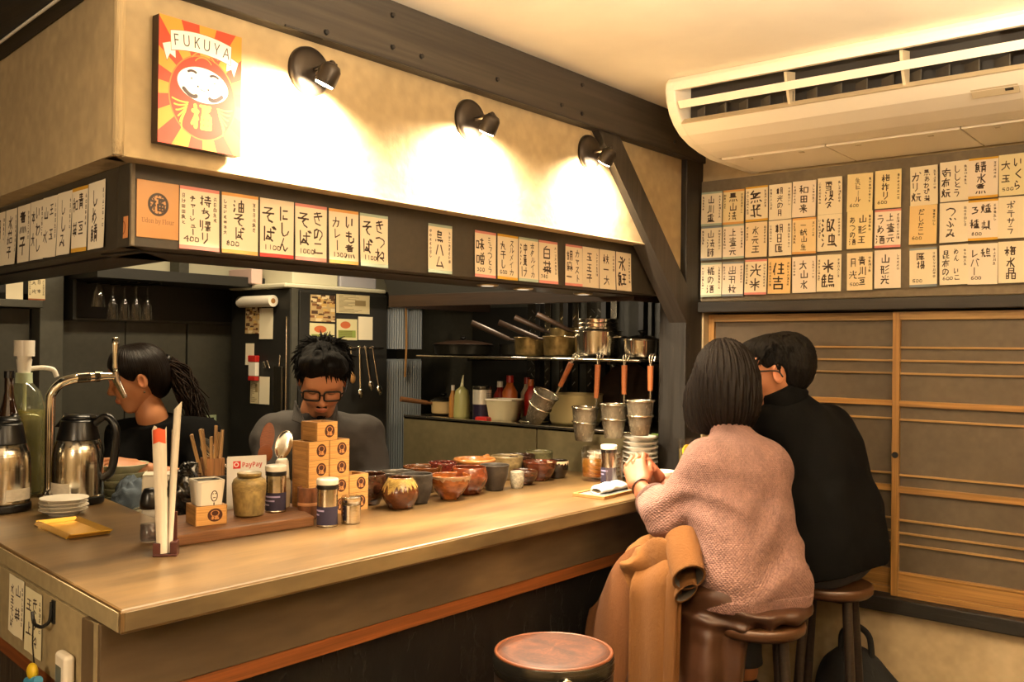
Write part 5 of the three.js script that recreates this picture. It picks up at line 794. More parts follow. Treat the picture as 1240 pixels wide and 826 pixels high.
{
  const w = pot('frying_pan', 'black frying pan with a brown lid knob on the shelf, left end', 'pan', 3.25, SY, -3.0, 0.14, 0.05, darkPan, [-0.4, 0.13, 0.01], darkPan, M.woodDark, 'pans on the shelf'); void w;
  pot('frying_pan', 'black flat pan right of the lidded pan on the shelf', 'pan', 3.36, SY, -2.76, 0.085, 0.055, darkPan, [-0.5, 0.12, 0.02], darkPan);
  const Yk = (x, z, y, r, h, a, l, up, label) => pot('saucepan', label, 'saucepan', x, y, z, r, h, yukihira, [a, l, up], M.woodDark, null, 'hammered saucepans on the shelf');
  Yk(3.20, -2.555, SY, 0.07, 0.085, -2.15, 0.19, 0.07, 'hammered saucepan with dark handle pointing up left, left of the pair');
  Yk(3.20, -2.395, SY, 0.072, 0.09, -2.3, 0.19, 0.065, 'hammered saucepan nearest the two-handled pot on the shelf');
  Yk(3.42, -2.53, SY, 0.07, 0.13, -2.2, 0.16, 0.06, 'taller hammered saucepan behind the pair on the shelf');
  Yk(3.40, -2.375, SY, 0.07, 0.13, -2.35, 0.17, 0.07, 'hammered saucepan with crossed handle behind the pair, right side');
  const big = pot('stock_pot', 'shiny steel pot full of nested bowls on the shelf', 'pot', 3.2, SY, -2.20, 0.098, 0.112, M.chrome, null, null, null);
  obj('handle', [tube([[-0.06, 0.085, -0.078], [-0.075, 0.088, -0.105], [-0.11, 0.088, -0.085], [-0.095, 0.085, -0.05]], 0.004, 16, 8)], M.chrome, big); obj('handle', [tube([[0.02, 0.085, 0.096], [0.025, 0.088, 0.125], [-0.02, 0.088, 0.127], [-0.03, 0.085, 0.094]], 0.004, 16, 8)], M.chrome, big);
  for (let k = 0; k < 3; k++) dish('mixing_bowl', `steel mixing bowl nested in the big shelf pot, ${['lowest', 'middle', 'uppermost'][k]} of three`, 3.2, SY + 0.062 + k * 0.018, -2.20, vessel(0.04, 0.084, 0.06, 0.086, 0.062, 0.002), M.chrome, 'nested mixing bowls');
  const sm = pot('stock_pot', 'smaller shiny steel pot at the right end of the shelf', 'pot', 3.19, SY, -1.985, 0.07, 0.075, M.chrome, null, null, M.steel); void sm;
}
// noodle strainers hooked on the shelf rail
function strainer(z, dy, lean, label, shallow, y0) {
  const t = thing('noodle_strainer', label, 'strainer', [3.034, 1.462, z], 0, 'noodle strainers on the shelf rail'); t.rotation.set(lean, 0, 0);
  obj('hook', [tube([[0.002, -0.012, 0.006], [0.012, 0.008, 0.006], [0, 0.014, 0.006], [-0.012, 0, 0.006], [-0.012, -0.03, 0.002]], 0.0026, 18, 8), tube([[0.002, -0.012, -0.006], [0.012, 0.008, -0.006], [0, 0.014, -0.006], [-0.012, 0, -0.006], [-0.012, -0.03, -0.002]], 0.0026, 18, 8)], M.steel, t);
  obj('handle', [rod([-0.012, -0.03, 0], [-0.012, -0.15 + dy, 0], 0.0115, 0.0095, 14)], M.woodSpoon, t);
  const r = shallow ? 0.052 : 0.052, h = 0.13, by = -0.185 + dy;
  obj('neck', [rod([-0.012, -0.15 + dy, 0], [-0.012, by, 0], 0.0045), rod([-0.012, by, 0], [-0.03, by - 0.004, 0], 0.0045)], M.steel, t);
  const m = mat('#8a8271', 0.45, { metalness: 0.7, roughnessMap: T.weave, bumpMap: rep(T.weave, 2, 1), bumpScale: 0.004 });
  obj('basket', [lathe([[0.0001, by - h], [r * 0.62, by - h + 0.004], [r * 0.8, by - h * 0.6], [r * 0.97, by], [r * 0.95, by], [r * 0.78, by - h * 0.6], [0.0001, by - h + 0.008]], 32).translate(-0.03 - r, 0, 0)], m, t);
  for (const k of [0.0, 0.42]) obj('hoop', [new THREE.TorusGeometry(r * (0.985 - 0.2 * k), 0.0035, 8, 36).rotateX(Math.PI / 2).translate(-0.03 - r, by - h * k, 0)], M.steel, t);
}
strainer(-2.19, 0.012, 0.52, 'noodle strainer hanging askew, leftmost on the shelf rail');
strainer(-2.075, -0.01, 0.05, 'noodle strainer straight behind the askew one');
strainer(-1.955, 0.01, 0.0, 'noodle strainer on the rail, its handle straight above the upright basket');
strainer(-1.84, 0.028, -0.0, 'noodle strainer with the most tilted long handle, nearest the pillar');
// things standing on the range
{
  const RY = 1.1655;
  pot('saucepan', 'small cream saucepan with long brown handle on the range end', 'saucepan', 3.26, RY + 0.006, -3.13, 0.062, 0.062, mat('#c2a878', 0.4, { clearcoat: 0.3 }), [-2.75, 0.16, 0.02], M.woodMid, M.steelDark);
  const big = pot('stock_pot', 'wide aluminium pot with a big brown lid leaning behind, on the range', 'pot', 3.27, RY, -2.36, 0.115, 0.135, mat('#a99a6e', 0.45, { metalness: 0.6 }), null, null, null);
  obj('handle', [tube([[0.0, 0.115, -0.113], [0.03, 0.12, -0.145], [-0.03, 0.12, -0.145], [-0.02, 0.115, -0.112]], 0.006, 16, 8)], M.aluminium, big);
  { const q = thing('wooden_pot_cover', 'large round brown lid leaning behind the wide aluminium pot', 'lid', [3.48, RY + 0.139, -2.25]); q.rotation.z = 1.25; obj('disc', [cyl(0.135, 0.133, 0.016, 44, -0.008)], M.woodDark, q); obj('grip', [bx(-0.09, 0.09, 0.008, 0.03, -0.012, 0.012, 0.004)], M.woodDark, q); }
  const sb = thing('sauce_bottle', 'tall squeeze bottle of pale green sauce on the range', 'bottle', [3.17, RY, -2.93]);
  obj('bottle_body', [lathe([[0.0001, 0.002], [0.036, 0.002], [0.038, 0.01], [0.035, 0.1], [0.03, 0.13], [0.014, 0.142], [0.006, 0.15]], 28)], mat('#a5a268', 0.3, { transmission: 0.25, thickness: 0 }), sb); obj('nozzle', [rod([0, 0.145, 0], [0.004, 0.2, 0.004], 0.009, 0.003)], mat('#d8d5b0', 0.4), sb);
  const can = thing('spice_tin', 'silver tin with dark blue label on the range', 'tin', [3.18, RY, -2.815]); obj('tin_body', [cellUV(new THREE.CylinderGeometry(0.043, 0.043, 0.145, 32, 1, true).rotateY(-1.2), 71).translate(0, 0.073, 0)], M.printCan, can); obj('lid', [lathe([[0.0001, 0.156], [0.043, 0.155], [0.0445, 0.152], [0.0445, 0.14], [0.043, 0.138]], 32)], M.steelDark, can); obj('foot_rim', [lathe([[0.0001, 0], [0.044, 0], [0.0435, 0.004]], 32)], M.steel, can);
  const red = mat('#a8201a', 0.35, { clearcoat: 0.4 }), o2 = mat('#c8682c', 0.35, { clearcoat: 0.4 });
  const jar = (x, z, r, h, b, c, label) => { const t = thing('seasoning_bottle', label, 'bottle', [x, RY, z], 0, 'seasoning bottles on the range'); obj('bottle_body', [lathe([[0.0001, 0.002], [r, 0.002], [r, h * 0.62], [r * 0.5, h * 0.78], [r * 0.42, h * 0.86], [0.0001, h * 0.86]], 24)], b, t); obj('cap', [cyl(r * 0.5, r * 0.46, h * 0.16, 18, h * 0.84)], c, t); };
  jar(3.315, -2.765, 0.036, 0.20, o2, red, 'orange seasoning bottle with red cap, tallest on the range'); jar(3.345, -2.85, 0.03, 0.17, red, M.white, 'red seasoning bottle behind the blue-labelled tin'); jar(3.35, -2.67, 0.03, 0.185, red, o2, 'red seasoning bottle with orange cap by the white tub'); jar(3.41, -2.74, 0.03, 0.19, mat('#c9b898', 0.4), red, 'pale seasoning bottle with red cap at the back of the range'); jar(3.2, -3.015, 0.018, 0.15, mat('#b07a3a', 0.4), M.white, 'slim brown bottle by the small cream saucepan');
  const tub = thing('white_tub', 'square white plastic tub in front of the seasoning bottles', 'tub', [3.205, RY + 0.0075, -2.704], 0.25), a = 0.05, b = 0.062, h = 0.09;
  obj('tub_wall', [new THREE.CylinderGeometry(b * 1.414, a * 1.414, h, 4, 1, true).rotateY(Math.PI / 4).translate(0, h / 2, 0), new THREE.CylinderGeometry(b * 1.414 - 0.006, a * 1.414 - 0.006, h, 4, 1, false).rotateY(Math.PI / 4).translate(0, h / 2 - 0.012, 0)], mat('#c9bf9c', 0.5), tub); obj('rim', [beamBetween([-b, h, -b], [b, h, -b], 0.006, 0.006), beamBetween([-b, h, b], [b, h, b], 0.006, 0.006), beamBetween([-b, h, -b], [-b, h, b], 0.006, 0.006), beamBetween([b, h, -b], [b, h, b], 0.006, 0.006)], M.white, tub);
  tag(obj('red_packet', bx(3.115, 3.16, RY, RY + 0.02, -2.80, -2.73, 0.006), red), 'small red packet lying before the blue-labelled tin', 'packet');
  const ld = thing('pan_lid', 'dark pan lid with steel rim and knob on the range edge', 'lid', [3.235, RY + 0.004, -2.553]); ld.scale.setScalar(0.83); obj('lid_dome', [lathe([[0.0001, 0.04], [0.04, 0.036], [0.07, 0.022], [0.078, 0.004], [0.0001, 0.001]], 40)], darkPan, ld); obj('rim', [new THREE.TorusGeometry(0.079, 0.005, 8, 44).rotateX(Math.PI / 2).translate(0, 0.005, 0)], M.chrome, ld); obj('knob', [lathe([[0.0001, 0.075], [0.016, 0.072], [0.018, 0.06], [0.008, 0.05], [0.008, 0.036]], 18)], M.blackPlastic, ld);
}
// corrugated shutter at the back, right of the refrigerator
{
  const g = []; for (let k = 0; k < 16; k++) g.push(cyl(0.0075, 0.0075, 0.55, 8, 0.87).translate(3.155 + k * 0.016, 0, -3.43), cyl(0.0075, 0.0075, 0.2, 8, 1.48).translate(3.155 + k * 0.016, 0, -3.43));
  const t = thing('corrugated_sheet', 'pale blue-grey corrugated sheet in the gap behind the range', 'sheet', [0, 0, 0]); obj('corrugation', g, M.corrugated, t).userData.kind = 'stuff'; obj('sheet_back', [bx(3.145, 3.40, 0, 1.43, -3.44, -3.43, 0), bx(3.145, 3.40, 1.48, 1.69, -3.44, -3.43, 0)], M.corrugated, t);
  obj('hanging_chain', [tube([[3.27, 1.72, -3.41], [3.275, 1.5, -3.408], [3.27, 1.34, -3.41]], 0.006, 16, 6)], M.woodPale, t);
}
// refrigerator with papers, roll and clips
{
  const t = thing('refrigerator', 'tall black refrigerator with notes and utensils on its sides', 'refrigerator', [2.56, 0, -3.4]);
  obj('cabinet', [bx(0.0, 0.57, 0, 1.745, -0.45, 0, 0.006)], M.kitchenDark, t);
  obj('door_frame', [bx(0.0, 0.035, 0.02, 1.745, 0, 0.012, 0.003)], M.kitchenWall, t); obj('door', [bx(0.04, 0.565, 0.9, 1.735, 0, 0.014, 0.004)], M.kitchenDark, t); obj('door', [bx(0.04, 0.565, 0.05, 0.89, 0, 0.014, 0.004)], M.kitchenDark, t);
  obj('side_rail', [rod([-0.004, 0.4, -0.02], [-0.004, 1.62, -0.02], 0.005)], M.steel, t);
  const note = (cell, x0, x1, y0, y1, label, tilt = 0) => { const o = obj('notice', slipGeo(x1 - x0, y1 - y0, cell, 0.004, rng(cell + 2)), M.print); o.position.set((x0 + x1) / 2, y1, -3.4 + 0.0155); o.rotation.z = tilt; tag(o, label, 'notice', 'notices on the refrigerator'); };
  note(65, 2.656, 2.796, 1.602, 1.722, 'brown printed notice at the upper left of the refrigerator front'); note(66, 2.803, 3.006, 1.645, 1.732, 'grey lined notice at the upper right of the refrigerator front'); note(67, 2.654, 2.796, 1.50, 1.594, 'notice with orange dot under the brown one', -0.02); note(67, 2.808, 2.93, 1.52, 1.618, 'notice with orange dot in the middle of the refrigerator front'); note(63, 2.937, 3.027, 1.522, 1.632, 'plain cream notice at the right edge of the refrigerator front');
  const side = (cell, z0, z1, y0, y1, label) => { const o = obj('notice', slipGeo(z1 - z0, y1 - y0, cell, 0.003, rng(cell + 9)), M.print); o.position.set(2.558, y1, (z0 + z1) / 2); o.rotation.y = -Math.PI / 2; tag(o, label, 'notice', 'notices on the refrigerator side'); };
  side(65, -3.73, -3.61, 1.545, 1.665, 'brown paper hanging under the paper roll, left one'); side(63, -3.62, -3.52, 1.52, 1.66, 'cream paper hanging under the paper roll, right one'); side(66, -3.685, -3.62, 1.225, 1.35, 'left of the two yellowish cards low on the refrigerator side'); side(63, -3.615, -3.54, 1.225, 1.35, 'right of the two yellowish cards low on the refrigerator side'); side(63, -3.725, -3.66, 1.40, 1.50, 'small white note above the two yellowish cards');
  const pr = thing('paper_roll', 'white paper roll on the refrigerator side above the hanging papers', 'paper roll', [2.531, 1.69, -3.61]); obj('roll', [mv(new THREE.CylinderGeometry(0.026, 0.026, 0.25, 28, 1, true), 0, 0, 0, Math.PI / 2, 0, 0), mv(new THREE.RingGeometry(0.012, 0.026, 28), 0, 0, 0.125), mv(new THREE.RingGeometry(0.012, 0.026, 28), 0, 0, -0.125, 0, Math.PI)], M.white, pr); obj('core', [mv(new THREE.CylinderGeometry(0.012, 0.012, 0.249, 16), 0, 0, 0, Math.PI / 2)], M.woodPale, pr);
  const cp = thing('timer', 'red and white little box stuck on the refrigerator side', 'timer', [2.556, 1.33, -3.645]); obj('timer_body', [bx(-0.022, 0, 0.02, 0.085, -0.028, 0.028, 0.004)], M.white, cp); obj('red_top', [bx(-0.024, 0, 0.085, 0.115, -0.03, 0.03, 0.004)], mat('#b5241c', 0.4), cp); obj('red_foot', [bx(-0.024, 0, 0.0, 0.02, -0.026, 0.026, 0.003)], mat('#b5241c', 0.4), cp);
  const cl = thing('clip', 'small shiny clip on the dark refrigerator side', 'clip', [2.556, 1.39, -3.555]); obj('clip_body', [tube([[-0.004, 0, -0.02], [-0.012, 0.03, -0.014], [-0.008, 0.0, 0], [-0.012, 0.035, 0.01], [-0.004, 0.0, 0.022]], 0.0035, 24, 8)], M.chrome, cl);
  const rl = thing('utensil_rail', 'thin steel rail with hooks on the refrigerator front', 'rail', [2.86, 1.484, -3.385]); obj('bar', [rod([0, 0, 0.02], [0.22, 0, 0.02], 0.004)], M.steel, rl); for (const x of [0.01, 0.21]) obj('mount', [rod([x, 0, 0], [x, 0, 0.02], 0.004)], M.steel, rl);
  const ut = (name, label, x, l, lean, kind) => { const o = thing(name, label, 'utensil', [2.86 + x, 1.482, -3.358], 0, 'utensils on the refrigerator rail'); o.rotation.z = lean; obj('shaft', [rod([0, 0.004, 0], [0, -l, 0.004], 0.0045, 0.0055), mv(new THREE.TorusGeometry(0.006, 0.002, 6, 14), 0, 0.006, 0)], M.chrome, o); if (kind) obj('bowl', [new THREE.SphereGeometry(0.02, 18, 12).scale(0.8, 1.25, 0.4).translate(0, -l - 0.018, 0.008)], kind, o); };
  ut('ladle', 'thin ladle with pale end, leftmost on the refrigerator rail', 0.012, 0.12, 0.05, M.woodPale); ut('tongs', 'long bright tongs slanting on the refrigerator rail, first of the pair', 0.10, 0.16, 0.18, M.chrome); ut('tongs', 'long bright tongs slanting on the refrigerator rail, second of the pair', 0.145, 0.185, 0.2, M.chrome); ut('ladle', 'small dark ladle hanging left of the bright tongs', 0.065, 0.19, 0.02, M.steel);
  const cg = thing('chopping_board', 'narrow grey board leaning on the refrigerator side', 'board', [2.548, 0.9, -3.46]); obj('board_body', [bx(-0.008, 0.008, 0.15, 0.50, -0.035, 0.03, 0.006)], M.steelDark, cg); obj('hanger', [rod([0, 0.49, 0], [0.004, 0.55, 0], 0.003)], M.steel, cg);
  // things on top
  const tp = (name, label, x0, x1, y1, z0, z1, m) => tag(obj(name, bx(x0, x1, 1.7465, y1, z0, z1, 0.008), m), label, name === 'storage_box' ? 'box' : 'tray', 'white things on the refrigerator');
  tp('foam_tray', 'wide white foam tray lying on the refrigerator', 2.53, 3.13, 1.768, -3.83, -3.40, M.kitchenWhite); const sb = (l, x0, x1, y0, y1, z0, z1, m) => tag(obj('storage_box', bx(x0, x1, y0, y1, z0, z1, 0.006), m), l, 'box', 'boxes on the refrigerator');
  sb('small white box with pink side at the left end of the refrigerator top', 2.51, 2.57, 1.7687, 1.84, -3.80, -3.62, mat('#d5b9b0', 0.6)); sb('white foam box on the refrigerator, in the middle of the row', 2.60, 2.86, 1.7687, 1.93, -3.78, -3.44, M.kitchenWhite); sb('bluish plastic box at the right end of the refrigerator top', 2.875, 3.10, 1.7687, 1.92, -3.76, -3.44, mat('#a9a9b4', 0.5));
}
// flutes hanging from their rack, cabinet and papers on the back wall
{
  const c = thing('wall_cabinet', 'dark cupboard hung high on the kitchen back wall over the flutes', 'cabinet', [2.25, 1.60, -3.945]);
  obj('cabinet_body', [bx(-0.44, 0.44, 0.155, 0.2, 0, 0.3, 0.003), bx(-0.44, 0.44, 0, 0.155, 0, 0.02, 0.002), bx(-0.44, -0.425, -0.01, 0.155, 0.02, 0.1, 0.002)], M.kitchenDark, c); obj('ledge', [bx(-0.44, 0.44, -0.012, 0.0, 0, 0.04, 0.002)], M.kitchenPanel, c);
  for (let k = 0; k < 5; k++) obj('glass_rail', [bx(-0.36 + k * 0.05, -0.352 + k * 0.05, 0.142, 0.150, 0.05, 0.28, 0.001)], M.blackMetal, c);
  const fl = (x, z, label, short) => { const o = obj('flute_glass', lathe([[0.0001, 0.16], [0.026, 0.159], [0.027, 0.157], [0.004, 0.152], [0.0035, 0.10], [0.006, 0.092], [0.02, 0.06], [short ? 0.03 : 0.024, 0.0], [short ? 0.029 : 0.0228, 0.0], [0.0188, 0.06], [0.0001, 0.09]], 26), M.glass); o.position.set(x, 1.592 + (short ? 0.05 : 0), z); tag(o, label, 'glass', 'glasses hanging upside down'); };
  ['first', 'second', 'third', 'fourth'].forEach((w, k) => fl(1.915 + k * 0.05, -3.72, `clear flute hanging upside down, ${w} from the left of four`)); fl(1.865, -3.74, 'short wide glass hanging left of the four flutes', true);
  for (const [x, cell, l] of [[1.582, 63, 'plain white sheet standing on the ledge at the left edge'], [1.667, 64, 'lettered sheet with brown edges on the ledge by the post']]) { const o = obj('notice', slipGeo(0.065, 0.09, cell, 0.002, rng(cell)), M.print); o.position.set(x, 1.753, -3.85); tag(o, l, 'notice', 'sheets on the ledge'); }
  const sw = thing('outlet', 'pale wall outlet low on the dark kitchen wall', 'outlet', [2.50, 1.14, -3.928]); obj('outlet_plate', [bx(-0.035, 0.035, -0.02, 0.02, 0, 0.006, 0.002)], mat('#9fae8c', 0.5), sw); obj('outlet_socket', [bx(-0.02, 0.02, -0.008, 0.008, 0.006, 0.008, 0.001)], M.steelDark, sw);
}
// ---------------------------------------------------------------- smooth bodies: tapered capsules and ellipsoids joined by a soft minimum, meshed by surface nets
const arr = (v) => (v.isVector3 ? [v.x, v.y, v.z] : v);
function cap(a, b, ra, rb = ra, k = 0.02) {
  const [ax, ay, az] = arr(a), [bx_, by, bz] = arr(b), ux = bx_ - ax, uy = by - ay, uz = bz - az, L = ux * ux + uy * uy + uz * uz || 1e-9;
  return { k, lo: [Math.min(ax - ra, bx_ - rb), Math.min(ay - ra, by - rb), Math.min(az - ra, bz - rb)], hi: [Math.max(ax + ra, bx_ + rb), Math.max(ay + ra, by + rb), Math.max(az + ra, bz + rb)],
    f: (x, y, z) => { const px = x - ax, py = y - ay, pz = z - az; let h = (px * ux + py * uy + pz * uz) / L; h = h < 0 ? 0 : h > 1 ? 1 : h; const dx = px - ux * h, dy = py - uy * h, dz = pz - uz * h; return Math.sqrt(dx * dx + dy * dy + dz * dz) - (ra + (rb - ra) * h); } };
}
function capTo(a, b, ra, rb, k, t) {                     // a tapered capsule that ends flat at fraction t of its length (cuffs)
  const c = cap(a, b, ra, rb, k), A = V(...arr(a)), d = V(...arr(b)).sub(A), p = A.clone().addScaledVector(d, t), n = d.clone().normalize(), g = c.f;
  return { ...c, f: (x, y, z) => Math.max(g(x, y, z), (x - p.x) * n.x + (y - p.y) * n.y + (z - p.z) * n.z) };
}
function ell(c, r, e = [0, 0, 0], k = 0.02, sub = false) {
  const q = new THREE.Quaternion().setFromEuler(new THREE.Euler(...e)).invert(), m = new THREE.Matrix4().makeRotationFromQuaternion(q).elements, [cx, cy, cz] = arr(c), R = Math.max(...r);
  return { k, sub, lo: [cx - R, cy - R, cz - R], hi: [cx + R, cy + R, cz + R],
    f: (X, Y_, Z) => { const x = X - cx, y = Y_ - cy, z = Z - cz, a = (m[0] * x + m[4] * y + m[8] * z) / r[0], b = (m[1] * x + m[5] * y + m[9] * z) / r[1], c2 = (m[2] * x + m[6] * y + m[10] * z) / r[2]; const k0 = Math.sqrt(a * a + b * b + c2 * c2); if (k0 < 1e-6) return -Math.min(...r); const a1 = a / r[0], b1 = b / r[1], c1 = c2 / r[2], k1 = Math.sqrt(a1 * a1 + b1 * b1 + c1 * c1); return k0 * (k0 - 1) / k1; } };
}
function field(prims) {
  return (x, y, z) => {
    let d = 1e3;
    for (const p of prims) { const e = p.f(x, y, z), k = p.k; if (p.sub) { const n = -e, h = Math.max(k - Math.abs(d - n), 0) / k; d = Math.max(d, n) + h * h * k * 0.25; } else if (k <= 0) d = Math.min(d, e); else { const h = Math.max(k - Math.abs(d - e), 0) / k; d = Math.min(d, e) - h * h * k * 0.25; } }
    return d;
  };
}
function bounds(prims, pad = 0.03) { const lo = [1e9, 1e9, 1e9], hi = [-1e9, -1e9, -1e9]; for (const p of prims) if (!p.sub) for (let i = 0; i < 3; i++) { lo[i] = Math.min(lo[i], p.lo[i] - pad); hi[i] = Math.max(hi[i], p.hi[i] + pad); } return [lo, hi]; }
function net(f, [lo, hi], cell) {                       // surface nets; blocks far from the surface are skipped
  const n = [0, 1, 2].map((i) => Math.ceil((hi[i] - lo[i]) / cell) + 2), [nx, ny, nz] = n, D = new Float32Array(nx * ny * nz).fill(1), S = 6, at = (i, j, k) => (k * ny + j) * nx + i;
  for (let k0 = 0; k0 < nz; k0 += S) for (let j0 = 0; j0 < ny; j0 += S) for (let i0 = 0; i0 < nx; i0 += S) {
    const c = f(lo[0] + (i0 + S / 2) * cell, lo[1] + (j0 + S / 2) * cell, lo[2] + (k0 + S / 2) * cell), far = Math.abs(c) > S * cell * 1.5 + 0.02;
    for (let k = k0; k < Math.min(nz, k0 + S); k++) for (let j = j0; j < Math.min(ny, j0 + S); j++) for (let i = i0; i < Math.min(nx, i0 + S); i++) D[at(i, j, k)] = far ? c : f(lo[0] + i * cell, lo[1] + j * cell, lo[2] + k * cell);
  }
  const id = new Int32Array(nx * ny * nz).fill(-1), pos = [], nor = [], idx = [], E = [[0, 1], [0, 2], [0, 4], [1, 3], [1, 5], [2, 3], [2, 6], [3, 7], [4, 5], [4, 6], [5, 7], [6, 7]], v = new Array(8);
  for (let k = 0; k < nz - 1; k++) for (let j = 0; j < ny - 1; j++) for (let i = 0; i < nx - 1; i++) {
    let m = 0; for (let q = 0; q < 8; q++) { v[q] = D[at(i + (q & 1), j + ((q >> 1) & 1), k + (q >> 2))]; if (v[q] < 0) m |= 1 << q; } if (m === 0 || m === 255) continue;
    let x = 0, y = 0, z = 0, c = 0; for (const [a, b] of E) if ((v[a] < 0) !== (v[b] < 0)) { const t = v[a] / (v[a] - v[b]); x += (a & 1) + t * ((b & 1) - (a & 1)); y += ((a >> 1) & 1) + t * (((b >> 1) & 1) - ((a >> 1) & 1)); z += (a >> 2) + t * ((b >> 2) - (a >> 2)); c++; }
    const X = lo[0] + (i + x / c) * cell, Y_ = lo[1] + (j + y / c) * cell, Z = lo[2] + (k + z / c) * cell, e = cell * 0.5;
    id[at(i, j, k)] = pos.length / 3; pos.push(X, Y_, Z);
    let gx = f(X + e, Y_, Z) - f(X - e, Y_, Z), gy = f(X, Y_ + e, Z) - f(X, Y_ - e, Z), gz = f(X, Y_, Z + e) - f(X, Y_, Z - e); const L = Math.hypot(gx, gy, gz) || 1; nor.push(gx / L, gy / L, gz / L);
  }
  for (let k = 1; k < nz - 1; k++) for (let j = 1; j < ny - 1; j++) for (let i = 1; i < nx - 1; i++) {
    const s = D[at(i, j, k)] < 0, quad = (a, b, c, d, flip) => { if (a < 0 || b < 0 || c < 0 || d < 0) return; flip ? idx.push(a, c, b, a, d, c) : idx.push(a, b, c, a, c, d); };
    if (s !== D[at(i + 1, j, k)] < 0) quad(id[at(i, j - 1, k - 1)], id[at(i, j, k - 1)], id[at(i, j, k)], id[at(i, j - 1, k)], !s);
    if (s !== D[at(i, j + 1, k)] < 0) quad(id[at(i - 1, j, k - 1)], id[at(i - 1, j, k)], id[at(i, j, k)], id[at(i, j, k - 1)], !s);
    if (s !== D[at(i, j, k + 1)] < 0) quad(id[at(i - 1, j - 1, k)], id[at(i, j - 1, k)], id[at(i, j, k)], id[at(i - 1, j, k)], !s);
  }
  const g = new THREE.BufferGeometry(); g.setAttribute('position', new THREE.Float32BufferAttribute(pos, 3)); g.setAttribute('normal', new THREE.Float32BufferAttribute(nor, 3)); g.setIndex(idx); return g;
}
function uvFlat(g) {                                    // wraps round the piece's own upright axis, with the seam on the side away from the room
  g.computeBoundingBox(); const c = g.boundingBox.getCenter(V(0, 0, 0)), p = g.attributes.position, u = new Float32Array(p.count * 2);
  for (let i = 0; i < p.count; i++) { const x = p.getX(i) - c.x, z = p.getZ(i) - c.z, a = Math.atan2(0.64 * x + 0.77 * z, -0.77 * x + 0.64 * z); u[i * 2] = a * 0.16; u[i * 2 + 1] = p.getY(i); }
  g.setAttribute('uv', new THREE.BufferAttribute(u, 2)); return g;
}
function paint(g, fn) { const p = g.attributes.position, c = new Float32Array(p.count * 3); for (let i = 0; i < p.count; i++) { const q = fn(p.getX(i), p.getY(i), p.getZ(i)); c.set(q, i * 3); } g.setAttribute('color', new THREE.BufferAttribute(c, 3)); return g; }
const cut = (f, p, n) => { const [a, b, c] = arr(p), [u, v, w] = arr(n); return (x, y, z) => Math.max(f(x, y, z), (x - a) * u + (y - b) * v + (z - c) * w); };
const lin = (hex) => { const c = new THREE.Color(hex); return [c.r, c.g, c.b]; };
const SKIN = { woman: lin('#98583c'), man: lin('#c98760'), cook: lin('#c78860'), staff: lin('#c08258') };
M.skin = mat('#ffffff', 0.5, { vertexColors: true });

// a head in its own frame: +z to the face, +y up, about 0.235 high
function headPrims(o = {}) {
  const P = [ell([0, 0.028, -0.012], [0.075, 0.089, 0.094]), ell([0, -0.045, 0.02], [0.058, 0.066, 0.066], [0, 0, 0], 0.04), cap([-0.018, -0.098, 0.052], [0.018, -0.098, 0.052], 0.02, 0.02, 0.03), ell([0, 0.03, 0.055], [0.06, 0.05, 0.035], [0, 0, 0], 0.03),
    cap([-0.034, 0.026, 0.077], [0.034, 0.026, 0.077], 0.011, 0.011, 0.022), cap([-0.042, -0.022, 0.052], [-0.03, -0.026, 0.066], 0.021, 0.017, 0.03), cap([0.042, -0.022, 0.052], [0.03, -0.026, 0.066], 0.021, 0.017, 0.03)];
  for (const s of [-1, 1]) P.push(ell([s * 0.031, 0.006, 0.096], [0.018, 0.012, 0.018], [0, 0, 0], 0.014, true), ell([s * 0.031, 0.005, 0.073], [0.0145, 0.0135, 0.0145], [0, 0, 0], 0.006));
  P.push(cap([0, 0.012, 0.083], [0, -0.026, 0.103], 0.0075, 0.0095, 0.012), ell([0, -0.031, 0.1], [0.0135, 0.0095, 0.011], [0, 0, 0], 0.008), ell([-0.0115, -0.034, 0.09], [0.007, 0.006, 0.009], [0, 0, 0], 0.008), ell([0.0115, -0.034, 0.09], [0.007, 0.006, 0.009], [0, 0, 0], 0.008));
  P.push(ell([0, -0.06, 0.083], [0.021, 0.0055, 0.012], [0.2, 0, 0], 0.008), ell([0, -0.071, 0.081], [0.018, 0.0065, 0.012], [-0.2, 0, 0], 0.006));
  for (const s of [-1, 1]) P.push(ell([s * 0.077, -0.006, -0.008], [0.008, 0.03, 0.019], [0, s * 0.35, 0], 0.01), ell([s * 0.086, -0.004, -0.002], [0.006, 0.018, 0.009], [0, s * 0.35, 0], 0.006, true));
  return P;
}
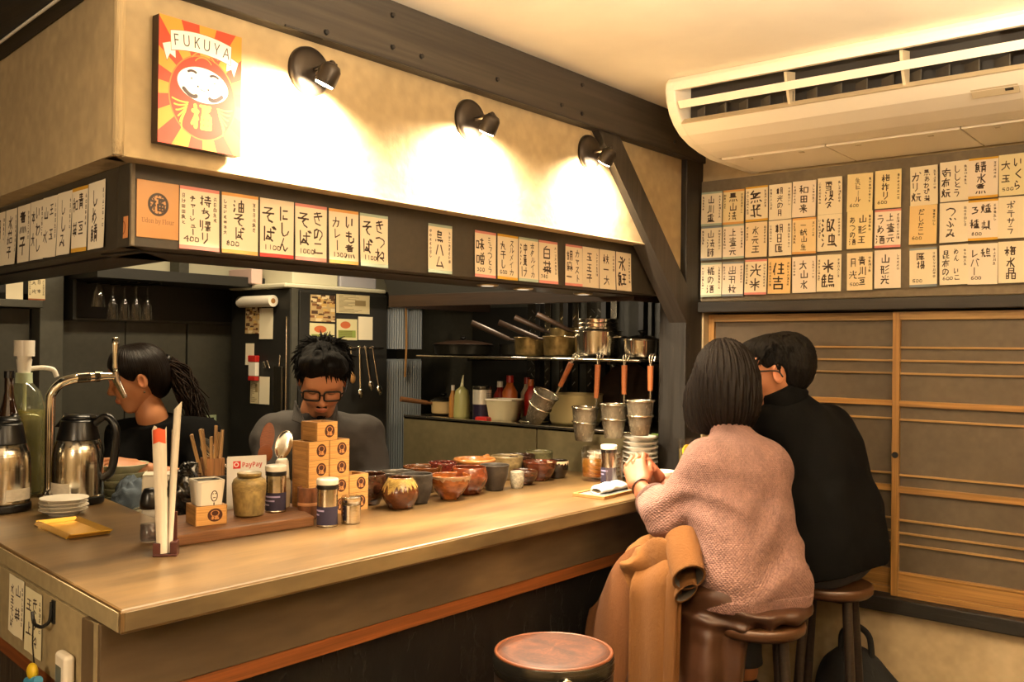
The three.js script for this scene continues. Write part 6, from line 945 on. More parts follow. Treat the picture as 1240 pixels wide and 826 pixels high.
function headGeo(skin, { stubble = 0, lips = 1 } = {}) {
  const P = headPrims(), g = net(field(P), bounds(P, 0.012), 0.0034), lip = [skin[0] * 0.82, skin[1] * 0.48, skin[2] * 0.5], dark = [0.02, 0.013, 0.01];
  return paint(g, (x, y, z) => {
    let c = skin; const m = (t, q) => { c = [mix(c[0], t[0], q), mix(c[1], t[1], q), mix(c[2], t[2], q)]; };
    if (z > 0.06) { m(lip, lips * sstep(1.15, 0.75, Math.hypot(x / 0.022, (y + 0.0655) / 0.0125))); for (const s of [-1, 1]) { m(dark, 0.85 * sstep(1, 0.6, Math.hypot((x - s * 0.031) / 0.015, (y - 0.001) / 0.0035))); } }
    m([skin[0] * 1.0, skin[1] * 0.72, skin[2] * 0.7], 0.5 * sstep(1, 0.3, Math.hypot((Math.abs(x) - 0.085) / 0.015, (y + 0.005) / 0.035, (z + 0.005) / 0.03)));
    if (stubble) { const a = sstep(-0.035, -0.06, y) * sstep(0.0, 0.05, z) * (1 - sstep(1.2, 0.9, Math.hypot(x / 0.022, (y + 0.0655) / 0.0105))), b = sstep(0.03, 0.016, Math.abs(x)) * sstep(-0.072, -0.085, y); m(dark, stubble * (0.35 * a + 0.5 * a * b)); }
    return c;
  });
}
// a hand in its own frame: wrist at the origin, fingers along +y, palm towards -z, thumb on the +x side (s = 1) or -x side (s = -1)
function handPrims(s, curl = [0.5, 0.5, 0.5, 0.5], thumb = [0.6, 0.3], spread = 0.06) {
  const P = [cap([0, -0.03, 0], [0, 0.008, 0], 0.024, 0.023, 0.02), cap([s * 0.024, 0.02, 0], [s * 0.03, 0.082, 0.002], 0.0135, 0.0115, 0.02), cap([s * 0.008, 0.02, 0], [s * 0.01, 0.088, 0.003], 0.014, 0.0115, 0.02), cap([-s * 0.01, 0.02, 0], [-s * 0.01, 0.085, 0.002], 0.014, 0.011, 0.02), cap([-s * 0.026, 0.02, 0], [-s * 0.03, 0.076, 0], 0.013, 0.0105, 0.02)];
  const L = [[0.043, 0.026, 0.021], [0.047, 0.03, 0.023], [0.043, 0.028, 0.022], [0.034, 0.021, 0.019]], X = [0.03, 0.01, -0.01, -0.03], Y0 = [0.082, 0.088, 0.085, 0.076];
  L.forEach((l, k) => { let a = 0, p = [s * X[k], Y0[k], 0.001]; const w = s * (1.5 - k) * spread; l.forEach((len, j) => { a += curl[k] * [0.75, 1.15, 0.8][j]; const q = [p[0] + Math.sin(w) * len * Math.cos(a), p[1] + Math.cos(a) * len, p[2] - Math.sin(a) * len]; P.push(cap(p, q, 0.0096 - j * 0.001 - (k === 3) * 0.0012, 0.0088 - j * 0.001 - (k === 3) * 0.0012, 0.006)); p = q; }); });
  const t0 = [s * 0.022, 0.018, -0.006], t1 = [s * (0.022 + 0.034 * Math.sin(thumb[0])), 0.018 + 0.036 * Math.cos(thumb[0]), -0.016], t2 = [t1[0] + s * 0.03 * Math.sin(thumb[0] - thumb[1]), t1[1] + 0.03 * Math.cos(thumb[0] - thumb[1]), t1[2] - 0.012], t3 = [t2[0] + s * 0.022 * Math.sin(thumb[0] - 2 * thumb[1]), t2[1] + 0.023 * Math.cos(thumb[0] - 2 * thumb[1]), t2[2] - 0.01];
  P.push(cap(t0, t1, 0.014, 0.0125, 0.014), cap(t1, t2, 0.0112, 0.01, 0.006), cap(t2, t3, 0.01, 0.0085, 0.005)); return P;
}
// where a hand goes: at = wrist, along = towards the fingers, back = out of the back of the hand
function frame(at, along, back) { const y = V(...along).normalize(), z0 = V(...back), x = new THREE.Vector3().crossVectors(y, z0).normalize(), z = new THREE.Vector3().crossVectors(x, y); return new THREE.Matrix4().makeBasis(x, y, z).setPosition(...at); }
function handGeo(skin, s, at, along, back, curl, thumb, spread) { const P = handPrims(s, curl, thumb, spread); return paint(net(field(P), bounds(P, 0.006), 0.003).applyMatrix4(frame(at, along, back)), (x, y, z) => skin); }
function headMatrix(at, look, up) { const z = V(...look).normalize(), x = new THREE.Vector3().crossVectors(V(...up), z).normalize(), y = new THREE.Vector3().crossVectors(z, x); return new THREE.Matrix4().makeBasis(x, y, z).setPosition(...at); }
// the whole figure under its clothes
function bodyPrims(J) {
  const R = V(...J.right), off = (p, k) => [p[0] + R.x * k, p[1] + R.y * k, p[2] + R.z * k], P = [];
  P.push(cap(off(J.pelvis, -0.06), off(J.pelvis, 0.06), 0.085, 0.085, 0.03), cap(off(J.waist, -0.04), off(J.waist, 0.04), 0.072, 0.072, 0.03), cap(off(J.chest, -0.055), off(J.chest, 0.055), 0.075, 0.075, 0.03), cap(J.shL, J.shR, 0.038, 0.038, 0.03), cap(J.neck, J.head, 0.05, 0.047, 0.03), cap(J.waist, J.chest, 0.072, 0.072, 0.03), cap(J.pelvis, J.waist, 0.082, 0.072, 0.03), cap(J.chest, J.neck, 0.06, 0.048, 0.03));
  for (const s of ['L', 'R']) { P.push(cap(J['sh' + s], J['el' + s], 0.04, 0.034, 0.02), cap(J['el' + s], J['wr' + s], 0.036, 0.025, 0.012)); if (J['hip' + s]) P.push(cap(J['hip' + s], J['kn' + s], 0.066, 0.05, 0.03), cap(J['kn' + s], J['an' + s], 0.05, 0.034, 0.03), cap(J['an' + s], J['to' + s], 0.036, 0.028, 0.03)); }
  return P;
}
const shift = (g, p, s = 1) => g.translate(-p[0], -p[1], -p[2]);
function person(label, base, group) { return thing('person', label, 'person', base, 0, group); }
function body(t, base, J, skin, hands, head) {
  const P = bodyPrims(J), parts = [paint(net(field(P), bounds(P, 0.02), 0.0125), () => skin), ...hands, head].map((g) => { g = g.clone(); g.deleteAttribute('uv'); return shift(g, base); });
  return obj('body', [mergeGeometries(parts)], M.skin, t);
}
const fold = (x, y, z, s, a) => a * (noise3(x * s, y * s * 1.3, z * s) + 0.5 * noise3(x * s * 2.3 + 7, y * s * 2.1, z * s * 2.3));
// ---------------------------------------------------------------- hair, glasses
const HAIRM = (c, r = 0.5) => mat(c, r, { bumpMap: rep(T.hair, 3, 1), bumpScale: 0.004, specularIntensity: 0.35 });
function hairUV(g) { const p = g.attributes.position, u = new Float32Array(p.count * 2); for (let i = 0; i < p.count; i++) { u[i * 2] = Math.atan2(p.getX(i), -p.getZ(i)) / (2 * Math.PI); u[i * 2 + 1] = p.getY(i) * 2; } g.setAttribute('uv', new THREE.BufferAttribute(u, 2)); return g; }
const hairOf = (P, extra, cell = 0.0045) => { const f0 = field(P); return hairUV(net(extra ? extra(f0) : f0, bounds(P, 0.02), cell)); };
// short tousled hair: tapered locks rooted on an ellipsoid, combed along sweep(normal)
function locks(n, seed, c, r, sweep, keep, len = [0.03, 0.05], w = 0.0052) {
  const q = rng(seed), out = [];
  while (out.length < n * 2) {
    const y = -0.35 + 1.35 * q(), a = q() * 6.2832, k = Math.sqrt(Math.max(0, 1 - y * y)), N = V(k * Math.cos(a), y, k * Math.sin(a)), P0 = V(c[0] + N.x * r[0], c[1] + N.y * r[1], c[2] + N.z * r[2]); if (!keep(P0)) continue;
    const s = sweep(N, P0), T = s.sub(N.clone().multiplyScalar(s.dot(N))).normalize(), j = V(q() - 0.5, q() - 0.5, q() - 0.5).multiplyScalar(0.9), L = mix(len[0], len[1], q()), d1 = T.clone().multiplyScalar(0.75).addScaledVector(N, 0.55).addScaledVector(j, 0.5).normalize(), d2 = T.clone().addScaledVector(N, 0.0).addScaledVector(j, 0.8).normalize();
    const P1 = P0.clone().addScaledVector(N, -0.004).addScaledVector(d1, L * 0.5), P2 = P1.clone().addScaledVector(d2, L * 0.6);
    out.push(rod(P0.clone().addScaledVector(N, -0.006).toArray(), P1.toArray(), w, w * 0.85, 5), rod(P1.toArray(), P2.toArray(), w * 0.9, 0.0006, 5));
  }
  return mergeGeometries(out.map((g) => { g = g.toNonIndexed(); return g; }));
}
function eyeglasses(t, m4, base, frameM, w = 0.026, h = 0.019, sq = 4) {
  const g = new THREE.Group(), rim = (s) => { const pts = []; for (let k = 0; k < 28; k++) { const a = k / 28 * Math.PI * 2, c = Math.cos(a), n = Math.sin(a), e = (q) => Math.sign(q) * Math.abs(q) ** (2 / sq); pts.push(V(s * 0.034 + w * e(c), 0.002 + h * e(n), 0.104 - Math.abs(s * 0.034 + w * e(c)) * 0.12)); } return new THREE.TubeGeometry(new THREE.CatmullRomCurve3(pts, true), 56, 0.0033, 6, true); };
  const parts = [rim(-1), rim(1), tube([[-0.009, 0.006, 0.103], [0, 0.009, 0.107], [0.009, 0.006, 0.103]], 0.0024, 8, 6)]; for (const s of [-1, 1]) parts.push(tube([[s * 0.06, 0.008, 0.097], [s * 0.074, 0.009, 0.08], [s * 0.081, 0.008, 0.03], [s * 0.083, 0.004, -0.008], [s * 0.083, -0.016, -0.022]], 0.0026, 20, 6));
  const o = obj('glasses_frame', parts.map((q) => shift(q.applyMatrix4(m4), base)), frameM, t);
  for (const s of [-1, 1]) obj('lens', [shift(new THREE.CircleGeometry(1, 24).scale(w * 0.98, h * 0.98, 1).translate(s * 0.034, 0.002, 0.1).applyMatrix4(m4), base)], M.glass, o);
}
function brows(m4, base, t, m) { const e = []; for (const s of [-1, 1]) e.push(tube([[s * 0.016, 0.031, 0.090], [s * 0.032, 0.034, 0.087], [s * 0.05, 0.029, 0.076]], 0.0036, 12, 6)); obj('eyebrows', e.map((g) => shift(g.applyMatrix4(m4), base)), m, t); }
const sleeveCut = (f, a, b, t) => { const d = V(...b).sub(V(...a)), p = V(...a).addScaledVector(d, t); return cut(f, p, d.normalize()); };

// ---------------------------------------------------------------- woman guest in the pink sweater
{
  const base = [2.52, 0, -1.2], t = person('seated person in a dusty pink sweater with a dark bob, hands clasped on the counter', base, '');
  const J = { right: V(0.89, 0, 0.46).toArray(), pelvis: [2.565, 0.835, -1.215], waist: [2.585, 0.97, -1.25], chest: [2.625, 1.11, -1.285], neck: [2.652, 1.25, -1.33], head: [2.682, 1.37, -1.385], shL: [2.522, 1.16, -1.335], shR: [2.705, 1.14, -1.24], elL: [2.492, 0.995, -1.455], elR: [2.765, 1.0, -1.43], wrL: [2.603, 1.052, -1.62], wrR: [2.738, 1.05, -1.628], hipL: [2.49, 0.83, -1.24], hipR: [2.64, 0.83, -1.18], knL: [2.55, 0.80, -1.53], knR: [2.70, 0.80, -1.52], anL: [2.52, 0.38, -1.5], anR: [2.68, 0.38, -1.5], toL: [2.52, 0.31, -1.64], toR: [2.70, 0.31, -1.62] };
  const hm = headMatrix([2.692, 1.39, -1.377], [0.46, -0.1, -0.88], [0, 1, 0]);
  const hL = handGeo(SKIN.woman, 1, J.wrL, [0.42, 0.72, -0.52], [-0.86, 0.28, 0.2], [0.62, 0.66, 0.72, 0.78], [0.5, 0.35]), hR = handGeo(SKIN.woman, -1, J.wrR, [-0.42, 0.70, -0.50], [0.86, 0.30, 0.16], [0.8, 0.84, 0.88, 0.92], [0.4, 0.4]);
  body(t, base, J, SKIN.woman, [hL, hR], headGeo(SKIN.woman).applyMatrix4(hm));
  brows(hm, base, t, HAIRM('#1d120c'));
  // bob
  const P = [ell([0, 0.034, -0.015], [0.088, 0.108, 0.104]), ell([0, -0.045, -0.03], [0.097, 0.125, 0.1], [0, 0, 0], 0.05), ell([0.062, -0.07, 0.035], [0.044, 0.1, 0.062], [0, 0.2, 0], 0.03), ell([-0.062, -0.07, 0.035], [0.044, 0.1, 0.062], [0, -0.2, 0], 0.03), ell([0, -0.03, 0.098], [0.052, 0.085, 0.055], [0, 0, 0], 0.015, true)];
  const hair = hairOf(P, (f) => (x, y, z) => { const a = Math.atan2(x, -z); return Math.max(f(x, y, z) + 0.0022 * Math.sin(a * 34 + 3 * Math.sin(y * 20)) + 0.002 * Math.sin(a * 71 + y * 30), -y - 0.148 + 0.012 * Math.sin(a * 3) + 0.0015 * Math.sin(a * 40)); });
  obj('hair', [shift(hair.applyMatrix4(hm), base)], HAIRM('#110a06', 0.6), t);
  // sweater
  const R = V(...J.right), o = (p, k, y = 0) => [p[0] + R.x * k, p[1] + y, p[2] + R.z * k];
  const S = [cap(o(J.pelvis, -0.06, -0.02), o(J.pelvis, 0.05, -0.02), 0.136, 0.136, 0.04), cap(o(J.waist, -0.055), o(J.waist, 0.045), 0.122, 0.122, 0.08), cap(o(J.chest, -0.07), o(J.chest, 0.055), 0.112, 0.112, 0.08), cap(J.shL, J.shR, 0.064, 0.064, 0.05), cap(J.chest, J.neck, 0.088, 0.058, 0.06), cap(J.shL, J.elL, 0.068, 0.066, 0.04), capTo(J.elL, J.wrL, 0.068, 0.046, 0.03, 0.48), cap(J.shR, J.elR, 0.067, 0.066, 0.04), capTo(J.elR, J.wrR, 0.072, 0.046, 0.03, 0.48), ell([2.512, 0.985, -1.475], [0.07, 0.05, 0.06], [0, 0, 0], 0.03)];
  let f = field(S); const f1 = f; f = (x, y, z) => f1(x, y, z) + fold(x, y, z, 6, 0.004) + 0.007 * Math.abs(noise3(x * 9 + y * 7, y * 12 - x * 4, z * 9)) + 0.005 * Math.sin(y * 52 - 26 * x + 5 * noise3(x * 6, y * 6, z * 6)) * sstep(1.2, 1.0, y) * sstep(2.66, 2.5, x) + 0.0035 * Math.sin(y * 40 + 16 * x + 5 * noise3(x * 5, y * 5, z * 5)) * sstep(1.0, 0.88, y);
  f = cut(f, [2.56, 0.772, -1.2], [0.06, -1, 0.03]); f = cut(f, [2.672, 1.285, -1.33], [0.12, 1, -0.2]);
  const knit = mat('#997369', 0.95, { map: rep(T.knitTone, 6), bumpMap: rep(T.knit, 6), bumpScale: 0.0038, sheen: 0.5, sheenRoughness: 0.6, sheenColor: new THREE.Color('#a07a6a') });
  const sw = obj('sweater', [shift(uvFlat(net(f, bounds(S, 0.03), 0.0075), 1), base)], knit, t);
  const hem = field([cap(o(J.pelvis, -0.06, -0.03), o(J.pelvis, 0.05, -0.03), 0.1385, 0.1385, 0.05)]), hem2 = (x, y, z) => Math.max(hem(x, y, z) + fold(x, y, z, 6, 0.004), y - 0.802, 0.762 - y); obj('hem', [shift(uvFlat(net(hem2, [[2.3, 0.74, -1.5], [2.85, 0.83, -0.95]], 0.007)), base)], knit, sw);
  for (const [a, b] of [['elL', 'wrL'], ['elR', 'wrR']]) { const A = V(...J[a]), B = V(...J[b]), d = B.clone().sub(A).normalize(), c = A.clone().lerp(B, 0.46); obj('cuff', [shift(new THREE.TorusGeometry(0.049, 0.013, 10, 28).applyQuaternion(new THREE.Quaternion().setFromUnitVectors(V(0, 0, 1), d)).translate(c.x, c.y, c.z), base)], knit, sw); }
  // bracelet
  { const A = V(...J.elL), B = V(...J.wrL), d = B.clone().sub(A).normalize(), c = A.clone().lerp(B, 0.96); obj('bracelet', [shift(new THREE.TorusGeometry(0.0285, 0.003, 8, 32).applyQuaternion(new THREE.Quaternion().setFromUnitVectors(V(0, 0, 1), d)).translate(c.x, c.y, c.z), base)], mat('#3a2416', 0.4), t); }
  // long skirt
  const K = [cap(o(J.pelvis, -0.055, -0.02), o(J.pelvis, 0.045, -0.02), 0.112, 0.112, 0.03), cap(J.hipL, J.knL, 0.092, 0.08, 0.05), cap(J.hipR, J.knR, 0.092, 0.08, 0.05), cap(J.knL, [2.46, 0.40, -1.46], 0.09, 0.10, 0.06), cap(J.knR, [2.66, 0.40, -1.44], 0.09, 0.10, 0.08), cap([2.48, 0.77, -1.26], [2.40, 0.40, -1.28], 0.08, 0.09, 0.08), cap([2.50, 0.72, -1.36], [2.48, 0.4, -1.38], 0.1, 0.12, 0.08), ell([2.57, 0.748, -1.195], [0.158, 0.04, 0.15], [0, 0, 0], 0.04)];
  let k = field(K); const k1 = k; k = (x, y, z) => { const q = sstep(0.80, 0.66, y); return k1(x, y, z) + (0.016 * Math.sin(x * 42 + z * 48 + 4 * noise3(x * 5, y * 3, z * 5)) * q) + 0.008 * Math.sin(y * 60 + x * 18 + 5 * noise3(x * 7, y * 9, z * 7)) * (1 - q) + fold(x, y, z, 11, 0.005); };
  k = cut(k, [2.5, 0.36, -1.4], [0, -1, 0]);
  obj('skirt', [shift(uvFlat(net(k, bounds(K, 0.03), 0.008)), base)], mat('#3f2617', 0.42, { sheen: 0.3, sheenColor: new THREE.Color('#5a3a24'), bumpMap: rep(T.weave, 3), bumpScale: 0.001 }), t);
  for (const s of ['L', 'R']) { const a = J['an' + s], b = J['to' + s]; obj('shoe', [shift(net(field([cap([a[0], a[1] - 0.06, a[2] + 0.01], [b[0], b[1] + 0.0, b[2]], 0.042, 0.032, 0.02)]), [[a[0] - 0.1, 0.24, b[2] - 0.08], [a[0] + 0.1, 0.42, a[2] + 0.1]], 0.012), base)], M.blackPlastic, t); }
}
// ---------------------------------------------------------------- man guest in the black jacket
{
  const base = [2.96, 0, -1.14], t = person('seated person in a black jacket and glasses behind the pink sweater, looking left', base, '');
  const J = { right: V(0.985, 0, 0.12).toArray(), pelvis: [2.95, 0.885, -1.135], waist: [2.962, 1.01, -1.14], chest: [2.975, 1.165, -1.175], neck: [2.92, 1.315, -1.25], head: [2.885, 1.42, -1.285], shL: [2.872, 1.25, -1.272], shR: [3.07, 1.235, -1.195], elL: [2.92, 1.02, -1.40], elR: [3.08, 1.03, -1.40], wrL: [2.885, 1.035, -1.545], wrR: [3.01, 1.04, -1.555], hipL: [2.88, 0.875, -1.14], hipR: [3.03, 0.875, -1.14], knL: [2.90, 0.81, -1.50], knR: [3.06, 0.81, -1.50], anL: [2.89, 0.38, -1.46], anR: [3.05, 0.38, -1.46], toL: [2.89, 0.32, -1.57], toR: [3.05, 0.32, -1.57] };
  const hm = headMatrix([2.89, 1.428, -1.287], [-0.36, -0.12, -0.92], [-0.05, 1, -0.05]);
  const hL = handGeo(SKIN.man, 1, J.wrL, [0.4, 0.1, -0.9], [0, 1, 0.1], [0.4, 0.45, 0.5, 0.55], [0.6, 0.3]), hR = handGeo(SKIN.man, -1, J.wrR, [-0.5, 0.1, -0.85], [0, 1, 0.1], [0.4, 0.45, 0.5, 0.55], [0.6, 0.3]);
  body(t, base, J, SKIN.man, [hL, hR], headGeo(SKIN.man).applyMatrix4(hm));
  const hairM = HAIRM('#0d0a08', 0.72); brows(hm, base, t, hairM); eyeglasses(t, hm, base, mat('#14110f', 0.3));
  const P = [ell([0, 0.044, -0.018], [0.083, 0.08, 0.102]), ell([0, 0.02, -0.055], [0.08, 0.095, 0.07], [0, 0, 0], 0.03), ell([0.0, 0.08, 0.05], [0.06, 0.036, 0.056], [0, 0, 0], 0.03), ell([0.02, 0.062, 0.085], [0.05, 0.028, 0.022], [0.3, 0, 0.2], 0.02), ell([0, -0.012, 0.075], [0.066, 0.062, 0.075], [0, 0, 0], 0.01, true), ell([0.083, -0.016, 0.0], [0.03, 0.04, 0.034], [0, 0, 0], 0.008, true), ell([-0.083, -0.016, 0.0], [0.03, 0.04, 0.034], [0, 0, 0], 0.008, true)];
  const tuft = (s) => (f) => (x, y, z) => Math.max(f(x, y, z) + s * (0.7 * noise3(x * 46, y * 46, z * 46) + 0.6 * noise3(x * 95, y * 60, z * 95)), -y - 0.085 - 0.5 * (z + 0.06));
  const mh = obj('hair', [shift(hairOf(P, tuft(0.003), 0.004).applyMatrix4(hm), base)], hairM, t);
  obj('hair_locks', [shift(locks(420, 5, [0, 0.04, -0.016], [0.082, 0.078, 0.1], (N) => V(0.1 * N.x, -0.6 - 0.2 * N.y, N.z > 0.2 ? 0.5 : -0.1), (p) => p.y > -0.03 + (p.z > 0.0 ? 0.075 : 0) && (p.z < 0.05 || p.y > 0.075), [0.022, 0.036], 0.0046).applyMatrix4(hm), base)], hairM, mh);
  const R = V(...J.right), o = (p, k, y = 0, z = 0) => [p[0] + R.x * k, p[1] + y, p[2] + R.z * k + z];
  const S = [cap(o(J.pelvis, -0.07, -0.03, 0.0), o(J.pelvis, 0.07, -0.03, 0.015), 0.138, 0.138, 0.05), cap(o(J.waist, -0.06), o(J.waist, 0.06), 0.126, 0.126, 0.1), cap(o(J.chest, -0.06), o(J.chest, 0.06), 0.116, 0.116, 0.1), cap(J.shL, J.shR, 0.072, 0.072, 0.07), cap(J.chest, J.neck, 0.1, 0.066, 0.07), cap(J.shL, J.elL, 0.066, 0.06, 0.04), capTo(J.elL, J.wrL, 0.064, 0.045, 0.03, 0.92), cap(J.shR, J.elR, 0.078, 0.064, 0.05), capTo(J.elR, J.wrR, 0.064, 0.045, 0.03, 0.92)];
  let f = field(S); const f1 = f; f = (x, y, z) => f1(x, y, z) + fold(x, y, z, 9, 0.008);
  f = cut(f, [2.95, 0.80, -1.11], [0.02, -1, 0.22]); f = cut(f, [2.905, 1.36, -1.255], [-0.25, 1, -0.35]);
  const cloth = mat('#0a0a0a', 0.95, { specularIntensity: 0.25, bumpMap: rep(T.weave, 4), bumpScale: 0.0015 });
  const jk = obj('jacket', [shift(uvFlat(net(f, bounds(S, 0.03), 0.008)), base)], cloth, t);
  // stand collar folded over
  const cn = V(-0.30, 1, -0.42).normalize(), q = new THREE.Quaternion().setFromUnitVectors(V(0, 1, 0), cn);
  obj('collar', [shift(lathe([[0.070, -0.02], [0.079, -0.005], [0.069, 0.038], [0.064, 0.046], [0.060, 0.04], [0.064, -0.01]], 36).applyQuaternion(q).translate(2.90, 1.335, -1.262), base)], cloth, jk);
  const K = [cap(o(J.pelvis, -0.07, -0.02), o(J.pelvis, 0.07, -0.02), 0.118, 0.118, 0.04), cap(J.hipL, J.knL, 0.092, 0.072, 0.05), cap(J.hipR, J.knR, 0.092, 0.072, 0.05), cap(J.knL, J.anL, 0.072, 0.055, 0.04), cap(J.knR, J.anR, 0.072, 0.055, 0.04)];
  const k1 = field(K); obj('trousers', [shift(uvFlat(net(cut((x, y, z) => k1(x, y, z) + fold(x, y, z, 12, 0.006), [3, 0.4, -1.4], [0, -1, 0]), bounds(K, 0.03), 0.011)), base)], mat('#3d434c', 0.9, { bumpMap: rep(T.weave, 5), bumpScale: 0.001 }), t);
  for (const s of ['L', 'R']) { const a = J['an' + s], b = J['to' + s]; obj('shoe', [shift(net(field([cap([a[0], a[1] - 0.06, a[2] + 0.01], b, 0.045, 0.034, 0.02)]), [[a[0] - 0.1, 0.24, b[2] - 0.08], [a[0] + 0.1, 0.42, a[2] + 0.1]], 0.012), base)], M.blackPlastic, t); }
}
// ---------------------------------------------------------------- bearded cook in the grey shirt
{
  const base = [2.32, 0, -2.99], t = person('bearded cook in a dark grey shirt and glasses bending over the counter', base, '');
  const J = { right: V(-0.9, 0, -0.44).toArray(), pelvis: [2.335, 0.93, -2.99], waist: [2.315, 1.04, -2.945], chest: [2.27, 1.14, -2.865], neck: [2.225, 1.255, -2.795], head: [2.19, 1.36, -2.725], shL: [2.425, 1.15, -2.748], shR: [2.105, 1.148, -2.9], elL: [2.462, 0.965, -2.735], elR: [2.03, 0.97, -2.80], wrL: [2.32, 0.945, -2.60], wrR: [2.13, 0.945, -2.575], hipL: [2.41, 0.9, -2.96], hipR: [2.26, 0.9, -3.03], knL: [2.42, 0.48, -2.95], knR: [2.26, 0.48, -3.02], anL: [2.42, 0.09, -2.99], anR: [2.26, 0.09, -3.06], toL: [2.36, 0.05, -2.86], toR: [2.20, 0.05, -2.93] };
  const hm = headMatrix([2.188, 1.372, -2.713], [-0.53, -0.54, 0.65], [-0.25, 0.85, 0.35]).scale(V(1.07, 1.07, 1.07));
  const hL = handGeo(SKIN.cook, 1, J.wrL, [-0.7, -0.1, 0.5], [0, 1, 0.2], [0.5, 0.5, 0.55, 0.6], [0.6, 0.3]), hR = handGeo(SKIN.cook, -1, J.wrR, [0.6, -0.1, 0.55], [0, 1, 0.2], [0.5, 0.5, 0.55, 0.6], [0.6, 0.3]);
  body(t, base, J, SKIN.cook, [hL, hR], headGeo(SKIN.cook, { stubble: 0.85, lips: 0.7 }).applyMatrix4(hm));
  const hairM = HAIRM('#0b0806', 0.8); brows(hm, base, t, hairM); eyeglasses(t, hm, base, mat('#0c0a09', 0.3), 0.027, 0.0185, 5);
  const P = [ell([0, 0.05, -0.02], [0.084, 0.084, 0.1]), ell([-0.028, 0.1, 0.048], [0.05, 0.036, 0.05], [0, 0, 0.3], 0.03), ell([0.034, 0.096, 0.05], [0.05, 0.034, 0.05], [0, 0, -0.35], 0.03), ell([0.0, 0.01, -0.05], [0.082, 0.1, 0.07], [0, 0, 0], 0.04), ell([0.006, -0.008, 0.078], [0.074, 0.07, 0.08], [0, 0, 0], 0.012, true), ell([0.085, -0.02, 0.0], [0.03, 0.042, 0.036], [0, 0, 0], 0.008, true), ell([-0.085, -0.02, 0.0], [0.03, 0.042, 0.036], [0, 0, 0], 0.008, true)];
  const ch = obj('hair', [shift(hairOf(P, (f) => (x, y, z) => Math.max(f(x, y, z) + 0.005 * noise3(x * 50, y * 30, z * 50), -y - 0.06), 0.004).applyMatrix4(hm), base)], hairM, t);
  obj('hair_locks', [shift(locks(560, 9, [0, 0.048, -0.018], [0.082, 0.082, 0.098], (N) => V(N.x * 1.2, 0.15 - 0.5 * (1 - N.y), N.z > 0 ? 0.7 : -0.3), (p) => p.y > -0.02 + (p.z > 0.0 ? 0.085 : 0) && (p.z < 0.06 || p.y > 0.085), [0.03, 0.056], 0.005).applyMatrix4(hm), base)], hairM, ch);
  const B = [ell([0, -0.106, 0.066], [0.019, 0.016, 0.012], [0.3, 0, 0]), cap([-0.016, -0.052, 0.089], [0, -0.0495, 0.0915], 0.0022, 0.003, 0.003), cap([0.016, -0.052, 0.089], [0, -0.0495, 0.0915], 0.0022, 0.003, 0.003)]; obj('beard', [shift(hairOf(B, (f) => (x, y, z) => f(x, y, z) + 0.003 * noise3(x * 120, y * 120, z * 120), 0.003).applyMatrix4(hm), base)], hairM, t);
  const R = V(...J.right), o = (p, k, y = 0) => [p[0] + R.x * k, p[1] + y, p[2] + R.z * k];
  const S = [cap(o(J.pelvis, -0.07, -0.02), o(J.pelvis, 0.07, -0.02), 0.13, 0.13, 0.05), cap(o(J.waist, -0.06), o(J.waist, 0.06), 0.122, 0.122, 0.1), cap(o(J.chest, -0.075), o(J.chest, 0.075), 0.112, 0.112, 0.1), cap(J.shL, J.shR, 0.064, 0.064, 0.05), cap(J.chest, J.neck, 0.09, 0.06, 0.05), cap(J.shL, J.elL, 0.073, 0.064, 0.04), capTo(J.elL, J.wrL, 0.063, 0.046, 0.03, 0.85), cap(J.shR, J.elR, 0.073, 0.064, 0.04), capTo(J.elR, J.wrR, 0.063, 0.046, 0.03, 0.85)];
  const f1 = field(S); let f = (x, y, z) => f1(x, y, z) + fold(x, y, z, 11, 0.009) + 0.004 * Math.sin(y * 46 + x * 20);
  f = cut(f, [2.33, 0.83, -2.98], [0, -1, 0]); f = cut(f, [2.205, 1.272, -2.775], [-0.45, 0.72, 0.5]);
  const vn = (x, y, z) => Math.hypot((x - 2.165) * 0.9 + (z + 2.69) * 0.44, 0) * 1.0 - sstep(1.10, 1.27, y) * 0.045; void vn;
  const cloth = mat('#413d3a', 0.85, { bumpMap: rep(T.weave, 5), bumpScale: 0.0015 }), sh = obj('shirt', [shift(uvFlat(net(f, bounds(S, 0.03), 0.008)), base)], cloth, t);
  // open collar: two points over the neckline, dark undershirt between them, button band
  const F = V(-0.62, -0.12, 0.76).normalize(), Rt = V(-0.9, 0, -0.44), at = (r, y, d) => { const p = V(2.225, 1.255, -2.795).addScaledVector(Rt, r).addScaledVector(F, d); p.y += y; return p.toArray(); };
  for (const s of [-1, 1]) { const a = at(s * 0.076, 0.035, -0.02), b = at(s * 0.07, 0.03, 0.045), c = at(s * 0.03, -0.035, 0.105), d = at(s * 0.085, -0.02, 0.075); obj('collar', [shift(sheet((u, v) => { const q = [0, 1, 2].map((i) => mix(mix(a[i], b[i], u), mix(d[i], c[i], u), v)); return q; }, 5, 5, 0.005), base)], cloth, sh); }
  obj('undershirt', [shift(net(field([ell(at(0, -0.055, 0.077), [0.036, 0.04, 0.022], [0, -0.7, 0])]), bounds([ell(at(0, -0.055, 0.077), [0.036, 0.045, 0.036])], 0.02), 0.005), base)], M.kitchenDark, t);
  const K = [cap(J.hipL, J.knL, 0.1, 0.07, 0.05), cap(J.hipR, J.knR, 0.1, 0.07, 0.05), cap(J.knL, J.anL, 0.07, 0.06, 0.04), cap(J.knR, J.anR, 0.07, 0.06, 0.04), cap(o(J.pelvis, -0.07), o(J.pelvis, 0.07), 0.12, 0.12, 0.04)]; obj('trousers', [shift(net(field(K), bounds(K, 0.02), 0.014), base)], M.kitchenDark, t);
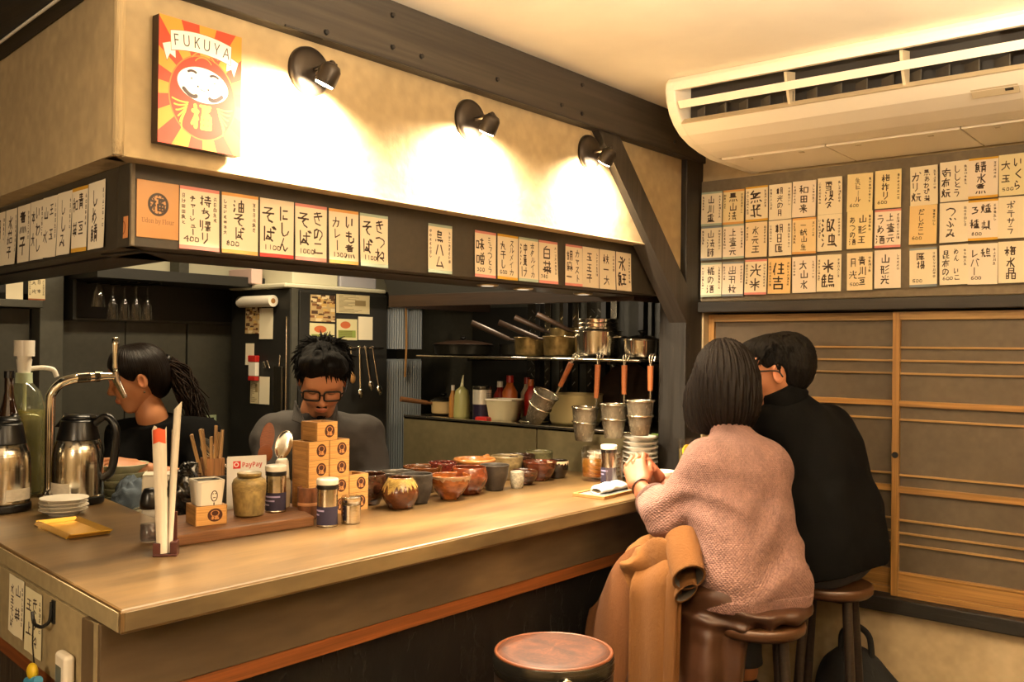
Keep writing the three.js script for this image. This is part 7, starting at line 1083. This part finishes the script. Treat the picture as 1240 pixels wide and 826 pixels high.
  for (const s of ['L', 'R']) { const a = J['an' + s], b = J['to' + s]; obj('shoe', [shift(net(field([cap([a[0], 0.05, a[2] - 0.02], [b[0], 0.038, b[2]], 0.05, 0.038, 0.02)]), [[a[0] - 0.16, -0.01, a[2] - 0.12], [a[0] + 0.12, 0.14, b[2] + 0.1]], 0.012), base)], M.blackPlastic, t); }
}
// ---------------------------------------------------------------- woman of the staff at the beer tap
{
  const base = [1.93, 0, -3.33], t = person('staff member with a ponytail in a black top, in profile behind the beer tap', base, '');
  const J = { right: V(-0.62, 0, -0.78).toArray(), pelvis: [1.97, 0.9, -3.33], waist: [1.95, 1.0, -3.32], chest: [1.905, 1.095, -3.29], neck: [1.855, 1.225, -3.30], head: [1.82, 1.34, -3.315], shL: [1.985, 1.145, -3.16], shR: [1.80, 1.145, -3.40], elL: [1.885, 1.0, -2.985], elR: [1.70, 0.98, -3.25], wrL: [1.675, 1.065, -3.05], wrR: [1.64, 1.06, -3.17], hipL: [2.02, 0.87, -3.27], hipR: [1.93, 0.87, -3.39], knL: [2.0, 0.47, -3.26], knR: [1.91, 0.47, -3.39], anL: [2.02, 0.09, -3.28], anR: [1.93, 0.09, -3.41], toL: [1.93, 0.05, -3.2], toR: [1.84, 0.05, -3.33] };
  const hm = headMatrix([1.805, 1.365, -3.315], [-0.85, -0.24, -0.36], [-0.12, 1, 0.0]);
  const hL = handGeo(SKIN.staff, 1, J.wrL, [-0.9, 0.16, -0.32], [0.1, 0.75, 0.6], [0.35, 0.45, 0.55, 0.65], [0.5, 0.3]), hR = handGeo(SKIN.staff, -1, J.wrR, [-0.7, 0.1, 0.5], [0, 0.9, -0.3], [0.4, 0.45, 0.5, 0.55], [0.6, 0.3]);
  body(t, base, J, SKIN.staff, [hL, hR], headGeo(SKIN.staff, { lips: 0.8 }).applyMatrix4(hm));
  const hairM = HAIRM('#120b07', 0.4); brows(hm, base, t, hairM);
  const P = [ell([0, 0.04, -0.018], [0.084, 0.09, 0.104]), ell([0, 0.06, 0.03], [0.07, 0.065, 0.055], [0, 0, 0], 0.03), ell([0, -0.01, -0.06], [0.068, 0.085, 0.06], [0, 0, 0], 0.03), ell([0, -0.025, 0.085], [0.07, 0.082, 0.068], [0, 0, 0], 0.012, true), ell([0.085, -0.014, -0.002], [0.026, 0.034, 0.026], [0, 0, 0], 0.008, true), ell([-0.085, -0.014, -0.002], [0.026, 0.034, 0.026], [0, 0, 0], 0.008, true)];
  const hr = obj('hair', [shift(hairOf(P, (f) => (x, y, z) => f(x, y, z) + 0.0012 * noise3(x * 60, y * 14, z * 10), 0.004).applyMatrix4(hm), base)], hairM, t);
  // ponytail in loose wavy locks, in the head's frame, with the tie
  obj('hair_tie', [shift(mv(new THREE.TorusGeometry(0.021, 0.008, 10, 24), 0, 0.035, -0.118, -0.3).applyMatrix4(hm), base)], M.blackPlastic, hr);
  const r = rng(77), lk = []; for (let k = 0; k < 150; k++) { const a = r() * 6.28, q = Math.sqrt(r()), sx = q * Math.cos(a), sz = q * Math.sin(a), L = 0.17 + 0.12 * r(), w = 0.012 + 0.022 * r(), ph = r() * 6, side = 0.35 * (r() - 0.5), pts = []; for (let j = 0; j <= 8; j++) { const u = j / 8, out = 0.034 * Math.sin(u * 2.2) + 0.055 * u * u * (0.3 + r() * 0.1 + (k % 5 === 0 ? 0.6 : 0)); pts.push([sx * (0.014 + 0.03 * Math.sin(u * 2.6)) + side * 0.12 * u + w * 0.5 * Math.sin(u * 11 + ph), 0.035 - L * u * (0.55 + 0.5 * u) + sz * 0.012, -0.118 - out - sz * (0.012 + 0.026 * Math.sin(u * 2.6)) + w * 0.5 * Math.cos(u * 9 + ph)]); } lk.push(tube(pts, 0.0018 + 0.0016 * r(), 18, 5)); }
  obj('ponytail', [shift(mergeGeometries(lk).applyMatrix4(hm), base)], HAIRM('#22150c', 0.5), hr);
  obj('earring', [shift(new THREE.SphereGeometry(0.004, 10, 8).translate(0.084, -0.046, -0.004).applyMatrix4(hm), base)], M.chrome, t);
  const R = V(...J.right), o = (p, k, y = 0) => [p[0] + R.x * k, p[1] + y, p[2] + R.z * k];
  const S = [cap(o(J.pelvis, -0.06, -0.02), o(J.pelvis, 0.06, -0.02), 0.12, 0.12, 0.05), cap(o(J.waist, -0.05), o(J.waist, 0.05), 0.105, 0.105, 0.1), cap(o(J.chest, -0.065), o(J.chest, 0.065), 0.105, 0.105, 0.1), cap(J.shL, J.shR, 0.062, 0.062, 0.07), cap(J.chest, J.neck, 0.09, 0.058, 0.06), cap(J.shL, J.elL, 0.064, 0.058, 0.04), capTo(J.elL, J.wrL, 0.056, 0.046, 0.03, 0.2), cap(J.shR, J.elR, 0.064, 0.058, 0.04), capTo(J.elR, J.wrR, 0.056, 0.046, 0.03, 0.2)];
  const f1 = field(S); let f = (x, y, z) => f1(x, y, z) + fold(x, y, z, 11, 0.007);
  f = cut(f, [1.97, 0.8, -3.3], [0, -1, 0]); f = cut(f, [1.855, 1.208, -3.30], [-0.35, 1, 0.12]);
  obj('black_top', [shift(uvFlat(net(f, bounds(S, 0.03), 0.009)), base)], mat('#090909', 0.95, { specularIntensity: 0.25, bumpMap: rep(T.weave, 5), bumpScale: 0.001 }), t);
  const K = [cap(J.hipL, J.knL, 0.09, 0.065, 0.05), cap(J.hipR, J.knR, 0.09, 0.065, 0.05), cap(J.knL, J.anL, 0.065, 0.055, 0.04), cap(J.knR, J.anR, 0.065, 0.055, 0.04), cap(o(J.pelvis, -0.06), o(J.pelvis, 0.06), 0.11, 0.11, 0.04)]; obj('trousers', [shift(net(field(K), bounds(K, 0.02), 0.014), base)], M.kitchenDark, t);
  for (const s of ['L', 'R']) { const a = J['an' + s], b = J['to' + s]; obj('shoe', [shift(net(field([cap([a[0], 0.05, a[2] - 0.02], [b[0], 0.036, b[2]], 0.045, 0.036, 0.02)]), [[b[0] - 0.1, -0.01, a[2] - 0.1], [a[0] + 0.1, 0.13, b[2] + 0.1]], 0.012), base)], M.blackPlastic, t); }
}
// ---------------------------------------------------------------- stools, coat, bag
function woodStool(x, y, z, r, turn, label) {
  const t = thing('bar_stool', label, 'stool', [x, 0, z], turn, 'wooden stools under the guests'), m = mat('#6a4426', 0.42, { map: rep(T.grain, 2, 4), clearcoat: 0.2 }), d = mat('#3a2c22', 0.5, { map: rep(T.grain, 2, 4) });
  obj('seat', [lathe([[0.0001, y - 0.036], [r * 0.9, y - 0.036], [r * 0.985, y - 0.026], [r, y - 0.014], [r * 0.985, y - 0.003], [r * 0.93, y], [r * 0.6, y - 0.004], [0.0001, y - 0.006]], 48)], m, t);
  const f = (k, h) => { const a = Math.PI / 4 + k * Math.PI / 2, q = mix(r * 1.12, r * 0.66, h / (y - 0.03)); return [Math.cos(a) * q, h, Math.sin(a) * q]; };
  for (let k = 0; k < 4; k++) obj('leg', [rod(f(k, 0), f(k, y - 0.03), 0.0135, 0.0155, 14)], d, t);
  for (let k = 0; k < 4; k++) obj('stretcher', [rod(f(k, k % 2 ? 0.30 : 0.26), f(k + 1, k % 2 ? 0.30 : 0.26), 0.009, 0.009, 10)], d, t);
}
woodStool(2.54, 0.725, -1.185, 0.138, 0.55, 'round brown wooden stool under the person in the pink sweater');
woodStool(2.938, 0.768, -1.125, 0.132, 0.2, 'round brown wooden stool under the person in the black jacket');
{
  const y = 0.72, r = 0.156, t = thing('leather_stool', 'empty round stool with orange-brown leather top and metal rim', 'stool', [1.945, 0, -1.465], 0.3);
  obj('cushion', [lathe([[0.0001, y - 0.03], [r * 0.95, y - 0.03], [r * 0.965, y - 0.014], [r * 0.93, y - 0.004], [r * 0.8, y + 0.003], [0.0001, y + 0.006]], 56)], M.leather, t);
  obj('piping', [new THREE.TorusGeometry(r * 0.955, 0.005, 8, 64).rotateX(Math.PI / 2).translate(0, y - 0.006, 0)], mat('#6b3a1e', 0.45), t);
  obj('metal_rim', [lathe([[r * 0.97, y - 0.006], [r, y - 0.008], [r * 1.005, y - 0.03], [r, y - 0.052], [r * 0.97, y - 0.052]], 56)], M.steelDark, t);
  obj('drum', [lathe([[r * 0.985, y - 0.05], [r * 0.985, y - 0.15], [r * 0.93, y - 0.16], [0.0001, y - 0.16]], 48)], M.woodDark, t);
  for (const a of [-0.55, 2.6]) { const g = obj('ring_handle', [new THREE.TorusGeometry(0.02, 0.0035, 8, 24).rotateY(Math.PI / 2 - a + 0.2).translate(Math.cos(a) * (r + 0.012), y - 0.045, Math.sin(a) * (r + 0.012)), new THREE.SphereGeometry(0.008, 10, 8).translate(Math.cos(a) * (r + 0.004), y - 0.028, Math.sin(a) * (r + 0.004))], M.steel, t); void g; }
  for (let k = 0; k < 4; k++) { const a = Math.PI / 4 + k * Math.PI / 2; obj('leg', [rod([Math.cos(a) * 0.155, 0, Math.sin(a) * 0.155], [Math.cos(a) * 0.12, y - 0.15, Math.sin(a) * 0.12], 0.014, 0.016)], M.woodDark, t); }
  obj('foot_ring', [new THREE.TorusGeometry(0.137, 0.008, 8, 48).rotateX(Math.PI / 2).translate(0, 0.26, 0)], M.steelDark, t);
}
// camel coat over her knees, hanging down at her side
{
  const t = thing('coat', 'camel wool coat draped over the knees of the person in the pink sweater', 'coat', [2.40, 0.3, -1.45]), B = [2.40, 0.3, -1.45];
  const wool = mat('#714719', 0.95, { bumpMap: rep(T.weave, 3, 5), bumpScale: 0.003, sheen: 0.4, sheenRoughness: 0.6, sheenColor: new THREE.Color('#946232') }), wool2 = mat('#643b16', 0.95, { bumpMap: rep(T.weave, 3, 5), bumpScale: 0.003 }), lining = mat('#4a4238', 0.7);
  const L = (g) => shift(g, B);
  // back panel: farther under the counter, darker side of the cloth
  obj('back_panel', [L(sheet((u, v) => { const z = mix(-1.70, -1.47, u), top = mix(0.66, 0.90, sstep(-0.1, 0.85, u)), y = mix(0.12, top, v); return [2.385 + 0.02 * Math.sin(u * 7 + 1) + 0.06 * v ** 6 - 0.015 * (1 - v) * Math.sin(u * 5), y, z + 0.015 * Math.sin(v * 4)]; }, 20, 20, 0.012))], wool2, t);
  obj('front_panel', [L(sheet((u, v) => { const z = mix(-1.505, -1.335, u) + 0.02 * (v - 0.5) * (u - 0.4), top = mix(0.90, 0.955, sstep(0, 0.8, u)) , y = mix(0.1, top, v), over = sstep(0.82, 1, v); return [2.365 + 0.018 * Math.sin(u * 6.0 + 0.6) + 0.09 * over * over - 0.02 * (1 - v), y - 0.02 * over * over, z]; }, 20, 26, 0.014))], wool, t);
  obj('facing', [L(sheet((u, v) => { const z = mix(-1.372, -1.335, u), y = mix(0.1, 0.93, v); return [2.353 + 0.012 * Math.sin(u * 2 + 3.6) + 0.06 * sstep(0.86, 1, v) ** 2 - 0.02 * (1 - v), y, z + 0.012 * (v - 0.5)]; }, 4, 20, 0.008))], wool, t);
  // bundle lying on the lap
  const P = [cap([2.44, 0.815, -1.54], [2.455, 0.915, -1.39], 0.046, 0.054, 0.04), cap([2.54, 0.845, -1.56], [2.56, 0.91, -1.42], 0.05, 0.05, 0.05), cap([2.42, 0.88, -1.42], [2.43, 0.90, -1.32], 0.05, 0.045, 0.04)], f0 = field(P);
  obj('bundle', [L(uvFlat(net((x, y, z) => f0(x, y, z) + fold(x, y, z, 8, 0.006) + 0.022 * Math.abs(noise3(x * 14 + z * 5, y * 16, z * 9)) - 0.008 + 0.004 * Math.sin(x * 70 + z * 24 + y * 30), bounds(P, 0.03), 0.008)))], wool, t);
  // rolled sleeve with its open end towards the room, and a smaller fold under it
  const sl = (a, b, ra, rb, sy, name) => { const A = V(...a), D = V(...b).sub(A), Q = new THREE.Quaternion().setFromUnitVectors(V(0, 1, 0), D.clone().normalize()), l = D.length(); const o = obj(name, [L(lathe([[ra * 0.6, -0.02], [ra, 0], [mix(ra, rb, 0.5) * 1.04, l * 0.5], [rb, l * 0.93], [rb * 1.03, l * 0.985], [rb * 0.97, l], [rb * 0.86, l * 0.985]], 36).scale(1, 1, sy).applyQuaternion(Q).translate(...a))], wool, t); obj('lining', [L(lathe([[rb * 0.87, l * 0.99], [rb * 0.8, l * 0.7], [rb * 0.5, l * 0.55], [0.0001, l * 0.5]], 30).scale(1, 1, sy).applyQuaternion(Q).translate(...a))], lining, o); };
  sl([2.435, 0.945, -1.375], [2.325, 0.862, -1.285], 0.052, 0.05, 0.82, 'sleeve'); sl([2.43, 0.88, -1.37], [2.335, 0.815, -1.30], 0.045, 0.042, 0.5, 'cuff_fold');
}
// backpack on the floor, flat against the wall
{
  const B = [3.16, 0, -1.12], t = thing('backpack', 'black backpack standing on the floor against the wall under the windows', 'bag', B), m = mat('#0e0e0f', 0.8, { bumpMap: rep(T.weave, 3), bumpScale: 0.002 });
  const P = [ell([3.172, 0.24, -1.12], [0.06, 0.27, 0.15]), cap([3.172, 0.08, -1.20], [3.172, 0.08, -1.02], 0.06, 0.06, 0.05), cap([3.165, 0.40, -1.17], [3.165, 0.34, -1.0], 0.055, 0.055, 0.08)], f0 = field(P);
  obj('bag_body', [shift(uvFlat(net(cut((x, y, z) => f0(x, y, z) + fold(x, y, z, 9, 0.006), [0, 0.001, 0], [0, -1, 0]), bounds(P, 0.02), 0.01)), B)], m, t);
  obj('top_handle', [shift(tube([[3.165, 0.46, -1.17], [3.16, 0.545, -1.165], [3.16, 0.58, -1.12], [3.16, 0.55, -1.075], [3.165, 0.45, -1.065]], 0.0105, 28, 8), B)], m, t);
  obj('pocket', [shift(uvFlat(net(field([cap([3.138, 0.16, -1.18], [3.138, 0.15, -1.06], 0.03, 0.03, 0.03), cap([3.138, 0.2, -1.17], [3.138, 0.2, -1.07], 0.03, 0.03, 0.03)]), [[3.07, 0.08, -1.27], [3.18, 0.28, -0.98]], 0.009)), B)], m, t);
}
renderer.render(scene, camera);
